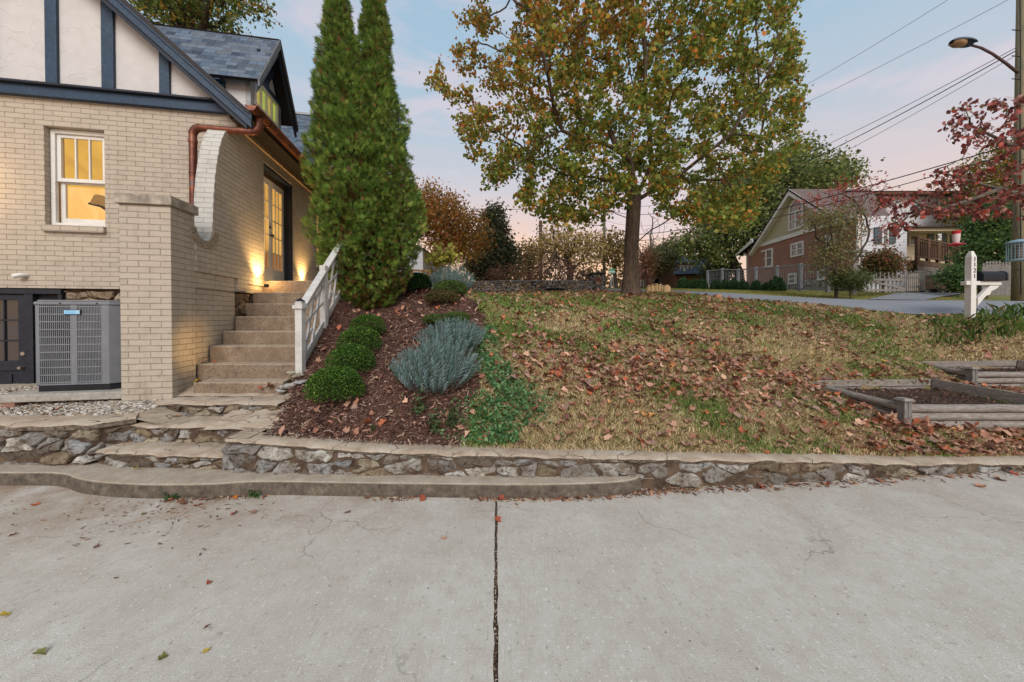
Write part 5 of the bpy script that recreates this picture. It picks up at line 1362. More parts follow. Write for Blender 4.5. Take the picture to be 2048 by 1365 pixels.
# hydrangea-like brown shrubs on the walled bed
for i, (px, py, D, a, b_, cc, lab) in enumerate(((993, 553, 15, 22, 20, 0, 'brown-headed shrub at the left end of the stone-walled bed'), (1035, 548, 15.2, 22, 22, 1, 'thin tan shrub in the middle of the stone-walled bed'), (1075, 552, 15, 18, 20, 0, 'low mauve-brown shrub below the wooden utility pole'), (1100, 535, 16, 26, 34, 2, 'tall grey-mauve shrub beside the wooden utility pole'), (1140, 545, 15, 30, 26, 0, 'wide brown shrub behind the tripod'), (1172, 556, 14.6, 16, 18, 2, 'dark brown shrub left of the stone pillar'), (1056, 560, 14.8, 14, 12, 1, 'smallest tan shrub on the stone-walled bed'))):
    pal = [[srgb(140, 100, 84), srgb(118, 84, 68), srgb(156, 120, 100)], [srgb(164, 124, 96), srgb(136, 104, 78), srgb(120, 96, 66)], [srgb(112, 84, 80), srgb(132, 104, 96), srgb(92, 74, 66)]][cc]
    b0 = at(px, 572, D); b0.z = max(b0.z, Hh(b0.x, b0.y))
    tree('shrub', lab, 'shrub', (b0.x, b0.y, b0.z - .1), [el(px, py, D, a, b_)], int(34 * a), .06, pal, [1, 1, 1], group='shrubs on the stone-walled bed', nb=150, tr=.03, tip=.006, seed=30 + i, spread=.11, step=.18)
# far tree line that reads as one mass
r = np.random.default_rng(77); n = 4200
px = r.uniform(780, 1460, n); D = r.uniform(46, 60, n); top = 536 + 14 * np.sin(px / 37) + 9 * np.sin(px / 13 + 1) + r.normal(0, 7, n)
py = r.uniform(0, 1, n) * (582 - top) + top; c = at_n(px, py, D)
o = leaf_mesh('distant_woods', c, .50, palette(n, [srgb(122, 96, 66), srgb(140, 108, 76), srgb(98, 84, 56), srgb(84, 78, 50)], [3, 2, 3, 2], r), M['leaf'], None, (0, 50, 3.5), r)
tag(o, 'hazy brown distant woods along the horizon', 'woods', kind='stuff')

# ---- tall arborvitae
def arbor(label, Dc, prof, trunks, seed):
    """prof: rows (py, axis px, half width px)"""
    r = np.random.default_rng(seed)
    pys = np.array([p[0] for p in prof], float); ax = np.array([p[1] for p in prof], float); hp = np.array([p[2] for p in prof], float)
    z0 = G(ax[-1], Dc).z
    t_ = thing('arborvitae', label, 'evergreen tree', (X(ax[-1], Dc), Dc, z0))
    n = 26000
    # choose heights weighted by circumference
    w = hp / hp.sum(); tt = np.linspace(pys[0], pys[-1], 400); hh = np.interp(tt, pys, hp); cdf = np.cumsum(hh + 6); cdf /= cdf[-1]
    py = np.interp(r.uniform(0, 1, n), cdf, tt); th = r.uniform(0, 2 * PI, n)
    rad_ = np.interp(py, pys, hp) * .84 * Dc / FPX * (1 + .10 * np.sin(th * 3 + py / 31) + .08 * np.sin(th * 7 + py / 17)) * (1 - .55 * r.uniform(0, 1, n) ** 2.4)
    z = CH - .02 + (632 - py) * Dc / FPX; axx = (np.interp(py, pys, ax) - CX) / FPX * Dc
    lump = 1 + .12 * vnoise(np.stack([np.cos(th) * 2, np.sin(th) * 2, z * 2.2], 1), 1.6, seed)
    cl = vnoise(np.stack([axx * 0 + np.cos(th) * rad_, np.sin(th) * rad_, z], 1), 15, seed + 8); lump = lump * (1 + .17 * cl)
    rr = rad_ * lump
    base = np.stack([axx + np.cos(th) * rr, Dc + np.sin(th) * rr, z], 1)
    outv = np.stack([np.cos(th), np.sin(th), np.zeros(n)], 1)
    keep = ~((py > 478) & (np.abs((base[:, 0] / base[:, 1]) * FPX + CX - 742) < 16) & (r.uniform(size=n) < .8) & (np.sin(th) < .2))
    depth = rr / (np.interp(py, pys, hp) * Dc / FPX + 1e-6)
    # each spray: a flat fan of 5 scale-leaf blades, growing out and up
    grow = outv * r.uniform(.25, 1., n)[:, None] + np.array([0, 0, 1]) * r.uniform(.25, 1.1, n)[:, None] + r.normal(0, .28, (n, 3)); grow /= np.linalg.norm(grow, axis=1)[:, None]
    tw = rand_dirs(n, r) + outv.take([1, 0, 2], 1) * np.array([-1, 1, 0]) * .8; side = tw - grow * (tw * grow).sum(1)[:, None]; side /= np.linalg.norm(side, axis=1)[:, None]
    nrm = np.cross(grow, side)
    Vs = []; Cs = []
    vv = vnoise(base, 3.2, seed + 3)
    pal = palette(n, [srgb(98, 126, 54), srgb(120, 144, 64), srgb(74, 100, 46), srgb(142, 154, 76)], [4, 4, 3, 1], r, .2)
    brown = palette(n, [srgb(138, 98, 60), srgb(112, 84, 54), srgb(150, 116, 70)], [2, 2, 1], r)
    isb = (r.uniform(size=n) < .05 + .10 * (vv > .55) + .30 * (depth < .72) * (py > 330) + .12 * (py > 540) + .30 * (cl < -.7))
    colb = np.where(isb[:, None], brown, pal) * (1.05 + .36 * np.clip(cl, -1, 1))[:, None]  # gaps between clumps darkened in the leaf colour as shade
    base, grow, side, nrm, colb = base[keep], grow[keep], side[keep], nrm[keep], colb[keep]; r2s = keep
    s = r.uniform(.05, .10, n)[:, None][keep]
    for a in (-75, -50, -25, 0, 25, 50, 75):
        d = grow * math.cos(rad(a)) + side * math.sin(rad(a)); q = np.cross(nrm, d)
        ln = s * (1 - abs(a) / 140); o_ = base + grow * s * (.25 - abs(a) / 400)
        tip_ = o_ + d * ln + np.array([0, 0, -.12]) * ln; m_ = o_ + d * ln * .5; wv = q * s * .07
        Vs.append(np.stack([o_, m_ + wv, tip_, m_ - wv], 1).reshape(-1, 3)); Cs.append(np.repeat(colb, 4, 0) * (1 + .06 * math.sin(a)))
    V = np.concatenate(Vs); F = np.arange(len(V)).reshape(-1, 4)
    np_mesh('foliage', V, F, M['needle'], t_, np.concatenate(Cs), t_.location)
    for k, (pa_, pb_, dd, rr_) in enumerate(trunks):
        m1 = MB(); g = G(pa_, Dc + dd); top = at(pb_, 200, Dc + dd * .3)
        m1.tube([(g.x, g.y, g.z - .05), (lerp(g.x, top.x, .12), g.y, g.z + .5), (lerp(g.x, top.x, .3), g.y, g.z + 1.3), tuple(top)], [rr_ * 1.3, rr_, rr_ * .8, rr_ * .3], 8)
        m1.build('trunk', M['bark_dark'], t_, origin=t_.location, smooth=True, uv=False)
    # brown inner twigs around the axis
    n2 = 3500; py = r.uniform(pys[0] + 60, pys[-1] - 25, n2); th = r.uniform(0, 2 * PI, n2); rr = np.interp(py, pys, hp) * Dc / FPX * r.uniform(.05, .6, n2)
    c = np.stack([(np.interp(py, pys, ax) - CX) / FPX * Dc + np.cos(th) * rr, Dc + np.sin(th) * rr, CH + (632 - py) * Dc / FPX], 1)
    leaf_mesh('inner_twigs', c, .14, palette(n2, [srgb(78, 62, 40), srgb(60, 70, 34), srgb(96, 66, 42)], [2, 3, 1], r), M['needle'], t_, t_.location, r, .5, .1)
arbor('tall arborvitae nearest the house, left one of the touching pair', 6.0, [(-170, 672, 3), (-100, 674, 8), (0, 678, 18), (60, 680, 28), (120, 684, 38), (200, 688, 56), (300, 702, 72), (400, 708, 78), (460, 708, 74), (520, 708, 66), (580, 712, 48), (618, 716, 26)], [(700, 690, .0, .05), (716, 700, .12, .04), (690, 676, .1, .035)], 61)
arbor('tall arborvitae away from the house, right one of the touching pair', 6.35, [(-150, 745, 3), (-80, 747, 8), (0, 751, 18), (60, 753, 27), (140, 752, 36), (200, 753, 46), (300, 756, 70), (400, 760, 84), (480, 762, 84), (530, 760, 66), (575, 756, 46), (612, 752, 26)], [(742, 745, .0, .05), (752, 756, .1, .045), (733, 735, .15, .035)], 62)

# ---- boxwood balls
r = np.random.default_rng(9)
def ball(name, label, cat, px, D, hwpx, hhpx, n, size, pal, w, group, seed, flat=.85, base_py=None, aspect=.6):
    r = np.random.default_rng(seed)
    g = G(px, D); R_ = hwpx * D / FPX; Hh_ = hhpx * D / FPX * 2 * .74
    t_ = thing(name, label, cat, (g.x, g.y, g.z), 0, group)
    d = rand_dirs(n, r); d[:, 2] = np.where(d[:, 2] < -.45, -d[:, 2], d[:, 2])
    lump = 1 + .07 * vnoise(d, 4, seed)
    rr = (1 - .5 * r.uniform(0, 1, n) ** 2.2) * lump
    c = np.stack([g.x + d[:, 0] * rr * R_, g.y + d[:, 1] * rr * R_, g.z + .03 + np.clip(d[:, 2] * rr * .62 + .36, -.02, 2) * Hh_], 1)
    leaf_mesh('foliage', c, size, palette(n, pal, w, r, .25), M['leaf'], t_, g, r, aspect, .2, 0, .35, .25)
    m1 = MB()
    for k in range(9):
        a = k * .7; m1.tube([(g.x, g.y, g.z - .03), (g.x + math.cos(a) * R_ * .35, g.y + math.sin(a) * R_ * .35, g.z + Hh_ * .45), (g.x + math.cos(a) * R_ * .55, g.y + math.sin(a) * R_ * .55, g.z + Hh_ * .75)], [.012, .008, .004], 5)
    m1.build('stems', M['bark_dark'], t_, origin=g, uv=False)
    return t_
BOX = [srgb(76, 112, 42), srgb(56, 88, 34), srgb(104, 142, 54), srgb(144, 170, 84), srgb(44, 68, 30)]
for i, (px, D, hw2, hh2, n, lab) in enumerate(((669, 3.62, 54, 46, 9500, 'nearest and largest clipped boxwood ball beside the stone path'), (703, 4.12, 45, 39, 7500, 'second clipped boxwood ball up the mulch slope'), (719, 4.56, 41, 34, 6500, 'third clipped boxwood ball up the mulch slope'), (735, 5.05, 33, 28, 5000, 'farthest clipped boxwood ball, nearest the tall evergreens'))):
    ball('boxwood', lab, 'shrub', px, D, hw2, hh2, n, .018, BOX, [4, 4, 3, 1, 2], 'boxwood balls up the mulch slope', 70 + i)
# ---- lavender
def lavender(label, px, D, rx, ry, hgt, ns, seed, px2=None):
    r = np.random.default_rng(seed); g = G(px, D); t_ = thing('lavender_bush', label, 'shrub', g, 0, 'grey-blue lavender bushes')
    V = []; Cl = []; F = []; m1 = MB()
    pal = np.array([srgb(128, 148, 146), srgb(104, 130, 124), srgb(148, 166, 166), srgb(92, 118, 104)])
    cnt = 0; Q = []
    for s in range(ns):
        a = r.uniform(0, 2 * PI); q = math.sqrt(r.uniform(0, 1)); bx, by = math.cos(a) * q, math.sin(a) * q
        root = np.array([g.x + bx * rx * .55, g.y + by * ry * .6, 0]); root[2] = Hh(root[0], root[1])
        h = hgt * (1 - .42 * q * q) * r.uniform(.75, 1.12)
        tipp = root + np.array([bx * rx * .48 + r.normal(0, .03), by * ry * .42 + r.normal(0, .03), h])
        mid = (root + tipp) / 2 + np.array([bx * .05, by * .05, .02]); cc = np.minimum(pal[r.integers(4)] * r.uniform(1.35, 1.8), .9)
        m = 17
        for k in range(m):
            t = .30 + .70 * k / (m - 1); p = root * (1 - t) ** 2 + 2 * mid * t * (1 - t) + tipp * t * t
            ax_ = tipp - root; ax_ /= np.linalg.norm(ax_)
            for sg in (0, 1):
                an = k * 2.4 + sg * PI; e = np.array([math.cos(an), math.sin(an), 0]); e = e - ax_ * e.dot(ax_)
                d = e * .75 + ax_ * .75; d /= np.linalg.norm(d); ln = r.uniform(.026, .042) * (1 - .35 * t); w = np.cross(d, ax_); w /= np.linalg.norm(w) + 1e-9; w *= .0035
                V += [p, p + d * ln * .55 + w, p + d * ln, p + d * ln * .55 - w]; Cl += [cc * (.55 if t < .45 else 1)] * 4
        if s % 5 == 0: m1.tube([tuple(root), tuple(mid), tuple(tipp)], [.005, .004, .002], 3, False)
    V = np.array(V); np_mesh('foliage', V, np.arange(len(V)).reshape(-1, 4), M['leaf'], t_, np.array(Cl), g)
    m1.build('stems', M['bark_grey'], t_, origin=g, uv=False)
lavender('large grey-blue lavender bush at the centre of the mulch bed', 872, 3.88, .50, .42, .42, 620, 1)
lavender('grey-blue lavender bush just behind the large central one', 905, 4.55, .44, .42, .40, 460, 2)
lavender('round grey-blue lavender bush farthest up the slope', 905, 7.3, .46, .4, .60, 520, 3)
SP = [srgb(92, 120, 62), srgb(96, 120, 60), srgb(58, 82, 44), srgb(132, 116, 62)]
for i, (px, D, a, b_, lab, pal) in enumerate(((900, 6.9, 34, 20, 'bright green feathery shrub in front of the farthest lavender', SP), (885, 6.2, 34, 18, 'brownish green sprawling shrub in the upper mulch bed', [srgb(104, 92, 56), srgb(82, 92, 50), srgb(122, 96, 64), srgb(70, 76, 44)]), (912, 5.35, 28, 14, 'small green spirea right above the central lavender', SP), (868, 5.3, 22, 13, 'small green spirea left of its twin above the lavender', SP),
        (838, 7.4, 24, 24, 'dark glossy green shrub beside the evergreens', [srgb(46, 74, 38), srgb(60, 92, 46), srgb(36, 58, 32), srgb(84, 112, 56)]), (815, 7.2, 18, 22, 'dark green shrub half hidden behind the evergreens', [srgb(46, 74, 38), srgb(60, 92, 46), srgb(36, 58, 32), srgb(84, 112, 56)]))):
    ball('low_shrub', lab, 'shrub', px, D, a, b_, 3600, .032 if i < 4 else .045, pal, [3, 3, 2, 1], 'low shrubs in the mulch bed', 90 + i, aspect=.45 if i < 4 else .6)
tree('yellow_leaf_shrub', 'leggy shrub with large yellow-green leaves beside the wooden deck rail', 'shrub', gp(878, 8.6), [el(878, 520, 8.6, 26, 18), el(895, 512, 8.6, 16, 16)], 420, .12, [srgb(178, 172, 80), srgb(156, 160, 72), srgb(148, 110, 76)], [3, 3, 1], nb=60, tr=.02, tip=.006, seed=44, spread=.1, step=.15, droop=.8)
# ---- periwinkle along the bed edge
r = np.random.default_rng(14)
def ground_scatter(n, xr, yr, dens, r, over=3):
    O = []; got = 0
    while got < n:
        x = r.uniform(*xr, n * over); y = r.uniform(*yr, n * over); P = np.stack([x, y], 1); k = r.uniform(size=len(P)) < dens(P); P = P[k]
        ok = P[:, 1] > wall_y(P[:, 0]) + .12; P = P[ok]; O.append(P); got += len(P)
    return np.concatenate(O)[:n]
def vd(P):
    cx = np.interp(P[:, 1], [3.1, 3.6, 4.4, 5.3], [-.15, -.12, -.32, -.30]); w = np.interp(P[:, 1], [3.1, 3.6, 4.4, 5.3], [.36, .40, .26, .14]) * (1 + .35 * vnoise(P, 4, 12))
    return np.exp(-((P[:, 0] - cx) / w) ** 2 * 1.6) * (vnoise(P, 6, 5) > -.5)
P = ground_scatter(4200, (-1.2, .6), (3.1, 5.4), vd, r)
c = np.stack([P[:, 0], P[:, 1], Hn(P[:, 0], P[:, 1]) + r.uniform(.005, .10, len(P)) * (.5 + .5 * vnoise(P, 5, 3))], 1)
o = leaf_mesh('periwinkle', c, .050, palette(len(c), [srgb(96, 138, 84), srgb(122, 162, 106), srgb(68, 104, 64), srgb(152, 178, 128)], [3, 3, 3, 1], r), M['leaf'], None, (-.2, 3.9, .6), r, .5, .15, -.2)
tag(o, 'green periwinkle ground cover between the lavender and the lawn', 'ground cover', kind='stuff')
for i, (px, D, s_, lab) in enumerate(((838, 3.45, .10, 'drooping grey-green withered plant below the lavender'), (870, 3.28, .09, 'broad-leaved weed at the front of the mulch bed'), (905, 3.32, .09, 'dark wilted weed near the wall below the periwinkle'), (745, 3.28, .035, 'tiny green seedling in the front mulch'), (160, 2.86, .0, ''))):
    if not lab: continue
    g = G(px, D); n = 110 if s_ > .05 else 40; c = np.stack([g.x + r.normal(0, s_ * .30, n), g.y + r.normal(0, s_ * .26, n), g.z + np.abs(r.normal(0, s_ * .8, n)) + .01], 1)
    o = leaf_mesh('weed', c, .06 if s_ > .05 else .03, palette(n, [srgb(104, 118, 82), srgb(72, 92, 54), srgb(92, 76, 62)], [2, 2, 1], r), M['leaf'], None, g, r, .5, .2, .3)
    tag(o, lab, 'weed')

# ---- turf
r = np.random.default_rng(15)
def grass(n, xr, yr, hgt, wid, seed, dens=None):
    r = np.random.default_rng(seed)
    def df(P):
        m = ~is_mulch(P) ; ins = np.ones(len(P), bool)
        for (x0, x1, y0, y1) in ((4.22, 5.9, 3.70, 4.70), (6.6, 8.4, 4.88, 5.56)): ins &= ~((P[:, 0] > x0) & (P[:, 0] < x1) & (P[:, 1] > y0) & (P[:, 1] < y1))
        k = np.clip((P[:, 0] - X(1990, P[:, 1]) + 1.0), 0, 1)
        rn = road_side(P)
        return m * ins * rn * (1 - .45 * (vnoise(P, 9, 6) > .5)) * (dens(P) if dens else 1)
    P = ground_scatter(n, xr, yr, df, r, 2)
    z = Hn(P[:, 0], P[:, 1]); g = lawn_green(P); gg = r.uniform(size=len(P)) < g * .8 + .06
    tan_ = palette(len(P), [srgb(222, 200, 154), srgb(192, 166, 122), srgb(238, 220, 180), srgb(138, 114, 82)], [3, 3, 2, 2], r); gr_ = palette(len(P), [srgb(116, 140, 68), srgb(140, 160, 84), srgb(94, 118, 56)], [3, 2, 2], r)
    cols = np.where(gg[:, None], gr_, tan_); h = hgt * r.uniform(.5, 1.2, len(P)) * (1 + .5 * gg); a = r.uniform(0, 6.28, len(P)); ln = h * r.uniform(.3, 1.3, len(P)) * np.where(gg, .6, 1.)
    b = r.uniform(0, 6.28, len(P)); w = wid * (1 + P[:, 1] * .09)
    o = np.stack([P[:, 0], P[:, 1], z - .004], 1); s = np.stack([np.cos(b) * w, np.sin(b) * w, np.zeros(len(P))], 1)
    t = o + np.stack([np.cos(a) * ln, np.sin(a) * ln, h], 1)
    m = o + np.stack([np.cos(a) * ln * .3, np.sin(a) * ln * .3, h * .65], 1)
    V = np.stack([o - s, o + s, m + s * .8, t, m - s * .8], 1).reshape(-1, 3); F5 = np.arange(len(V)).reshape(-1, 5)
    return V, F5, np.repeat(cols, 5, 0)
def road_side(P):
    # 1 on this side of the road edge
    nx, ny = 4.0, 4.64; d = ((P[:, 0] - 8.47) * nx + (P[:, 1] - 7.0) * ny) / math.hypot(nx, ny)
    return (d < -.05 + .06 * vnoise(P, 4, 9)).astype(float)
a1 = grass(150000, (-.6, 11.5), (3.05, 5.4), .046, .0020, 21); a2 = grass(90000, (-2, 12.5), (5.0, 10.5), .050, .0030, 22)
o = np_mesh('lawn_grass', np.concatenate([a1[0], a2[0]]), np.concatenate([a1[1], a2[1] + len(a1[0])]), M['grass'], None, np.concatenate([a1[2], a2[2]]), (3, 5, 1))
tag(o, 'tan and green patchy lawn grass', 'grass', kind='stuff')
# grass verge across the road
def far_side(P):
    nx, ny = 4.0, 4.64; d = ((P[:, 0] - 11.41) * nx + (P[:, 1] - 10.41) * ny) / math.hypot(nx, ny)
    return ((d > .03) & (d < 3.5)).astype(float)
r = np.random.default_rng(23)
P = ground_scatter(26000, (5, 19), (7.5, 20), far_side, r, 3)
z = Hn(P[:, 0], P[:, 1]); h = .06 * r.uniform(.4, 1.2, len(P)); o_ = np.stack([P[:, 0], P[:, 1], z], 1); s = np.stack([np.full(len(P), .012), r.normal(0, .004, len(P)), np.zeros(len(P))], 1); t = o_ + np.stack([r.normal(0, .03, len(P)), r.normal(0, .03, len(P)), h], 1)
V = np.stack([o_ - s, o_ + s, t], 1).reshape(-1, 3); cols = palette(len(P), [srgb(120, 134, 66), srgb(146, 138, 78), srgb(98, 112, 52), srgb(160, 126, 78)], [3, 3, 2, 2], r)
o = np_mesh('verge_grass', V, np.arange(len(V)).reshape(-1, 3), M['grass'], None, np.repeat(cols, 3, 0), (11, 13, 2)); tag(o, 'short yellow-green verge grass across the road', 'grass', kind='stuff')

# ---- fallen leaves
LOBE = [(0, -.46), (.16, -.36), (.40, -.34), (.38, -.10), (.50, .14), (.28, .24), (.0, .52), (-.26, .26), (-.50, .16), (-.38, -.08), (-.40, -.34), (-.14, -.36)]
def curled(Cn, size, cols, r, curl=.5, tilt=.5):
    n = len(Cn); L_ = np.array([(0, 0)] + LOBE); k = len(L_)
    V = np.repeat(L_[None], n, 0) * (1 + r.normal(0, .16, (n, k, 1))) * np.array([1, 1.])
    V[:, :, 0] *= r.uniform(.6, 1.05, (n, 1))
    cx = r.uniform(.3, 2.3, (n, 1)) * curl; cy = r.uniform(-.6, 1., (n, 1)) * curl
    z = cx * V[:, :, 0] ** 2 * 1.6 + cy * V[:, :, 1] ** 2 * 1.2 + r.normal(0, .05, (n, k)); z -= z.min(1, keepdims=True)
    W_ = np.concatenate([V, z[:, :, None]], 2) * (size * r.uniform(.6, 1.25, n))[:, None, None]
    a = r.uniform(0, 6.28, n); ca, sa = np.cos(a), np.sin(a); x = W_[:, :, 0] * ca[:, None] - W_[:, :, 1] * sa[:, None]; y = W_[:, :, 0] * sa[:, None] + W_[:, :, 1] * ca[:, None]
    tx, ty = r.normal(0, tilt, n), r.normal(0, tilt, n)
    zz = W_[:, :, 2] + x * tx[:, None] + y * ty[:, None]; zz -= zz.min(1, keepdims=True) + .003
    Vf = np.stack([x, y, zz], 2) + Cn[:, None]
    i0 = np.arange(n)[:, None] * k; F = np.concatenate([i0 + np.array([[0, 1 + j, 1 + (j + 1) % 12]]) for j in range(12)])
    return Vf.reshape(-1, 3), F, np.repeat(cols, k, 0)
FALL = [srgb(168, 120, 98), srgb(150, 100, 82), srgb(196, 156, 130), srgb(118, 78, 66), srgb(178, 102, 70), srgb(172, 130, 108), srgb(150, 120, 106), srgb(208, 150, 92)]
FW = [4, 4, 3, 3, 2, 4, 3, .4]
r = np.random.default_rng(33)
def ld(P):
    # thick diagonal drift through the lawn, carpet along the wall at right, lighter on the left
    d = np.clip(.42 + .26 * vnoise(P, 1.1, 51) + .25 * vnoise(P, 3.1, 52), .10, 1)
    d = d + .30 * np.exp(-((P[:, 0] - (.6 + (P[:, 1] - 3.5) * .9)) / 1.3) ** 2) * (P[:, 1] > 3.9)
    d = np.where((P[:, 1] < 3.75) & (P[:, 0] > 3.9), 1.4, d); d = np.where((P[:, 1] < 3.8) & (P[:, 0] < 3.2), .20, d)
    d = np.where((P[:, 1] > 8.2), 1.0, d)
    for (x0, x1, y0, y1) in ((4.22, 5.9, 3.70, 4.70), (6.6, 8.4, 4.88, 5.56)): d = np.where((P[:, 0] > x0) & (P[:, 0] < x1) & (P[:, 1] > y0) & (P[:, 1] < y1), 0, d)
    return np.clip(d, 0, 1.4) / 1.4 * (~is_mulch(P)) * road_side(P)
P1 = ground_scatter(4200, (-.6, 10.5), (3.1, 5.2), ld, r); P2_ = ground_scatter(5600, (-2.5, 12), (5.2, 10.8), ld, r)
P = np.concatenate([P1, P2_]); c = np.stack([P[:, 0], P[:, 1], Hn(P[:, 0], P[:, 1]) + r.uniform(.012, .045, len(P))], 1)
V, F, Cc = curled(c, .082, palette(len(c), FALL, FW, r, .2), r, .6, .32)
o = np_mesh('fallen_leaves', V, F, M['dry_leaf'], None, Cc, (3, 5, 1)); tag(o, 'reddish brown fallen leaves covering the lawn', 'fallen leaves', kind='stuff')
# leaves on the mulch, fewer
P = ground_scatter(420, (-3.0, -.4), (3.15, 8), lambda P: is_mulch(P) * (P[:, 0] > bed_left(P[:, 1]) + .08) * np.clip(.3 + .5 * vnoise(P, 2, 71) + .5 * (P[:, 1] < 3.35), .03, 1), r, 6)
c = np.stack([P[:, 0], P[:, 1], Hn(P[:, 0], P[:, 1]) + .02], 1); V, F, Cc = curled(c, .075, palette(len(c), FALL, FW, r, .16), r)
o = np_mesh('fallen_leaves', V, F, M['dry_leaf'], None, Cc, (-1.5, 5, 1)); tag(o, 'scattered pinkish brown leaves lying on the dark mulch', 'fallen leaves', kind='stuff')
# bark mulch
P = ground_scatter(17000, (-3.2, -.25), (3.08, 8.5), lambda P: is_mulch(P) * (P[:, 0] > bed_left(P[:, 1]) - .05) * np.clip(4.2 / P[:, 1], .2, 1) ** 2, r, 4)
n = len(P); c = np.stack([P[:, 0], P[:, 1], Hn(P[:, 0], P[:, 1]) + r.uniform(.0, .022, n)], 1)
D = rand_dirs(n, r) * np.array([1, 1, .45]); D /= np.linalg.norm(D, axis=1)[:, None]; T = rand_dirs(n, r) * np.array([1, 1, .5]); T -= D * (T * D).sum(1)[:, None]; T /= np.linalg.norm(T, axis=1)[:, None]
ln = r.uniform(.010, .038, n)[:, None]; w = r.uniform(.003, .009, n)[:, None]
V = np.stack([c - D * ln - T * w, c + D * ln - T * w * .6, c + D * ln + T * w * .7, c - D * ln + T * w], 1).reshape(-1, 3)
cols = palette(n, [srgb(112, 84, 72), srgb(82, 60, 52), srgb(140, 108, 94), srgb(172, 144, 126), srgb(62, 46, 42)], [4, 3, 3, 1.6, 2.5], r)
o = np_mesh('bark_mulch', V, np.arange(len(V)).reshape(-1, 4), M['chip'], None, np.repeat(cols, 4, 0), (-1.5, 5, 1)); tag(o, 'dark reddish bark mulch on the sloping bed', 'mulch', kind='stuff')
# litter carpet against the wall foot on the driveway
n = 900; x = np.concatenate([r.uniform(X(1120, 2.8), X(1400, 2.9), 500), X(1400, 2.9) + r.exponential(2.0, 400)]); y = wall_y(x) - .02 - np.abs(r.normal(0, .05, n)); y = np.where(x < X(1290, 2.95), 2.80 + (x - X(1120, 2.8)) * .15 - np.abs(r.normal(0, .04, n)), y)
c = np.stack([x, y, np.full(n, .004)], 1); D = rand_dirs(n, r) * np.array([1, 1, .2]); D /= np.linalg.norm(D, axis=1)[:, None]; T = np.cross(D, [0, 0, 1.]); ln = r.uniform(.004, .028, n)[:, None]; w = r.uniform(.002, .005, n)[:, None]
V = np.stack([c - D * ln - T * w, c + D * ln - T * w, c + D * ln + T * w + [0, 0, .006], c - D * ln + T * w + [0, 0, .004]], 1).reshape(-1, 3)
o = np_mesh('debris', V, np.arange(len(V)).reshape(-1, 4), M['chip'], None, np.repeat(palette(n, [srgb(120, 84, 62), srgb(90, 62, 48), srgb(156, 118, 88)], [2, 2, 1], r), 4, 0), (1, 2.9, 0)); tag(o, 'twigs and crumbled leaf debris swept against the wall foot', 'debris', kind='stuff')
n = 800; xs_ = r.uniform(X(330, 2.8), X(1240, 2.8), n); ks_ = np.array([(p.x, p.y) for p in fine]); y = np.interp(xs_, ks_[:, 0], ks_[:, 1]) - .006 - np.abs(r.normal(0, .028, n)); ok = vnoise(np.stack([xs_, y], 1), 3, 4) > -.1; xs_, y = xs_[ok], y[ok]; n = len(y)
c = np.stack([xs_, y, np.full(n, .003)], 1); D = rand_dirs(n, r) * np.array([1, 1, .2]); D /= np.linalg.norm(D, axis=1)[:, None]; T = np.cross(D, [0, 0, 1.]); ln = r.uniform(.003, .020, n)[:, None]; w = r.uniform(.002, .006, n)[:, None]
V = np.stack([c - D * ln - T * w, c + D * ln - T * w, c + D * ln + T * w + [0, 0, .006], c - D * ln + T * w + [0, 0, .004]], 1).reshape(-1, 3)
o = np_mesh('debris', V, np.arange(len(V)).reshape(-1, 4), M['chip'], None, np.repeat(palette(n, [srgb(130, 90, 64), srgb(96, 66, 50), srgb(170, 150, 124)], [2, 2, 1.4], r), 4, 0), (-.5, 2.8, 0)); tag(o, 'thin line of crumbled leaves and grit along the kerb foot', 'debris', kind='stuff')
n = 260; x = X(330, 2.8) - r.exponential(1.1, n) + r.uniform(0, 1.2, n); y = 2.80 - np.abs(r.normal(0, .28, n)) - .05; c = np.stack([x, y, np.full(n, .003)], 1); D = rand_dirs(n, r) * np.array([1, .5, .1]); D /= np.linalg.norm(D, axis=1)[:, None]; T = np.cross(D, [0, 0, 1.]); ln = r.uniform(.003, .018, n)[:, None]; w = r.uniform(.0015, .004, n)[:, None]
V = np.stack([c - D * ln - T * w, c + D * ln - T * w, c + D * ln + T * w + [0, 0, .004], c - D * ln + T * w + [0, 0, .003]], 1).reshape(-1, 3)
o = np_mesh('debris', V, np.arange(len(V)).reshape(-1, 4), M['chip'], None, np.repeat(palette(n, [srgb(120, 88, 66), srgb(90, 70, 56), srgb(150, 120, 96)], [2, 2, 1], r), 4, 0), (-2, 2.5, 0)); tag(o, 'scattered twigs and bark crumbs on the left side of the driveway', 'debris', kind='stuff')
# countable leaves on the concrete
DL = [(70, 1012, 0), (165, 1081, 1), (25, 1073, 1), (150, 1096, 2), (192, 1098, 3), (470, 997, 4), (288, 1030, 5), (365, 1011, 2), (335, 1005, 1), (505, 1030, 6), (468, 1030, 1), (418, 1170, 1), (413, 1258, 2), (413, 1308, 7), (326, 1322, 5), (996, 1044, 1), (888, 1080, 6), (695, 1027, 2),
      (1000, 1001, 1), (845, 1001, 1), (1066, 1002, 6), (1218, 1000, 1), (1240, 986, 3), (1278, 975, 6), (1304, 980, 6), (1460, 980, 1), (1540, 984, 6), (1520, 968, 1), (1590, 966, 2), (1650, 960, 1), (1700, 962, 6), (1760, 960, 2), (1790, 968, 6), (1815, 950, 1), (1900, 955, 6), (1950, 958, 1), (2000, 962, 2), (2030, 950, 1), (1960, 975, 6), (10, 1238, 7), (78, 1318, 5), (800, 1003, 2), (395, 1012, 1), (735, 998, 2), (1115, 998, 1), (1160, 1000, 2)]
names = ['rust orange', 'red brown', 'dull brown', 'purple red', 'bright orange and yellow', 'green brown', 'pale tan pink', 'yellow']
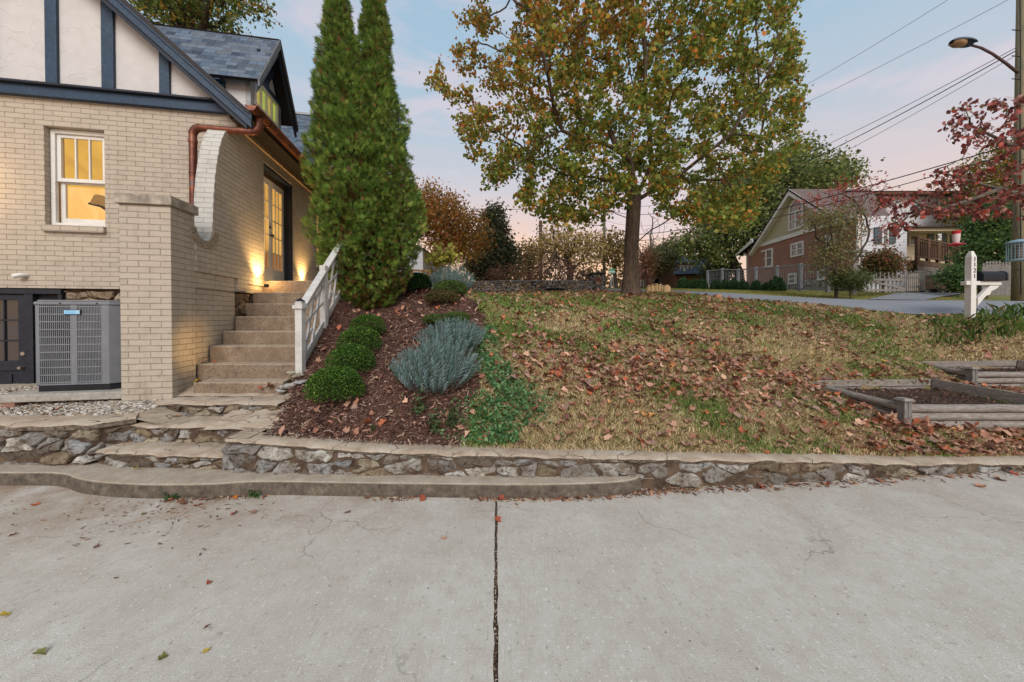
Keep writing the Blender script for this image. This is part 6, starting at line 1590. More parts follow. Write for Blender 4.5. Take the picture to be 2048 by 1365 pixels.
lc = [srgb(196, 104, 62), srgb(168, 84, 60), srgb(140, 100, 76), srgb(128, 58, 70), srgb(226, 128, 40), srgb(128, 130, 74), srgb(190, 140, 112), srgb(206, 176, 70)]
def near_feature(px, py): return None
_cnt = {}
def leaf_label(px, py, k):
    if py > 1060: w = 'out on the open concrete'
    elif px < 600: w = 'by the kerb below the steps' if px > 200 else 'by the left end of the kerb'
    elif px < 900: w = 'at the kerb foot left of the joint'
    elif px < 1290: w = 'at the kerb foot right of the joint'
    elif px < 1700: w = 'below the stone wall'
    else: w = 'at the far right wall foot'
    key = (k, w); _cnt[key] = _cnt.get(key, 0) + 1
    o_ = ['', 'second ', 'third ', 'fourth ', 'fifth ', 'sixth '][_cnt[key] - 1]
    return f'{o_}{names[k]} leaf {w}'
for i, (px, py, k) in enumerate(sorted(DL)):
    D = (1.5 - .004) * FPX / (py - 632)
    if px > 1290: D = min(D, float(wall_y(X(px, D))) - .07 - .06 * ((px * 7) % 5) / 5)
    p = at(px, py, D)
    V, F, Cc = curled(np.array([[0., 0, .002]]), (.065 if py < 1060 else .036), np.array([lc[k]]), r, .6, .25)
    o = np_mesh('fallen_leaf', V, F, M['dry_leaf'], None, Cc); o.location = (p.x, p.y, 0)
    tag(o, leaf_label(px, py, k), 'leaf', 'single leaves on the driveway')
# a few leaves and weeds by the kerb and on the steps
for i, (px, py, D, k, lab) in enumerate(((408, 724, 4.32, 6, 'two-tone pale leaf on the second concrete stair near the wall'), (428, 723, 4.35, 1, 'red brown leaf on the second concrete stair'), (520, 776, 3.98, 1, 'brown leaf before the bottom concrete stair'), (540, 775, 3.98, 2, 'dull leaf at the right before the bottom concrete stair'), (352, 835, 3.6, 6, 'pinkish leaf on the middle flagstone step'), (490, 832, 3.6, 1, 'red brown leaf at the right of the flagstone step'), (505, 826, 3.62, 1, 'rust leaf touching the upper flagstone riser'),
        (272, 936, 3.05, 7, 'thin yellow leaf on the kerb below the steps'), (112, 820, 3.6, 1, 'red leaf on the pale gravel'), (140, 826, 3.55, 6, 'pale leaf on the gravel near the terrace edge'), (218, 783, 4.0, 1, 'dark red leaf at the back of the gravel'), (395, 765, 4.05, 7, 'yellow leaf by the foot of the brick pier'))):
    p = at(px, py, D); V, F, Cc = curled(np.array([[0., 0, 0]]), .075, np.array([lc[k]]), r, .6, .25); o = np_mesh('fallen_leaf', V, F, M['dry_leaf'], None, Cc); o.location = p; tag(o, lab, 'leaf')
for i, (px, py, D, lab) in enumerate(((345, 998, 2.78, 'small green weed at the kerb foot on the left'), (508, 992, 2.81, 'second green weed farther right along the kerb foot'), (1385, 968, 2.97, 'low grey-green weed at the wall foot'))):
    p = at(px, py, D); p.z = 0.0; n = 60; c = np.stack([r.normal(0, .03, n), r.normal(0, .015, n), np.abs(r.normal(0, .018, n)) + .006], 1)
    o = leaf_mesh('weed', c, .022, palette(n, [srgb(64, 96, 50), srgb(92, 116, 66)], [1, 1], r), M['leaf'], None, (0, 0, 0), r); o.location = p; tag(o, lab, 'weed')
# strap-leaved clump round the mailbox post
r = np.random.default_rng(45)
V = []; Cl = []
for i in range(480):
    px = r.uniform(1855, 2075); D = r.uniform(5.9, 6.6); x = X(px, D); y = D; z = Hh(x, y); h = r.uniform(.06, .19) * (1.2 if px > 1940 else .9); a = r.uniform(0, 6.28); ln = h * r.uniform(.15, .9)
    s = np.array([math.cos(a + 1.57), math.sin(a + 1.57), 0]) * r.uniform(.005, .010); b = np.array([x, y, z]); d = np.array([math.cos(a), math.sin(a), 0])
    V += [b - s, b + s, b + d * ln * .4 + np.array([0, 0, h * .7]) + s * .8, b + d * ln + np.array([0, 0, h]), b + d * ln * .4 + np.array([0, 0, h * .7]) - s * .8]; cc = palette(1, [srgb(98, 128, 60), srgb(128, 150, 78), srgb(76, 104, 50), srgb(160, 150, 90)], [3, 3, 2, 1], r)[0]; Cl += [cc] * 5
o = np_mesh('iris_leaves', np.array(V), np.arange(len(V)).reshape(-1, 5), M['leaf'], None, np.array(Cl), (8.8, 6.2, 1.3)); tag(o, 'green strap-leaved iris clump round the mailbox post', 'plants', kind='stuff')

# ---- red-leaved dogwood reaching in from the right
r = np.random.default_rng(52)
pd1 = [(1725, 395), (1760, 380), (1830, 385), (1900, 370), (1960, 380), (2070, 370), (2100, 420), (1990, 440), (1900, 430), (1840, 440), (1800, 475), (1770, 455), (1780, 420)]
pd2 = [(1875, 265), (1900, 220), (1935, 200), (2000, 195), (2060, 180), (2120, 180), (2120, 300), (2000, 300), (1930, 300)]
pd3 = [(1835, 335), (1880, 320), (1960, 330), (2060, 320), (2120, 380), (1990, 385), (1870, 385)]
A = np.concatenate([poly_points(300, pd1, 4.7, .3, r), poly_points(150, pd2, 4.5, .35, r), poly_points(80, pd3, 4.6, .3, r)])
gb = G(2330, 4.6)
nodes = [(gb.x, gb.y, gb.z), tuple(at(2320, 560, 4.6)), tuple(at(2280, 470, 4.6))]; par = [-1, 0, 1]
def limb2(start, pts):
    k = start
    for p in pts: nodes.append(tuple(at(*p))); par.append(k); k = len(nodes) - 1
limb2(2, [(2200, 430, 4.65), (2120, 405, 4.65), (2050, 392, 4.65), (2000, 378, 4.65), (1950, 366, 4.65), (1905, 352, 4.65), (1870, 340, 4.65)])
limb2(6, [(1965, 392, 4.6), (1925, 405, 4.6), (1885, 418, 4.6), (1845, 412, 4.6), (1815, 395, 4.6)])
limb2(2, [(2240, 380, 4.55), (2160, 320, 4.5), (2080, 300, 4.5), (2020, 290, 4.5), (1980, 270, 4.5), (1940, 250, 4.5)])
P, par = colonize(nodes, par, A, .07, .09, .8, 70, trop=(0, 0, .05), rng=r)
rd, ch = skeleton_radii(P, par, .0020, 2.1, .045)
dg = thing('dogwood_tree', 'dogwood branches with drooping dark red leaves reaching in from the right edge', 'tree', gb)
skeleton_mesh('trunk', P, par, rd, ch, M['bark_grey'], dg, gb)
tips = P[rd < .0045]; n = 2000
c = tips[r.integers(len(tips), size=n)] + r.normal(0, .028, (n, 3)) - np.array([0, 0, .03])
# oval leaves with a midrib curl
D = rand_dirs(n, r); D[:, 2] -= 1.1; D /= np.linalg.norm(D, axis=1)[:, None]; T = rand_dirs(n, r); T -= D * (T * D).sum(1)[:, None]; T /= np.linalg.norm(T, axis=1)[:, None]; B = np.cross(D, T); s = r.uniform(.040, .074, n)[:, None]
prof = [(-.5, 0), (-.25, .24), (.05, .34), (.32, .22), (.55, 0)]
ring = []
for t, w in prof: ring.append(c + D * s * t + B * s * .22 * (t ** 2) * 2)
for t, w in prof[1:4][::-1]: pass
Vl = [c + D * s * t + T * s * w * 1.0 + B * s * (.30 * w + .5 * t * t) for t, w in prof] + [c + D * s * t - T * s * w + B * s * (.30 * w + .5 * t * t) for t, w in prof[3:0:-1]] + [c + B * s * .02]
V = np.stack(Vl, 1).reshape(-1, 3); k = 9; i0 = np.arange(n)[:, None] * k
F = np.concatenate([i0 + np.array([[8, j, (j + 1) % 8]]) for j in range(8)])
cols = palette(n, [srgb(142, 74, 68), srgb(112, 62, 60), srgb(160, 94, 84), srgb(142, 106, 90), srgb(96, 58, 56), srgb(118, 104, 64), srgb(178, 84, 66)], [4, 4, 3, 2, 2, .6, .6], r)
np_mesh('leaves', V, F, M['red_leaf'], dg, np.repeat(cols, k, 0), gb)
# ================================================================== road and everything beyond
mb = MB(); ks = np.linspace(-2.6, 2.6, 90); n = 9
vs = []
for k in ks:
    a, b_ = road_near(k), road_far(k)
    for j in range(n):
        t = j / (n - 1); x, y = lerp(a[0], b_[0], t), lerp(a[1], b_[1], t); vs.append((x, y, Hh(x, y) + .022 + .03 * math.sin(PI * t)))
mb.add(vs, [(i * n + j, i * n + j + 1, (i + 1) * n + j + 1, (i + 1) * n + j) for i in range(len(ks) - 1) for j in range(n - 1)])
tag(mb.build('road', M['asphalt'], smooth=True, uv=False), kind='structure')
# pale drive by the stone pillar, and the apron across the road by the bin
def drape(name, pts, m, lift, nx=14, ny=10):
    (a, b_, c, d) = [Vector(p) for p in pts]; mb = MB(); vs = []
    for i in range(nx + 1):
        for j in range(ny + 1):
            u, v = i / nx, j / ny; p = a.lerp(b_, u).lerp(d.lerp(c, u), v); vs.append((p.x, p.y, Hh(p.x, p.y) + lift))
    k = ny + 1; mb.add(vs, [(i * k + j, (i + 1) * k + j, (i + 1) * k + j + 1, i * k + j + 1) for i in range(nx) for j in range(ny)])
    tag(mb.build(name, m, smooth=True, uv=False), kind='structure')
drape('pavement', [(X(1080, 12.2), 12.2), (X(1250, 11.8), 11.8), (X(1262, 14.6), 14.6), (X(1120, 13.1), 13.1)], M['pad'], .035)
drape('driveway_apron', [(X(1735, 11.3), 11.3), (X(1850, 10.5), 10.5), (X(1930, 14.2), 14.2), (X(1850, 14.2), 14.2)], M['asphalt'], .05)

# ---- curved stone bed wall and pillar
wp = Path([(X(900, 13.2), 13.6), (X(960, 13.2), 13.25), (X(1020, 13.1), 13.05), (X(1090, 13.0), 12.95), (X(1150, 13.1), 13.05), (X(1185, 13.4), 13.4)])
SW = [srgb(190, 188, 188), srgb(166, 164, 164), srgb(204, 192, 176), srgb(150, 148, 150), srgb(194, 172, 146)]
tw2 = thing('stone_bed_wall', 'curved grey stacked-stone garden wall at the back of the lawn', 'wall', (X(1060, 13), 13.1, 2.35))
zt = lambda u: 2.80 + .05 * (u / wp.U)
m1 = MB(); rubble(m1, wp.U, lambda u: .62, wp.fn(2.2), .17, .075, 201, .03, .006, SW); m1.build('stonework', M['stone'], tw2, origin=tw2.location, uv=False)
m1 = MB(); wp.back(m1, 2.1, 2.81, 0, .3); m1.build('core', M['metal_dark'], tw2, origin=tw2.location, uv=False)
m1 = MB(); wp.cap(m1, 2.845, .25, .04, .035, 5); m1.build('coping', m_simple('grey coping stone', srgb(150, 152, 156), srgb(120, 122, 126)), tw2, origin=tw2.location, uv=False)
drape('flower_bed', [(X(900, 13.4), 13.75), (X(1190, 13.6), 13.6), (X(1190, 13.6) + .6, 17), (X(900, 13.4) - 1, 17)], M['soil'], .40)
D = 13.7; xl, xr = X(1183, D), X(1209, D); zb, z1 = Z(586, D), Z(549, D)
pl = thing('stone_pillar', 'square grey stone pillar with a cap at the end of the garden wall', 'pillar', ((xl + xr) / 2, D, zb))
m1 = MB()
rubble(m1, xr - xl, lambda u: z1 - zb, lambda u, v, d: (xl + u, D - d, zb + v), .15, .10, 210, .03, .006, SW)
rubble(m1, .5, lambda u: z1 - zb, lambda u, v, d: (xl - d, D + .5 - u, zb + v), .15, .10, 211, .03, .006, SW)
m1.build('stonework', M['stone'], pl, origin=pl.location, uv=False)
m1 = MB(); m1.box(xl, xr, D, D + .5, zb - .2, z1); m1.build('core', M['metal_dark'], pl, origin=pl.location, uv=False)
m1 = MB(); g = .05; m1.prism([(xl - g, z1), (xr + g, z1), (xr + g, z1 + .04), ((xl + xr) / 2, z1 + .09), (xl - g, z1 + .04)], lambda a, b_, t: (a, t, b_), D - .06, D + .56); m1.build('pillar_cap', M['metal_dark'], pl, origin=pl.location, uv=False)
m1 = MB(); px_ = at(1196, 560, D - .05)
for k in range(4): m1.box(px_.x - .11 + k * .06, px_.x - .07 + k * .06, D - .06, D - .045, px_.z - .04, px_.z + .04)
m1.build('address_numerals', m_simple('red numerals', srgb(170, 66, 52)), pl, origin=pl.location, uv=False)
# ---- tripod fire pit
g = G(1110, 10.6); tp = thing('tripod_fire_pit', 'thin black metal tripod over a round fire bowl behind the lawn edge', 'fire pit', g)
ap = at(1113, 505, 10.6); m1 = None
for a in (0, 2.1, 4.2):
    m1 = MB(); m1.tube([(g.x + math.cos(a + .4) * .42, g.y + math.sin(a + .4) * .42, g.z), tuple(ap)], .009, 6); m1.build('leg', M['metal_dark'], tp, origin=g, uv=False)
m1 = MB(); m1.tube([tuple(ap + Vector((0, 0, .1))), (g.x, g.y, g.z + .32)], .005, 5); m1.build('chain', M['metal_dark'], tp, origin=g, uv=False)
m1 = MB(); zc = at(1110, 580, 10.6).z + .02
for rr_, zz in ((.30, .0), (.24, -.05)): m1.tube([(g.x + rr_ * math.cos(k * PI / 12), g.y + rr_ * math.sin(k * PI / 12), zc + zz) for k in range(25)], .014, 6)
m1.lathe([(.02, -.12), (.15, -.10), (.25, -.03), (.27, 0), (.25, .0), (.14, -.08), (.02, -.10)], (g.x, g.y, zc), 20); m1.build('fire_bowl', M['metal_dark'], tp, origin=g, uv=False)
# ---- burlap sacks
for i, (px, w, h, lab) in enumerate(((1298, 9, 17, 'leftmost burlap sack, nearest the maple trunk'), (1305, 9, 18, 'second burlap sack from the maple trunk'), (1313, 9, 20, 'tallest upright burlap sack with a peaked top'), (1320, 8, 19, 'fourth burlap sack from the maple trunk'), (1326, 8, 17, 'narrow burlap sack squeezed before the widest one'), (1333, 13, 17, 'widest and rightmost burlap sack of the row'))):
    D = 9.9 - i * .05; g = at(px, 589, D); R_ = w * D / FPX * .56; h_ = h * D / FPX * 1.05; rr = random.Random(i)
    t_ = thing('burlap_sack', lab, 'sack', g, rr.random(), 'burlap sacks by the tree')
    m1 = MB(); n = 18; prof = [(.55, 0), (.95, .08), (1.05, .35), (.98, .65), (.85, .85), (.55, .93), (.62, 1.0), (.45, 1.02), (.1, .93)]
    m1.lathe([(a * R_, b_ * h_) for a, b_ in prof], n=n)
    m1.v = [(x * (1 + .10 * math.sin(3 * math.atan2(y, x) + i)) + .01 * cnoise(x * 20, z * 20, 1, i), y * (1 + .08 * math.sin(5 * math.atan2(y, x))), z * (1 + .05 * cnoise(x * 9, y * 9, 1, i))) for x, y, z in m1.v]
    m1.build('sack_body', M['burlap'], t_, smooth=True, uv=False)
    m1 = MB(); m1.tube([(R_ * .72 * math.cos(k * PI / 8), R_ * .72 * math.sin(k * PI / 8), h_ * .88) for k in range(17)], .008, 5); m1.build('tie', M['bark_dark'], t_, uv=False)

# ---- log edged garden beds
def log_bed(label, x0, x1, y0, y1, z, rows, seed):
    t_ = thing('garden_bed', label, 'garden bed', (x0, y0, z - .27)); o_ = t_.location; rr = random.Random(seed)
    def log(a, b_, rad_, m):
        m1 = MB(); n = 8; pts = [Vector(a).lerp(Vector(b_), k / n) + Vector((rr.uniform(-.004, .004), rr.uniform(-.004, .004), rr.uniform(-.004, .004))) for k in range(n + 1)]
        m1.tube(pts, [rad_ * rr.uniform(.93, 1.05) for _ in pts], 12); m1.build('log', M[m], t_, origin=o_, smooth='auto', uv=False)
    dz = (.0, .012)
    for k in range(3):
        zz = z - .045 - k * .088
        log((x0 + .02, y0, zz), (x1, y0, zz - .0), .045, 'wood_grey')
        if k < 2: log((x0, y0 + .03, zz), (x0 - .10 * (x0 < 5), y1, zz + .05), .045, 'wood_grey_y')
    zb2 = z + .05
    m1 = MB(); m1.bar((x0 - .05, y1, zb2 - .03), (x1, y1, zb2 - .01), .03, .09); m1.build('back_plank', M['wood_grey'], t_, origin=o_, bevel=.004, uv=False)
    m1 = MB(); m1.bar((x0 - .05, y1 + .01, zb2 - .13), (x1, y1 + .01, zb2 - .11), .03, .09); m1.build('back_plank', M['wood_grey'], t_, origin=o_, bevel=.004, uv=False)
    m1 = MB(); m1.bar((x1 - .10, y1 - .02, zb2 - .02), (x1 + .12, y0, z - .03), .03, .13); m1.build('side_plank', M['wood_grey_y'], t_, origin=o_, bevel=.004, uv=False)
    m1 = MB(); w = .040
    for a, b_ in ((-w, -.003), (.003, w)): m1.box(x0 + a, x0 + b_, y0 - w, y0 + w, z - .22, z + .04)
    p = m1.build('corner_post', M['wood_grey_z'], t_, origin=o_, bevel=.004, uv=False)
    m1 = MB(); m1.add([(x0 - .062, y0 - .062, z + .041), (x0 + .062, y0 - .062, z + .041), (x0 + .062, y0 + .062, z + .041), (x0 - .062, y0 + .062, z + .041), (x0 - .045, y0 - .045, z + .068), (x0 + .045, y0 - .045, z + .068), (x0 + .045, y0 + .045, z + .068), (x0 - .045, y0 + .045, z + .068)], [(3, 2, 1, 0), (4, 5, 6, 7), (0, 1, 5, 4), (1, 2, 6, 5), (2, 3, 7, 6), (3, 0, 4, 7)])
    m1.build('post_cap', M['wood_grey'], p, origin=o_, bevel=.004, uv=False)
    m1 = MB(); nx, ny = 24, 16; vs = []
    for i in range(nx + 1):
        for j in range(ny + 1):
            x, y = lerp(x0 - .06, x1, i / nx), lerp(y0 + .02, y1 - .01, j / ny); vs.append((x, y, z - .10 + .05 * (j / ny) + .025 * cnoise(x, y, 6, seed)))
    k = ny + 1; m1.add(vs, [(i * k + j, (i + 1) * k + j, (i + 1) * k + j + 1, i * k + j + 1) for i in range(nx) for j in range(ny)])
    m1.build('soil', M['soil'], t_, origin=o_, smooth=True, uv=False)
    r = np.random.default_rng(seed); n = 900; c = np.stack([r.uniform(x0, x1 - .05, n), r.uniform(y0 + .06, y1 - .05, n), np.full(n, 0.)], 1); c[:, 2] = z - .085 + .05 * (c[:, 1] - y0) / (y1 - y0) + r.uniform(0, .02, n)
    cc = leaf_mesh('crumbs', c, .03, palette(n, [srgb(96, 70, 58), srgb(66, 48, 40), srgb(140, 104, 84)], [3, 3, 1], r), M['chip'], t_, o_, r, .4, .1); cc['kind'] = 'stuff'
log_bed('nearer log-edged raised garden bed at the right of the lawn', 4.26, 5.9, 3.70, 4.72, .54, 3, 1)
log_bed('farther log-edged raised garden bed cut off by the right edge', X(1945, 4.95), 8.3, 4.95, 5.55, .69, 3, 2)

# ---- mailbox on its post
g = G(1941, 6.5); mbx = thing('mailbox', 'white mailbox post numbered 1121 carrying a black mailbox', 'mailbox', g, 0)
D = 6.5; s_ = D / FPX; xc = X(1940, D); hw3 = 5.2 * s_; zt_ = Z(503, D)
m1 = MB(); a = hw3; zz = zt_ - .11
m1.box(xc - a, xc + a, D - a, D + a, g.z - .15, zz)
m1.add([(xc - a, D - a, zz), (xc + a, D - a, zz), (xc + a, D + a, zz), (xc - a, D + a, zz), (xc - a * .45, D - a * .45, zt_), (xc + a * .45, D - a * .45, zt_), (xc + a * .45, D + a * .45, zt_), (xc - a * .45, D + a * .45, zt_)], [(4, 5, 6, 7), (0, 1, 5, 4), (1, 2, 6, 5), (2, 3, 7, 6), (3, 0, 4, 7)])
m1.build('post', M['white'], mbx, origin=g, bevel=.003, uv=False)
za, zb = Z(563, D), Z(571, D)
m1 = MB(); m1.box(X(1926, D), xc - a - .002, D - .045, D + .045, zb, za); m1.box(xc + a + .002, X(1996, D), D - .045, D + .045, zb, za); m1.build('cross_arm', M['white'], mbx, origin=g, bevel=.006, uv=False)
m1 = MB(); br = [(X(1951, D) + .002, Z(612, D)), (X(1951, D) + .002, Z(597, D)), (X(1976, D), Z(571.5, D)), (X(1994, D), Z(571.5, D)), (X(1990, D), Z(577, D)), (X(1978, D), Z(583, D)), (X(1975, D), Z(590, D)), (X(1968, D), Z(592, D))]
m1.prism(br, lambda a_, b_, t: (a_, t, b_), D - .03, D + .03); m1.build('bracket', M['white'], mbx, origin=g, bevel=.003, uv=False)
m1 = MB(); x0, x1 = X(1954, D), X(2001, D); z0 = za + .004; hh = Z(543, D) - z0; pr = [(-.085, 0), (.085, 0), (.085, hh * .55)] + [(.085 * math.cos(k * PI / 8), hh * .55 + hh * .45 * math.sin(k * PI / 8)) for k in range(1, 8)] + [(-.085, hh * .55)]
m1.prism(pr, lambda a_, b_, t: (t, D + a_, z0 + b_), x0, x1); m1.prism([(p[0] * 1.06, p[1] * 1.03 + .002) for p in pr], lambda a_, b_, t: (t, D + a_, z0 + b_), x1 - .02, x1 + .012)
m1.build('mailbox_body', M['black'], mbx, origin=g, smooth='auto', uv=False)
def text_mesh(s, size, name, m, parent, loc, rot, ext=.002):
    cu = bpy.data.curves.new(name, 'FONT'); cu.body = s; cu.size = size; cu.extrude = ext; cu.align_x = 'CENTER'; cu.align_y = 'CENTER'
    tmp = bpy.data.objects.new('tmp', cu); C.objects.link(tmp); dg_ = bpy.context.evaluated_depsgraph_get(); me = bpy.data.meshes.new_from_object(tmp.evaluated_get(dg_)); bpy.data.objects.remove(tmp)
    me.materials.clear(); me.materials.append(m); o = bpy.data.objects.new(name, me); C.objects.link(o); o.parent = parent; o.location = loc; o.rotation_euler = rot; return o
for ch_, py in zip('1121', (519, 530, 541.5, 553)):
    p = at(1946, py, D - a - .004); text_mesh(ch_, .115, 'house_number', M['black'], mbx, (xc + .008 - g.x, D - a - .004 - g.y, p.z - g.z), (PI / 2, 0, 0))

# ---- utility pole with street lamp
D = 9.3; g = at(2036, 604, D); g.z = Hh(g.x, g.y)
up = thing('utility_pole', 'thick weathered utility pole carrying a curved-arm street lamp', 'utility pole', g)
m1 = MB(); m1.tube([(g.x, g.y, g.z - .3), (g.x, g.y, g.z + 3), (g.x - .01, g.y, 11.8)], [.118, .110, .095], 20); m1.build('pole', M['pole_wood'], up, origin=g, smooth=True, uv=False)
m1 = MB(); pts = [at(2036, 146, D - .12), at(2012, 127, D - .2), at(1985, 108, D - .3), at(1962, 96, D - .38), at(1944, 91, D - .45)]
m1.tube(pts, [.032, .030, .028, .028, .028], 10); arm = m1.build('lamp_arm', m_simple('rusty pipe', srgb(104, 84, 84), srgb(84, 66, 66)), up, origin=g, smooth=True, uv=False)
hc = at(1926, 87, D - .5); ax_ = (at(1908, 86, D - .5) - at(1944, 90, D - .5)).normalized()
m1 = MB(); n = 14
def ell(cx, rx, ry, rz, z0=0): return None
vs = []; ringn = 12
for k in range(ringn + 1):
    t = k / ringn; u = -.30 + .60 * t; w = math.sqrt(max(0.0, 1 - ((u) / .31) ** 2)) ; w = w ** .7
    for j in range(n + 1):
        a_ = PI * j / n; vs.append(hc + ax_ * u + Vector((0, 1, 0)) * math.cos(a_) * .15 * w + Vector((0, 0, 1)) * math.sin(a_) * .11 * w)
k_ = n + 1; m1.add(vs, [(i * k_ + j, i * k_ + j + 1, (i + 1) * k_ + j + 1, (i + 1) * k_ + j) for i in range(ringn) for j in range(n)])
m1.build('lamp_head', m_simple('grey lamp housing', srgb(96, 104, 116), srgb(76, 84, 96)), up, origin=g, smooth=True, uv=False)
vs = []
for k in range(ringn + 1):
    t = k / ringn; u = -.06 + .34 * t; w = math.sqrt(max(0.0, 1 - ((u - .11) / .18) ** 2))
    for j in range(n + 1):
        a_ = PI + PI * j / n; vs.append(hc + ax_ * u + Vector((0, 1, 0)) * math.cos(a_) * .125 * w + Vector((0, 0, 1)) * math.sin(a_) * .10 * w)
m1 = MB(); m1.add(vs, [(i * k_ + j, i * k_ + j + 1, (i + 1) * k_ + j + 1, (i + 1) * k_ + j) for i in range(ringn) for j in range(n)])
m1.build('lamp_lens', m_simple('amber lens', srgb(190, 160, 120), srgb(150, 120, 88), 12, .15), up, origin=g, smooth=True, uv=False)
m1 = MB()
for py in (60, 112, 158, 262, 538): m1.tube([at(2024, py, D - .12), at(2042, py + 2, D - .12)], .012, 5)
m1.build('bracket_bolts', M['metal_dark'], up, origin=g, uv=False)
m1 = MB(); m1.tube([at(2040, -60, D - .17), at(2041, 120, D - .18), at(2040, 300, D - .18), at(2042, 590, D - .19)], .012, 5); m1.build('ground_wire', M['metal_dark'], up, origin=g, uv=False)
# ---- wires
M['wire'] = m_simple('wire', srgb(52, 50, 54), srgb(40, 38, 42)); M['wire_pale'] = m_simple('grey wire', srgb(132, 128, 128), srgb(110, 106, 106))
def wire(label, a, b_, sag, rad_, m='wire', twist=False):
    a, b_ = Vector(a), Vector(b_); pts = []
    for k in range(41):
        t = (k / 40) ** 1.5; p = a.lerp(b_, t); p.z -= sag * 4 * t * (1 - t); pts.append(p)
    m1 = MB(); L_ = (b_ - a).length
    m1.tube(pts, [rad_ * (1 + .8 * (p - a).length / L_) for p in pts], 5)
    o = m1.build('power_line', M[m], None, origin=pts[0], smooth=True, uv=False); return tag(o, label, 'power line', 'overhead lines along the road')
far = lambda px, py, D: at(px, py, D)
wire('uppermost thin line crossing the sky at top right', at(2100, -130, 9.3), far(1208, 330, 38), 1.6, .007, 'wire_pale')
wire('second thin line crossing the sky from the pole top', at(2050, -18, 9.3), far(1208, 345, 38), 1.2, .007, 'wire_pale')
wire('thin line just above the thick twisted cable', at(2030, 97, 9.3), far(1208, 405, 38), 1.9, .009)
wire('thick twisted cable crossing the sky', at(2030, 103, 9.3), far(1208, 418, 38), 2.1, .014)
wire('thin line below the thick twisted cable', at(2030, 112, 9.3), far(1208, 440, 38), 2.2, .007)
wire('bundled cable running in front of the brick house gable', at(2030, 288, 9.3), far(1208, 468, 38), .9, .016)
wire('lower cable crossing the brick house roof', at(2030, 306, 9.3), far(1208, 480, 38), .9, .014)
wire('far line at the sunset left of the maple', far(1208, 402, 38), far(940, 418, 40), .4, .02, 'wire')
wire('lower far line at the sunset left of the maple', far(1208, 462, 38), far(940, 484, 40), .5, .02, 'wire')
# far poles
g = gp(1208, 38); t_ = thing('utility_pole', 'distant slim grey-green utility pole right of the stone pillar', 'utility pole', g); m1 = MB(); m1.tube([(g[0], g[1], g[2] - 1), (g[0], g[1], Z(300, 38))], [.17, .13], 10); m1.build('pole', m_simple('green grey pole', srgb(112, 116, 96), srgb(96, 98, 82)), t_, origin=g, uv=False)
m1 = MB(); m1.bar(at(1200, 402, 38), at(1216, 402, 38), .1, .1); m1.bar(at(1165, 449, 37.8), at(1208, 452, 38), .06, .06); m1.build('cross_arm', M['bark_dark'], t_, origin=g, uv=False)
g = gp(1081, 30); t_ = thing('utility_pole', 'brown wooden utility pole standing among the bare shrubs', 'utility pole', g); m1 = MB(); m1.tube([(g[0], g[1], g[2] - 1), (g[0], g[1], Z(442, 30))], [.19, .15], 10); m1.build('pole', M['bark'], t_, origin=g, uv=False)
m1 = MB(); m1.bar(at(1076, 452, 29.9), at(1087, 452, 29.9), .08, .08); m1.build('cross_arm', M['bark_dark'], t_, origin=g, uv=False)
# street sign
D = 24; g = gp(1222, D); t_ = thing('street_sign', 'small green street name sign on a thin post', 'sign', g); m1 = MB(); m1.tube([(g[0], D, g[2] - .3), (g[0], D, Z(538, D))], .045, 8); m1.build('post', M['galv'], t_, origin=g, uv=False)
m1 = MB(); p0, p1 = at(1217, 547, D - .05), at(1230, 541, D - .05); m1.box(p0.x, p1.x, D - .07, D - .05, p0.z, p1.z); b1 = m1.build('name_blade', m_simple('sign green', srgb(20, 146, 112), srgb(16, 130, 100), 5, .4), t_, origin=g, uv=False)
m1 = MB(); x = p0.x + .05
for k in range(7): m1.box(x, x + .035, D - .078, D - .0705, p0.z + .05, p1.z - .06); x += .058
m1.build('lettering', M['white'], b1, origin=g, uv=False)
m1 = MB(); m1.box(p0.x + .1, p0.x + .125 + .25, D - .03, D - .01, p1.z + .01, p1.z + .13); m1.build('name_blade', m_simple('sign green pale', srgb(60, 160, 120), srgb(50, 140, 104), 5, .4), t_, origin=g, uv=False)
m1 = MB(); g2 = gp(1228, 22); m1.tube([g2, (g2[0] - .1, 22, g2[2] + 1.1)], .02, 6); o = m1.build('guy_rod', M['galv'], None, origin=g2, uv=False); tag(o, 'short thin rod leaning beside the street sign', 'rod')

# ---- brick house across the road
def fx(D): return 15.4 + .065 * (D - 15.8)         # its gable face
gz = 2.3
bh = thing('brick_house', 'red brick house with a pale green sided gable and arched window across the road', 'house', (fx(19), 19, 2.9))
bo = bh.location
d0, d1 = 15.15, 22.9; dp = 18.93; zw = 5.98; zp = 8.5; zs = 3.42
F_ = lambda d, z, off=0: (fx(d) - off, d, z)
def face(mb, pts, off, th=.06, mi=0):
    mb.prism(pts, lambda a_, b_, t: (fx(a_) - t, a_, b_), off, off - th, mi=mi)
m1 = MB(); m1.box(fx(19) + .12, 17.2, 15.3, 22.85, 1.8, zw - .05); core = m1.build('wall_core', M['red_brick'], bh, origin=bo)
m1 = MB(); face(m1, [(d0, zs), (d1, zs), (d1, zw), (d0, zw)], 0., .3); m1.build('brick_wall', M['red_brick'], bh, origin=bo)
m1 = MB(); face(m1, [(d0, 1.6), (d1, 1.6), (d1, zs - .002), (d0, zs - .002)], .05, .3); m1.build('foundation', M['mortar'], bh, origin=bo, uv=False)
m1 = MB(); rubble(m1, 6.8, lambda u: 1.3, lambda u, v, d: (fx(15.2 + u) - .05 - d, 15.2 + u, 2.1 + v), .45, .24, 230, .05, .012, [srgb(206, 198, 184), srgb(186, 176, 160), srgb(196, 184, 162)]); m1.build('foundation_stones', M['stone'], bh, origin=bo, uv=False)
M['sage'] = m_siding('sage siding', srgb(200, 194, 162), .115)
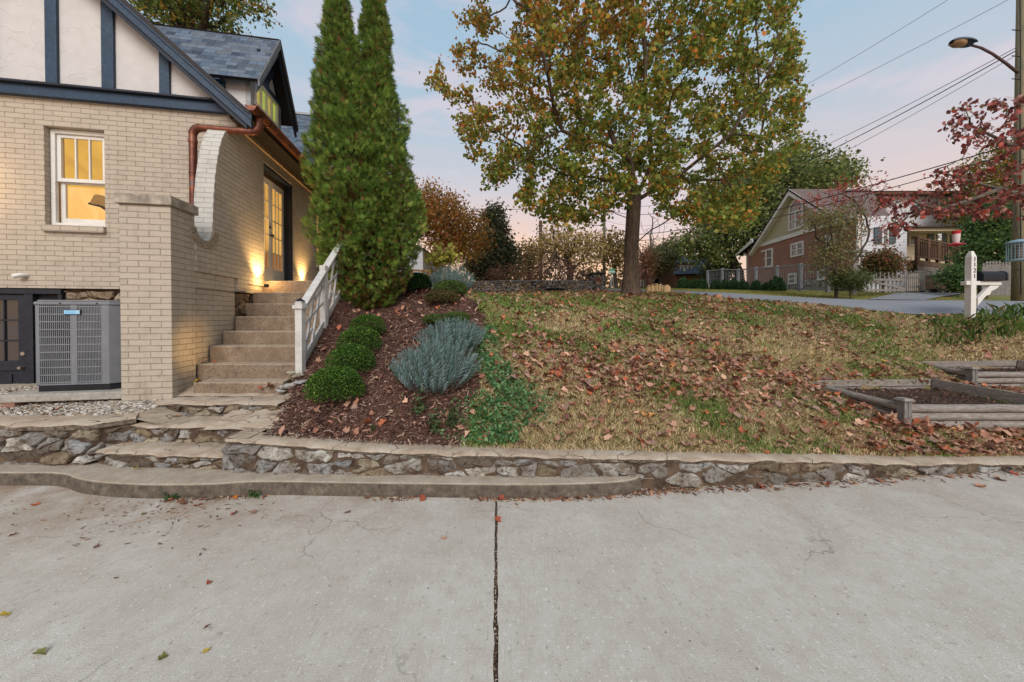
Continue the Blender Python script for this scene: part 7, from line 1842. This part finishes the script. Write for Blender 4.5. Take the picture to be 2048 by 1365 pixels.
m1 = MB(); face(m1, [(15.95, zw), (22.2, zw), (dp, zp - .1)], .02, .3); m1.build('gable_siding', M['sage'], bh, origin=bo, uv=False)
m1 = MB(); face(m1, [(15.4, zw - .12), (22.6, zw - .12), (22.6, zw + .10), (15.4, zw + .10)], .06, .05); m1.build('gable_trim', M['white'], bh, origin=bo, uv=False)
sl = (zp - 6.03) / 3.0
for s, de in ((-1, 15.55), (1, 22.35)):
    ze_ = zp - abs(de - dp) * sl
    m1 = MB(); m1.prism([(dp, zp), (dp, zp - .34), (de, ze_ - .26), (de, ze_)], lambda a_, b_, t: (fx(a_) - t, a_, b_), .34, .28); m1.build('rake_board', M['white'], bh, origin=bo, uv=False)
    m1 = MB(); m1.prism([(dp, zp - .28), (dp, zp - .32), (de, ze_ - .30), (de, ze_ - .26)], lambda a_, b_, t: (fx(a_) - t, a_, b_), .28, .02); m1.build('rake_soffit', M['white'], bh, origin=bo, uv=False)
    a_, b_ = (fx(de) - .36, de, ze_), (17.4 if s < 0 else 20, de, ze_); c_, d_ = (19.8, dp, zp), (fx(dp) - .36, dp, zp)
    o = roof('roof', a_, b_, c_, d_, .08, M['shingle_brown'], None); o.parent = bh; o.matrix_parent_inverse = Matrix.Translation(-bo)
# flared porch roof at the far end
o = roof('porch_roof', (fx(23.6) - .40, 23.75, 5.75), (22.5, 23.75, 5.75), (22.5, 21.9, 6.45), (fx(22) - .38, 21.9, 6.45), .08, M['shingle_brown'], None); o.parent = bh; o.matrix_parent_inverse = Matrix.Translation(-bo)
m1 = MB(); m1.prism([(23.75, 5.75), (21.9, 6.45), (21.9, 6.2), (23.75, 5.62)], lambda a_, b_, t: (fx(a_) - t, a_, b_), .42, .36); m1.build('porch_fascia', M['white'], bh, origin=bo, uv=False)
m1 = MB(); m1.tube([F_(23.1, 5.7, .2), F_(22.95, 5.5, .08), F_(22.9, 3.0, .08)], .07, 8); m1.build('downspout', M['white'], bh, origin=bo, uv=False); m1 = MB(); m1.tube([F_(15.05, 5.95, .2), F_(15.1, 5.6, .08), F_(15.1, 3.0, .08)], .07, 8); m1.build('downspout', M['white'], bh, origin=bo, uv=False)
M['win_pane'] = m_glass('far window glass', (.16, .15, .15), None, 1, .05)
def pair_window(dc, w, z0, z1, rows=True, arch=0, parent=bh, n=2, off=.0):
    m1 = MB(); da, db_ = dc - w / 2, dc + w / 2; f = .085; mid = (z0 + z1) / 2
    def bx(a_, b_, c_, d_, o1=.05): m1.prism([(a_, c_), (b_, c_), (b_, d_), (a_, d_)], lambda p, q, t: (fx(p) - t, p, q), off + o1, off - .02)
    bx(da, da + f, z0, z1); bx(db_ - f, db_, z0, z1); bx(da + f, db_ - f, z0, z0 + f); bx(da + f, db_ - f, z1 - f, z1)
    for k in range(1, n): c_ = lerp(da, db_, k / n); bx(c_ - f * .6, c_ + f * .6, z0 + f, z1 - f)
    bx(da + f, db_ - f, mid - .025, mid + .025, .035)
    if arch:
        for k in range(12):
            a0, a1 = PI * k / 12, PI * (k + 1) / 12; ro, ri = w / 2, w / 2 - .09; rz = arch
            q = [(dc + ro * math.cos(a0), z1 + rz * math.sin(a0)), (dc + ro * math.cos(a1), z1 + rz * math.sin(a1)), (dc + ri * math.cos(a1), z1 + (rz - .09) * math.sin(a1)), (dc + ri * math.cos(a0), z1 + (rz - .09) * math.sin(a0))]
            m1.prism(q, lambda p, qq, t: (fx(p) - t, p, qq), off + .05, off - .02)
    o = m1.build('window', M['white'], parent, origin=bo, uv=False)
    m2 = MB(); P_ = [(da + f, z0 + f), (db_ - f, z0 + f), (db_ - f, z1 - f), (da + f, z1 - f)]; m2.prism(P_, lambda p, q, t: (fx(p) - t, p, q), off + .012, off - .01)
    if arch: m2.prism([(dc + (w / 2 - .08) * math.cos(PI * k / 12), z1 + (arch - .08) * math.sin(PI * k / 12)) for k in range(13)], lambda p, q, t: (fx(p) - t, p, q), off + .012, off - .01)
    m2.build('pane', M['win_pane'], o, origin=bo, uv=False)
def dpx(px):   # distance along the face for a photo column
    rt = (px - CX) / FPX; return (15.4 - 1.027) / (rt - .065)
def zat(px, py): return Z(py, dpx(px))
pair_window(dpx(1532), dpx(1518) - dpx(1544), zat(1531, 536), zat(1531, 500), n=2)
pair_window(dpx(1594), dpx(1581) - dpx(1607), zat(1594, 513), zat(1594, 485), n=2)
pair_window(dpx(1660), dpx(1648) - dpx(1668), zat(1655, 498), zat(1655, 470), n=2)
pair_window(dpx(1592), dpx(1577.5) - dpx(1607), zat(1592, 459), zat(1592, 422), n=2, arch=.62, off=.03)
pair_window(dpx(1588), dpx(1580) - dpx(1596), zat(1588, 569), zat(1588, 547), n=1, off=.11)
pair_window(dpx(1646), dpx(1640) - dpx(1652), zat(1646, 561), zat(1646, 540), n=1, off=.11)

# ---- white sided house beyond, with porch and deck
M['wsid'] = m_siding('white siding', srgb(232, 234, 240), .13)
M['wsid_warm'] = m_siding('porch siding', srgb(222, 208, 184), .13)
wh = thing('white_house', 'white sided two storey house with grey shutters and a back porch across the road', 'house', (18, 17, 2.4)); wo = wh.location
def wbox(name, px0, px1, D0, D1, z0, z1, m): m1 = MB(); m1.box(X(px0, D0), X(px1, D0), D0, D1, z0, z1); return m1.build(name, m, wh, origin=wo, uv=False)
wbox('lower_wing_wall', 1722, 1812, 15.12, 15.28, 2.0, Z(432, 15.1), M['wsid'])
wbox('upper_storey_wall', 1735, 1965, 19, 26, 2.0, Z(392, 19), M['wsid'])
wbox('porch_back_wall', 1812, 1965, 18.6, 18.99, 2.0, Z(455, 18.6), M['wsid_warm'])
m1 = MB(); m1.box(X(1700, 18.6), X(1972, 18.6), 18.55, 26.4, Z(391, 18.8), Z(386, 18.8)); m1.build('roof_edge', M['wood_brown'], wh, origin=wo, uv=False)
xa, xb = X(1690, 18.5), X(1975, 18.5); z_ = Z(386, 18.8)
m1 = MB(); m1.add([(xa, 18.5, z_), (xb, 18.5, z_), (xb, 26.5, z_), (xa, 26.5, z_), (xa + 2, 22.5, z_ + .7), (xb - 2, 22.5, z_ + .7)], [(0, 1, 5, 4), (1, 2, 5), (2, 3, 4, 5), (3, 0, 4), (3, 2, 1, 0)]); m1.build('roof', M['shingle_brown'], wh, origin=wo)
m1 = MB(); xa, xb = X(1738, 15.4), X(1812, 15.4); m1.add([(X(1722, 15.3), 15.3, Z(424, 15.6) - .05), (xb + .3, 15.3, Z(424, 15.6) - .05), (xb + .3, 18.99, Z(424, 15.6) + .75), (X(1722, 15.3), 18.99, Z(424, 15.6) + .75)], [(0, 1, 2, 3), (3, 2, 1, 0)]) ; 
m1 = MB(); D = 17.4; z0 = Z(455, D); m1.box(X(1812, D), X(1960, D), D, D + .1, z0 - .18, z0); m1.box(X(1812, D), X(1960, D), D + .1, 18.59, z0 - .06, z0 - .02); m1.build('porch_fascia', M['wsid_warm'], wh, origin=wo, uv=False)
o = roof('porch_roof', (X(1808, D), D - .15, z0), (X(1962, D), D - .15, z0), (X(1962, D), 18.99, z0 + .5), (X(1808, D), 18.99, z0 + .5), .06, M['shingle_brown'], None); o.parent = wh; o.matrix_parent_inverse = Matrix.Translation(-wo)
def swin(px, py0, py1, wpx, D, sh=True, m='win_pane'):
    x0, x1 = X(px - wpx / 2, D), X(px + wpx / 2, D); z0, z1 = Z(py1, D), Z(py0, D); f = .06
    m1 = MB(); m1.box(x0, x0 + f, D - .05, D + .02, z0, z1); m1.box(x1 - f, x1, D - .05, D + .02, z0, z1); m1.box(x0 + f, x1 - f, D - .05, D + .02, z0, z0 + f); m1.box(x0 + f, x1 - f, D - .05, D + .02, z1 - f, z1); m1.box(x0 + f, x1 - f, D - .035, D + .02, (z0 + z1) / 2 - .02, (z0 + z1) / 2 + .02)
    w = m1.build('window', M['white'], wh, origin=wo, uv=False); m2 = MB(); m2.box(x0 + f, x1 - f, D - .02, D - .005, z0 + f, z1 - f); m2.build('pane', M[m], w, origin=wo, uv=False)
    if sh:
        for s in (x0 - .32, x1 + .02): m2 = MB(); m2.box(s, s + .30, D - .04, D - .001, z0, z1); m2.build('shutter', M['shut'], wh, origin=wo, uv=False)
M['shut'] = m_siding('grey shutter', srgb(104, 120, 126), .07)
swin(1767, 455, 488, 13, 15.1); swin(1880, 404, 428, 16, 18.98); swin(1915, 404, 428, 12, 18.98); swin(1840, 410, 430, 12, 18.98); swin(1822, 470, 492, 14, 18.58, False); swin(1872, 468, 492, 14, 18.58); swin(1917, 470, 492, 12, 18.58)
m1 = MB(); m1.box(X(1880, 17.35) - .12, X(1880, 17.35) + .14, 17.33, 17.36, Z(483, 17.3), Z(466, 17.3)); lt = m1.build('porch_sign', M['metal_dark'], wh, origin=wo, uv=False)
m1 = MB(); c_ = at(1880.5, 474.5, 17.3)
m1.box(c_.x - .085, c_.x + .095, 17.322, 17.329, c_.z - .17, c_.z + .17); m1.build('sign_face', M['white'], lt, origin=wo, uv=False)
text_mesh('K', .30, 'letter', M['metal_dark'], lt, (c_.x - wo.x, 17.318 - wo.y, c_.z - wo.z), (PI / 2, 0, 0))
# deck
dk = thing('wooden_deck', 'brown wooden deck with a slatted railing and lattice skirt at the white house', 'deck', (X(1870, 15.5), 15.5, 2.4)); do = dk.location
Dk0, Dk1 = 15.0, 16.6; xa, xb = X(1812, 15.4), X(1945, 16)
def dkpt(t, z): return (lerp(xa, xb, t), lerp(Dk0, Dk1, 1 - abs(1 - t) if False else t), z)
zf = Z(522, 15.4)
m1 = MB(); m1.prism([(xa, Dk0), (xb, Dk1), (xb, 18.5), (xa, 18.5)], lambda a_, b_, t: (a_, b_, t), zf - .22, zf - .02); m1.build('deck_floor', M['wood_brown'], dk, origin=do, uv=False)
for zz, hh in ((zf + .92, .07), (zf + .80, .05), (zf + .12, .05)): m1 = MB(); m1.bar(dkpt(0, zz), dkpt(1, zz), .09, hh); m1.build('rail', M['wood_brown'], dk, origin=do, uv=False)
for k in range(25):
    t = k / 24; m1 = MB()
    if k % 6 == 0: m1.bar(dkpt(t, zf - .1), dkpt(t, zf + 1.0), .11, .11, up=(0, 1, 0)); m1.build('post', M['wood_brown'], dk, origin=do, uv=False)
    else: m1.bar(dkpt(t, zf + .12), dkpt(t, zf + .8), .04, .04, up=(0, 1, 0)); m1.build('baluster', M['wood_brown'], dk, origin=do, uv=False)
m1 = MB(); zl = zf - .24; zb_ = 2.2
for k in range(40):
    t0 = k / 40; a_ = Vector(dkpt(t0, zl)); 
    for s in (-1, 1):
        t1 = t0 + s * .16
        if 0 <= t1 <= 1: m1.bar(a_ + Vector((0, .0 if s > 0 else .012, 0)), Vector(dkpt(t1, zb_)) + Vector((0, .0 if s > 0 else .012, 0)), .035, .010, up=(0, 1, 0))
m1.build('lattice_skirt', M['wood_grey'], dk, origin=do, uv=False)
m1 = MB(); m1.bar(dkpt(0, zf - .14), dkpt(1, zf - .14), .05, .22); m1.build('fascia_board', M['wood_brown'], dk, origin=do, uv=False)

# ---- grey wire panel fence
fn_ = thing('wire_fence', 'grey metal post fence with wire mesh panels in front of the brick house', 'fence', (12.8, 17, 2.8)); fo = fn_.location
FP = [(1415, 22.4), (1444, 20.8), (1476, 19.3), (1511, 17.95), (1553, 16.5), (1600, 15.2), (1655, 13.85)]
FT = [541, 537, 538, 535, 531.5, 527.5, 531]; FB = [577, 578, 579, 580, 580.5, 580, 584]
pts = []
for (px, D), t, b_ in zip(FP, FT, FB):
    x = X(px, D); zt_, zb_ = Z(t, D), Hh(x, D); pts.append((x, D, zb_, zt_))
    m1 = MB(); m1.box(x - .06, x + .06, D - .06, D + .06, zb_ - .1, zt_); m1.build('post', M['galv'] if px < 1650 else M['wood_grey_z'], fn_, origin=fo, uv=False)
for (a_, b_) in zip(pts, pts[1:]):
    za_, zb_ = a_[3] - .06, b_[3] - .06; zc_, zd_ = a_[2] + .12, b_[2] + .12
    m1 = MB(); m1.bar((a_[0], a_[1], za_), (b_[0], b_[1], zb_), .05, .06); m1.build('top_rail', M['galv'], fn_, origin=fo, uv=False)
    m1 = MB(); m1.bar((a_[0], a_[1], zc_), (b_[0], b_[1], zd_), .05, .05); m1.build('bottom_rail', M['galv'], fn_, origin=fo, uv=False)
    m1 = MB()
    for k in range(1, 10): t = k / 10; m1.bar((lerp(a_[0], b_[0], t), lerp(a_[1], b_[1], t), lerp(zc_, zd_, t)), (lerp(a_[0], b_[0], t), lerp(a_[1], b_[1], t), lerp(za_, zb_, t)), .012, .012)
    for k in range(1, 6): t = k / 6; m1.bar((a_[0], a_[1], lerp(zc_, za_, t)), (b_[0], b_[1], lerp(zd_, zb_, t)), .012, .012)
    m1.build('wire_mesh', M['galv'], fn_, origin=fo, uv=False)
# ---- hedge bushes in a row
proto = None; r = np.random.default_rng(90)
for i, (px, D, hp_, lab) in enumerate(((1367, 21.5, 24, 'leftmost bush of the row along the road, near the slate-roofed house'), (1388, 20.6, 20, 'second bush from the left in the road-side row'), (1404, 19.9, 21, 'third bush from the left in the road-side row'), (1431, 18.8, 19, 'low bush below the first fence post'), (1449, 18.2, 19, 'bush below the second fence post'), (1468, 17.6, 21, 'bush just left of the third fence post'), (1486, 17.0, 20, 'small bush just right of the third fence post'), (1511, 16.3, 20, 'bush under the fourth fence post'), (1532, 15.7, 17, 'smallest bush between the fourth and fifth fence posts'), (1553, 15.2, 30, 'largest bush at the right end of the road-side row'))):
    g = G(px, D); 
    if proto is None:
        t_ = thing('hedge_bush', lab, 'bush', g, 0, 'evergreen bushes along the road'); n = 2200; d = rand_dirs(n, r); d[:, 2] = np.abs(d[:, 2]); c = d * (1 - .6 * r.uniform(0, 1, n) ** 2)[:, None] * np.array([.36, .36, .62]) * (1 + .15 * vnoise(d, 5, 4))[:, None] + np.array([0, 0, .03])
        leaf_mesh('foliage', c, .085, palette(n, [srgb(60, 90, 52), srgb(44, 70, 44), srgb(84, 112, 66)], [3, 2, 1], r), M['leaf'], t_, (0, 0, 0), r, .5, .2, -.4)
        m1 = MB()
        for a_ in range(5): m1.tube([(0, 0, -.05), (.12 * math.cos(a_ * 1.3), .12 * math.sin(a_ * 1.3), .4)], [.02, .01], 5)
        m1.build('stems', M['bark_dark'], t_, uv=False); proto = t_
    else: t_ = copy_tree(proto); t_['label'] = lab
    t_.location = g; t_.rotation_euler = (0, 0, i * 1.1); s = hp_ * D / FPX / .66; t_.scale = (s * .95, s * .95, s)

# ---- picket gate, picket fences, bin
def pickets(name, label, cat, A_, B_, n, h0, h1, rails, brace=False, m='wood_grey_z', w=.075, part='picket'):
    A_, B_ = Vector(A_), Vector(B_); t_ = thing(name, label, cat, A_); d = (B_ - A_).normalized(); dn = Vector((d.x, d.y, 0)).normalized(); nn = Vector((dn.y, -dn.x, 0)); rr = random.Random(len(label))
    for k in range(n):
        t = (k + .5) / n; p = A_.lerp(B_, t); h = lerp(h0, h1, t) * rr.uniform(.96, 1.03); m1 = MB(); ww = w / 2
        pr = [(-ww, .03), (ww, .03), (ww, h - .13), (ww * .45, h - .10), (ww * .9, h - .05), (0, h), (-ww * .9, h - .05), (-ww * .45, h - .10), (-ww, h - .13)]
        m1.prism(pr, lambda a_, b_, q: tuple(p + dn * a_ + nn * q + Vector((0, 0, b_))), .0, .02); m1.build(part, M[m], t_, origin=A_, uv=False)
    for rz in rails:
        m1 = MB(); m1.bar(A_ + Vector((0, 0, rz)) - nn * .018 + nn * (.065 if brace else 0), B_ + Vector((0, 0, rz)) - nn * .018 + nn * (.065 if brace else 0), .03, .075); m1.build('rail', M['wood_grey'], t_, origin=A_, uv=False)
    if brace: m1 = MB(); m1.bar(A_ + Vector((0, 0, rails[-1])) + nn * .05, B_ + Vector((0, 0, rails[0] + .04)) + nn * .05, .03, .07); m1.build('brace', M['wood_grey'], t_, origin=A_, uv=False)
    return t_
a_, b_ = G(1720, 12.0), G(1804, 12.6); a_.z = Z(587, 12.0); b_.z = Z(586, 12.6)
pickets('picket_gate', 'weathered grey picket gate with a diagonal brace', 'gate', a_, b_, 10, Z(546, 12.0) - a_.z, Z(544, 12.6) - b_.z, (.10, .47), True)
a_, b_ = G(1806, 12.7), G(1849, 13.6); a_.z = Z(585, 12.7); b_.z = Z(584, 13.6)
pickets('picket_fence', 'weathered grey picket fence between the gate and the rubbish bin', 'fence', a_, b_, 11, Z(543, 12.7) - a_.z, Z(542, 13.6) - b_.z, (.2, .55))
a_, b_ = G(1962, 10.9), G(2026, 10.7); a_.z = Z(592, 10.9); b_.z = Z(594, 10.7)
pickets('picket_fence', 'pale picket fence behind the mailbox', 'fence', a_, b_, 10, Z(525, 10.9) - a_.z, Z(521, 10.7) - b_.z, (.25, .75), m='wood_grey_z')
D = 14.2; g = G(1866, D); g.z = Z(585, D); bn = thing('rubbish_bin', 'brown wheeled rubbish bin at the end of the picket fence', 'bin', g)
w_ = 15.5 * D / FPX; h_ = 35 * D / FPX
m1 = MB(); v = [(x * s, y * s * .8, z) for z, s in ((.12, w_ * .84), (h_ * .86, w_ * 1.0)) for x, y in ((-1, -1), (1, -1), (1, 1), (-1, 1))]; m1.add(v, [(3, 2, 1, 0), (4, 5, 6, 7), (0, 1, 5, 4), (1, 2, 6, 5), (2, 3, 7, 6), (3, 0, 4, 7)]); m1.build('bin_body', M['bin'], bn, bevel=.02, uv=False)
m1 = MB(); m1.box(-w_ * 1.06, w_ * 1.06, -w_ * .88, w_ * .88, h_ * .865, h_ * .93); m1.box(-w_ * .9, w_ * .9, -w_ * .7, w_ * .7, h_ * .93, h_ * .97); m1.build('lid', m_simple('grey bin lid', srgb(142, 136, 138), srgb(120, 116, 118)), bn, bevel=.015, uv=False)
for s in (-1, 1): m1 = MB(); m1.tube([(s * w_ * .7, w_ * .5, .10), (s * w_ * .85, w_ * .5, .10)], .10, 14); m1.build('wheel', M['metal_dark'], bn, uv=False)
m1 = MB(); m1.box(-w_ * .5, w_ * .5, -w_ * .84, -w_ * .80, .02, .13); m1.build('axle_foot', M['metal_dark'], bn, uv=False)
# trellis post behind the tangled shrub
g = G(1706, 12.9); m1 = MB(); zt_ = Z(506, 12.9); m1.box(g.x - .07, g.x + .07, 12.83, 12.97, g.z - .1, zt_); m1.box(g.x - .75, g.x + .42, 12.8, 12.99, zt_, zt_ + .09); o = m1.build('arbor_post', M['wood_grey_z'], None, origin=g, uv=False); tag(o, 'short wooden arbor post with a dark beam among the shrubs', 'arbor')

# ---- far house at the top of the road
D = 33; gF = gp(1350, D); fh = thing('slate_roof_house', 'distant house with a slate-blue roof, dormer and arched brick entrance', 'house', (X(1350, D), D, 4.2)); fo2 = fh.location
def fbox(name, px0, px1, py0, py1, D0, dep, m, parent=fh): m1 = MB(); m1.box(X(px0, D0), X(px1, D0), D0, D0 + dep, Z(py1, D0), Z(py0, D0)); return m1.build(name, m, parent, origin=fo2)
fbox('front_wall', 1352, 1414, 548, 590, D, 7, m_simple('tan brick far', srgb(168, 132, 92), srgb(140, 108, 76)))
o = roof('roof', (X(1346, D - .4), D - .4, Z(550, D)), (X(1418, D - .4), D - .4, Z(548, D)), (X(1412, D + 3.5), D + 3.5, Z(509, D + 3.5)), (X(1350, D + 3.5), D + 3.5, Z(512, D + 3.5)), .15, M['shingle_far'], None); o.parent = fh; o.matrix_parent_inverse = Matrix.Translation(-fo2)
m1 = MB(); m1.add([(X(1406, D + 3.6), D + 3.6, Z(528, D + 3)), (X(1419, D + 3.6), D + 3.6, Z(528, D + 3)), (X(1414, D + 3.6), D + 3.6, Z(505, D + 3.6)), (X(1406, D + 7), D + 7, Z(528, D + 3)), (X(1419, D + 7), D + 7, Z(528, D + 3)), (X(1414, D + 7), D + 7, Z(505, D + 3.6))], [(0, 1, 2), (5, 4, 3), (0, 2, 5, 3), (1, 4, 5, 2)]); m1.build('end_gable', M['red_brick'], fh, origin=fo2)
fbox('dormer', 1359, 1386, 528, 545, D + .6, 2.5, m_simple('dormer siding far', srgb(190, 156, 132)))
m1 = MB(); m1.box(X(1357, D + .4), X(1390, D + .4), D + .3, D + 3.5, Z(526, D), Z(523, D)); m1.build('dormer_roof', M['shingle_far'], fh, origin=fo2)
for k in range(3):
    px = 1363.5 + k * 8; m1 = MB(); m1.box(X(px - 3.4, D + .55), X(px + 3.4, D + .55), D + .5, D + .58, Z(542, D), Z(529, D)); w = m1.build('window', M['white'], fh, origin=fo2, uv=False)
    m1 = MB(); m1.box(X(px - 2, D + .5), X(px + 2, D + .5), D + .46, D + .49, Z(540.5, D), Z(531, D)); m1.build('pane', M['win_pane'], w, origin=fo2, uv=False)
m1 = MB(); Dg = D - 1.2; m1.prism([(X(1280, Dg), Z(585, Dg)), (X(1352, Dg), Z(585, Dg)), (X(1352, Dg), Z(552, Dg)), (X(1316, Dg), Z(512, Dg)), (X(1282, Dg), Z(552, Dg))], lambda a_, b_, t: (a_, t, b_), Dg, Dg + 6); m1.build('brick_gable', M['red_brick'], fh, origin=fo2)
m1 = MB(); Dg2 = Dg - 1.; m1.prism([(X(1303, Dg2), Z(588, Dg2)), (X(1326, Dg2), Z(588, Dg2)), (X(1326, Dg2), Z(556, Dg2)), (X(1314, Dg2), Z(540, Dg2)), (X(1303, Dg2), Z(556, Dg2))], lambda a_, b_, t: (a_, t, b_), Dg2, Dg); m1.build('entrance_gable', M['red_brick'], fh, origin=fo2)
m1 = MB(); cx_, cz_ = X(1314.5, Dg2), Z(563, Dg2)
for k in range(9):
    a_ = PI * (k + .5) / 9; q = Vector((math.cos(a_), 0, math.sin(a_))); m1.bar(Vector((cx_, Dg2 - .02, cz_)) + q * .26, Vector((cx_, Dg2 - .02, cz_)) + q * (.40 if k % 2 else .46), .14, .05, up=(0, 1, 0))
ar = m1.build('arch_stones', m_simple('arch stone', srgb(196, 186, 172)), fh, origin=fo2, uv=False)
m1 = MB(); m1.prism([(cx_ + .25 * math.cos(PI * k / 10), cz_ + .25 * math.sin(PI * k / 10)) for k in range(11)] + [(cx_ - .25, cz_ - .6), (cx_ + .25, cz_ - .6)], lambda a_, b_, t: (a_, t, b_), Dg2 - .03, Dg2 - .01); m1.build('entrance_recess', M['metal_dark'], fh, origin=fo2, uv=False)
m1 = MB(); m1.box(X(1279.5, Dg - .2), X(1287, Dg - .2), Dg - .25, Dg - .02, Z(574, Dg), Z(561, Dg)); w = m1.build('window', M['white'], fh, origin=fo2, uv=False); m1 = MB(); m1.box(X(1281.5, Dg - .2), X(1285, Dg - .2), Dg - .28, Dg - .251, Z(573, Dg), Z(562, Dg)); m1.build('pane', M['win_pane'], w, origin=fo2, uv=False)
# white neighbour glimpsed behind the evergreens
m1 = MB(); D = 12; m1.box(X(742, D), X(846, D), D, D + 2, Z(575, D), Z(498, D)); nb_ = thing('white_shed', 'white wall glimpsed behind the evergreens', 'shed', (X(800, D), D, 2.2)); m1.build('wall', M['wsid'], nb_, origin=nb_.location, uv=False)
m1 = MB(); m1.prism([(X(738, D), Z(498, D)), (X(850, D), Z(498, D)), (X(794, D), Z(478, D))], lambda a_, b_, t: (a_, t, b_), D - .1, D + 2.1); m1.build('roof', M['shingle'], nb_, origin=nb_.location)
# little timber deck rail at the top of the bed
dr_ = thing('deck_rail', 'short pale timber deck rail behind the upper mulch bed', 'railing', gp(842, 8.9)); D = 8.9
for a_, b_ in (((822, 541), (872, 543)), ((824, 541), (824, 560)), ((848, 542), (840, 552)), ((866, 543), (848, 556)), ((868, 552), (856, 566)), ((872, 543), (872, 580))):
    m1 = MB(); m1.bar(at(*a_, D), at(*b_, D), .05, .05); m1.build('rail', m_simple('new timber', srgb(212, 178, 134), srgb(190, 152, 108)), dr_, origin=dr_.location, uv=False)

# ---- feeders hanging from the dogwood
def hang(p, D, top): return None
fa = at(1912, 463, 4.55); hf = thing('hummingbird_feeder', 'red and clear hummingbird feeder hanging from the dogwood', 'bird feeder', at(1912, 493, 4.55)); ho = hf.location; s = 4.55 / FPX
m1 = MB(); m1.lathe([(5.5 * s, 24 * s), (6.5 * s, 30 * s), (6 * s, 30.5 * s), (1 * s, 31 * s)], n=20); m1.build('red_cap', m_simple('red plastic', srgb(196, 40, 48), srgb(170, 30, 40), 5, .25), hf, smooth='auto', uv=False)
m1 = MB(); m1.lathe([(4 * s, 6 * s), (5.2 * s, 14 * s), (5.6 * s, 24 * s)], n=20); m1.build('nectar_bottle', m_simple('clear bottle', srgb(216, 206, 206), srgb(200, 184, 184), 5, .1), hf, smooth='auto', uv=False)
m1 = MB(); m1.lathe([(3 * s, 0), (10 * s, 1.5 * s), (12.5 * s, 3 * s), (12 * s, 4.2 * s), (5 * s, 6 * s), (4 * s, 7 * s)], n=24); m1.build('red_base', m_simple('red plastic base', srgb(190, 36, 46), srgb(168, 28, 38), 5, .25), hf, smooth='auto', uv=False)
m1 = MB(); m1.tube([(0, 0, 31 * s), (.0, 0, 31 * s + .30)], .0025, 5); m1.build('hanging_wire', M['metal_dark'], hf, uv=False)
D = 4.1; s = D / FPX; cf = thing('seed_feeder', 'pale blue round wire bird feeder hanging before the utility pole', 'bird feeder', at(2037, 522, D)); 
blue = m_simple('pale blue metal', srgb(150, 180, 192), srgb(126, 158, 172), 9, .5)
m1 = MB(); m1.lathe([(17 * s, 36 * s), (16 * s, 38 * s), (9 * s, 41 * s), (1 * s, 43 * s)], n=28); m1.build('feeder_lid', blue, cf, smooth='auto', uv=False)
m1 = MB(); m1.lathe([(15 * s, 0), (17 * s, .5 * s), (17 * s, 2 * s), (1 * s, 2.2 * s)], n=28); m1.build('feeder_tray', blue, cf, smooth='auto', uv=False)
m1 = MB()
for k in range(20): a_ = k * PI / 10; m1.tube([(14.5 * s * math.cos(a_), 14.5 * s * math.sin(a_), 1 * s), (14.5 * s * math.cos(a_), 14.5 * s * math.sin(a_), 36 * s)], .0022, 4)
for k in range(7): m1.tube([(14.5 * s * math.cos(j * PI / 12), 14.5 * s * math.sin(j * PI / 12), (3 + k * 5.4) * s) for j in range(25)], .0015, 4)
m1.build('wire_cage', blue, cf, uv=False)
m1 = MB(); m1.lathe([(6 * s, 3 * s), (6.5 * s, 26 * s), (2 * s, 30 * s)], n=16); m1.build('seed_tube', m_simple('seed', srgb(120, 108, 96), srgb(70, 60, 54), 60), cf, smooth='auto', uv=False)
m1 = MB(); m1.tube([(0, 0, 43 * s), (-.03, .05, 43 * s + .42)], .003, 5); m1.build('hanging_wire', M['metal_dark'], cf, uv=False)

r = np.random.default_rng(5); n = 700; y = r.uniform(1.2, 2.82, n); x = -.06 - .0448 * (y - 1.2) + r.normal(0, .004, n); c = np.stack([x, y, r.uniform(-.010, .0015, n)], 1)
D_ = rand_dirs(n, r) * np.array([1, 1, .3]); D_ /= np.linalg.norm(D_, axis=1)[:, None]; T_ = np.cross(D_, [0, 0, 1.]); ln = r.uniform(.002, .008, n)[:, None]; w = r.uniform(.001, .003, n)[:, None]
V = np.stack([c - D_ * ln - T_ * w, c + D_ * ln - T_ * w, c + D_ * ln + T_ * w, c - D_ * ln + T_ * w], 1).reshape(-1, 3)
o = np_mesh('joint_grit', V, np.arange(len(V)).reshape(-1, 4), M['chip'], None, np.repeat(palette(n, [srgb(120, 96, 76), srgb(70, 56, 46), srgb(176, 160, 140)], [2, 3, 1], r), 4, 0)); tag(o, 'dark grit and crumbs packed in the driveway joint', 'grit', kind='stuff')
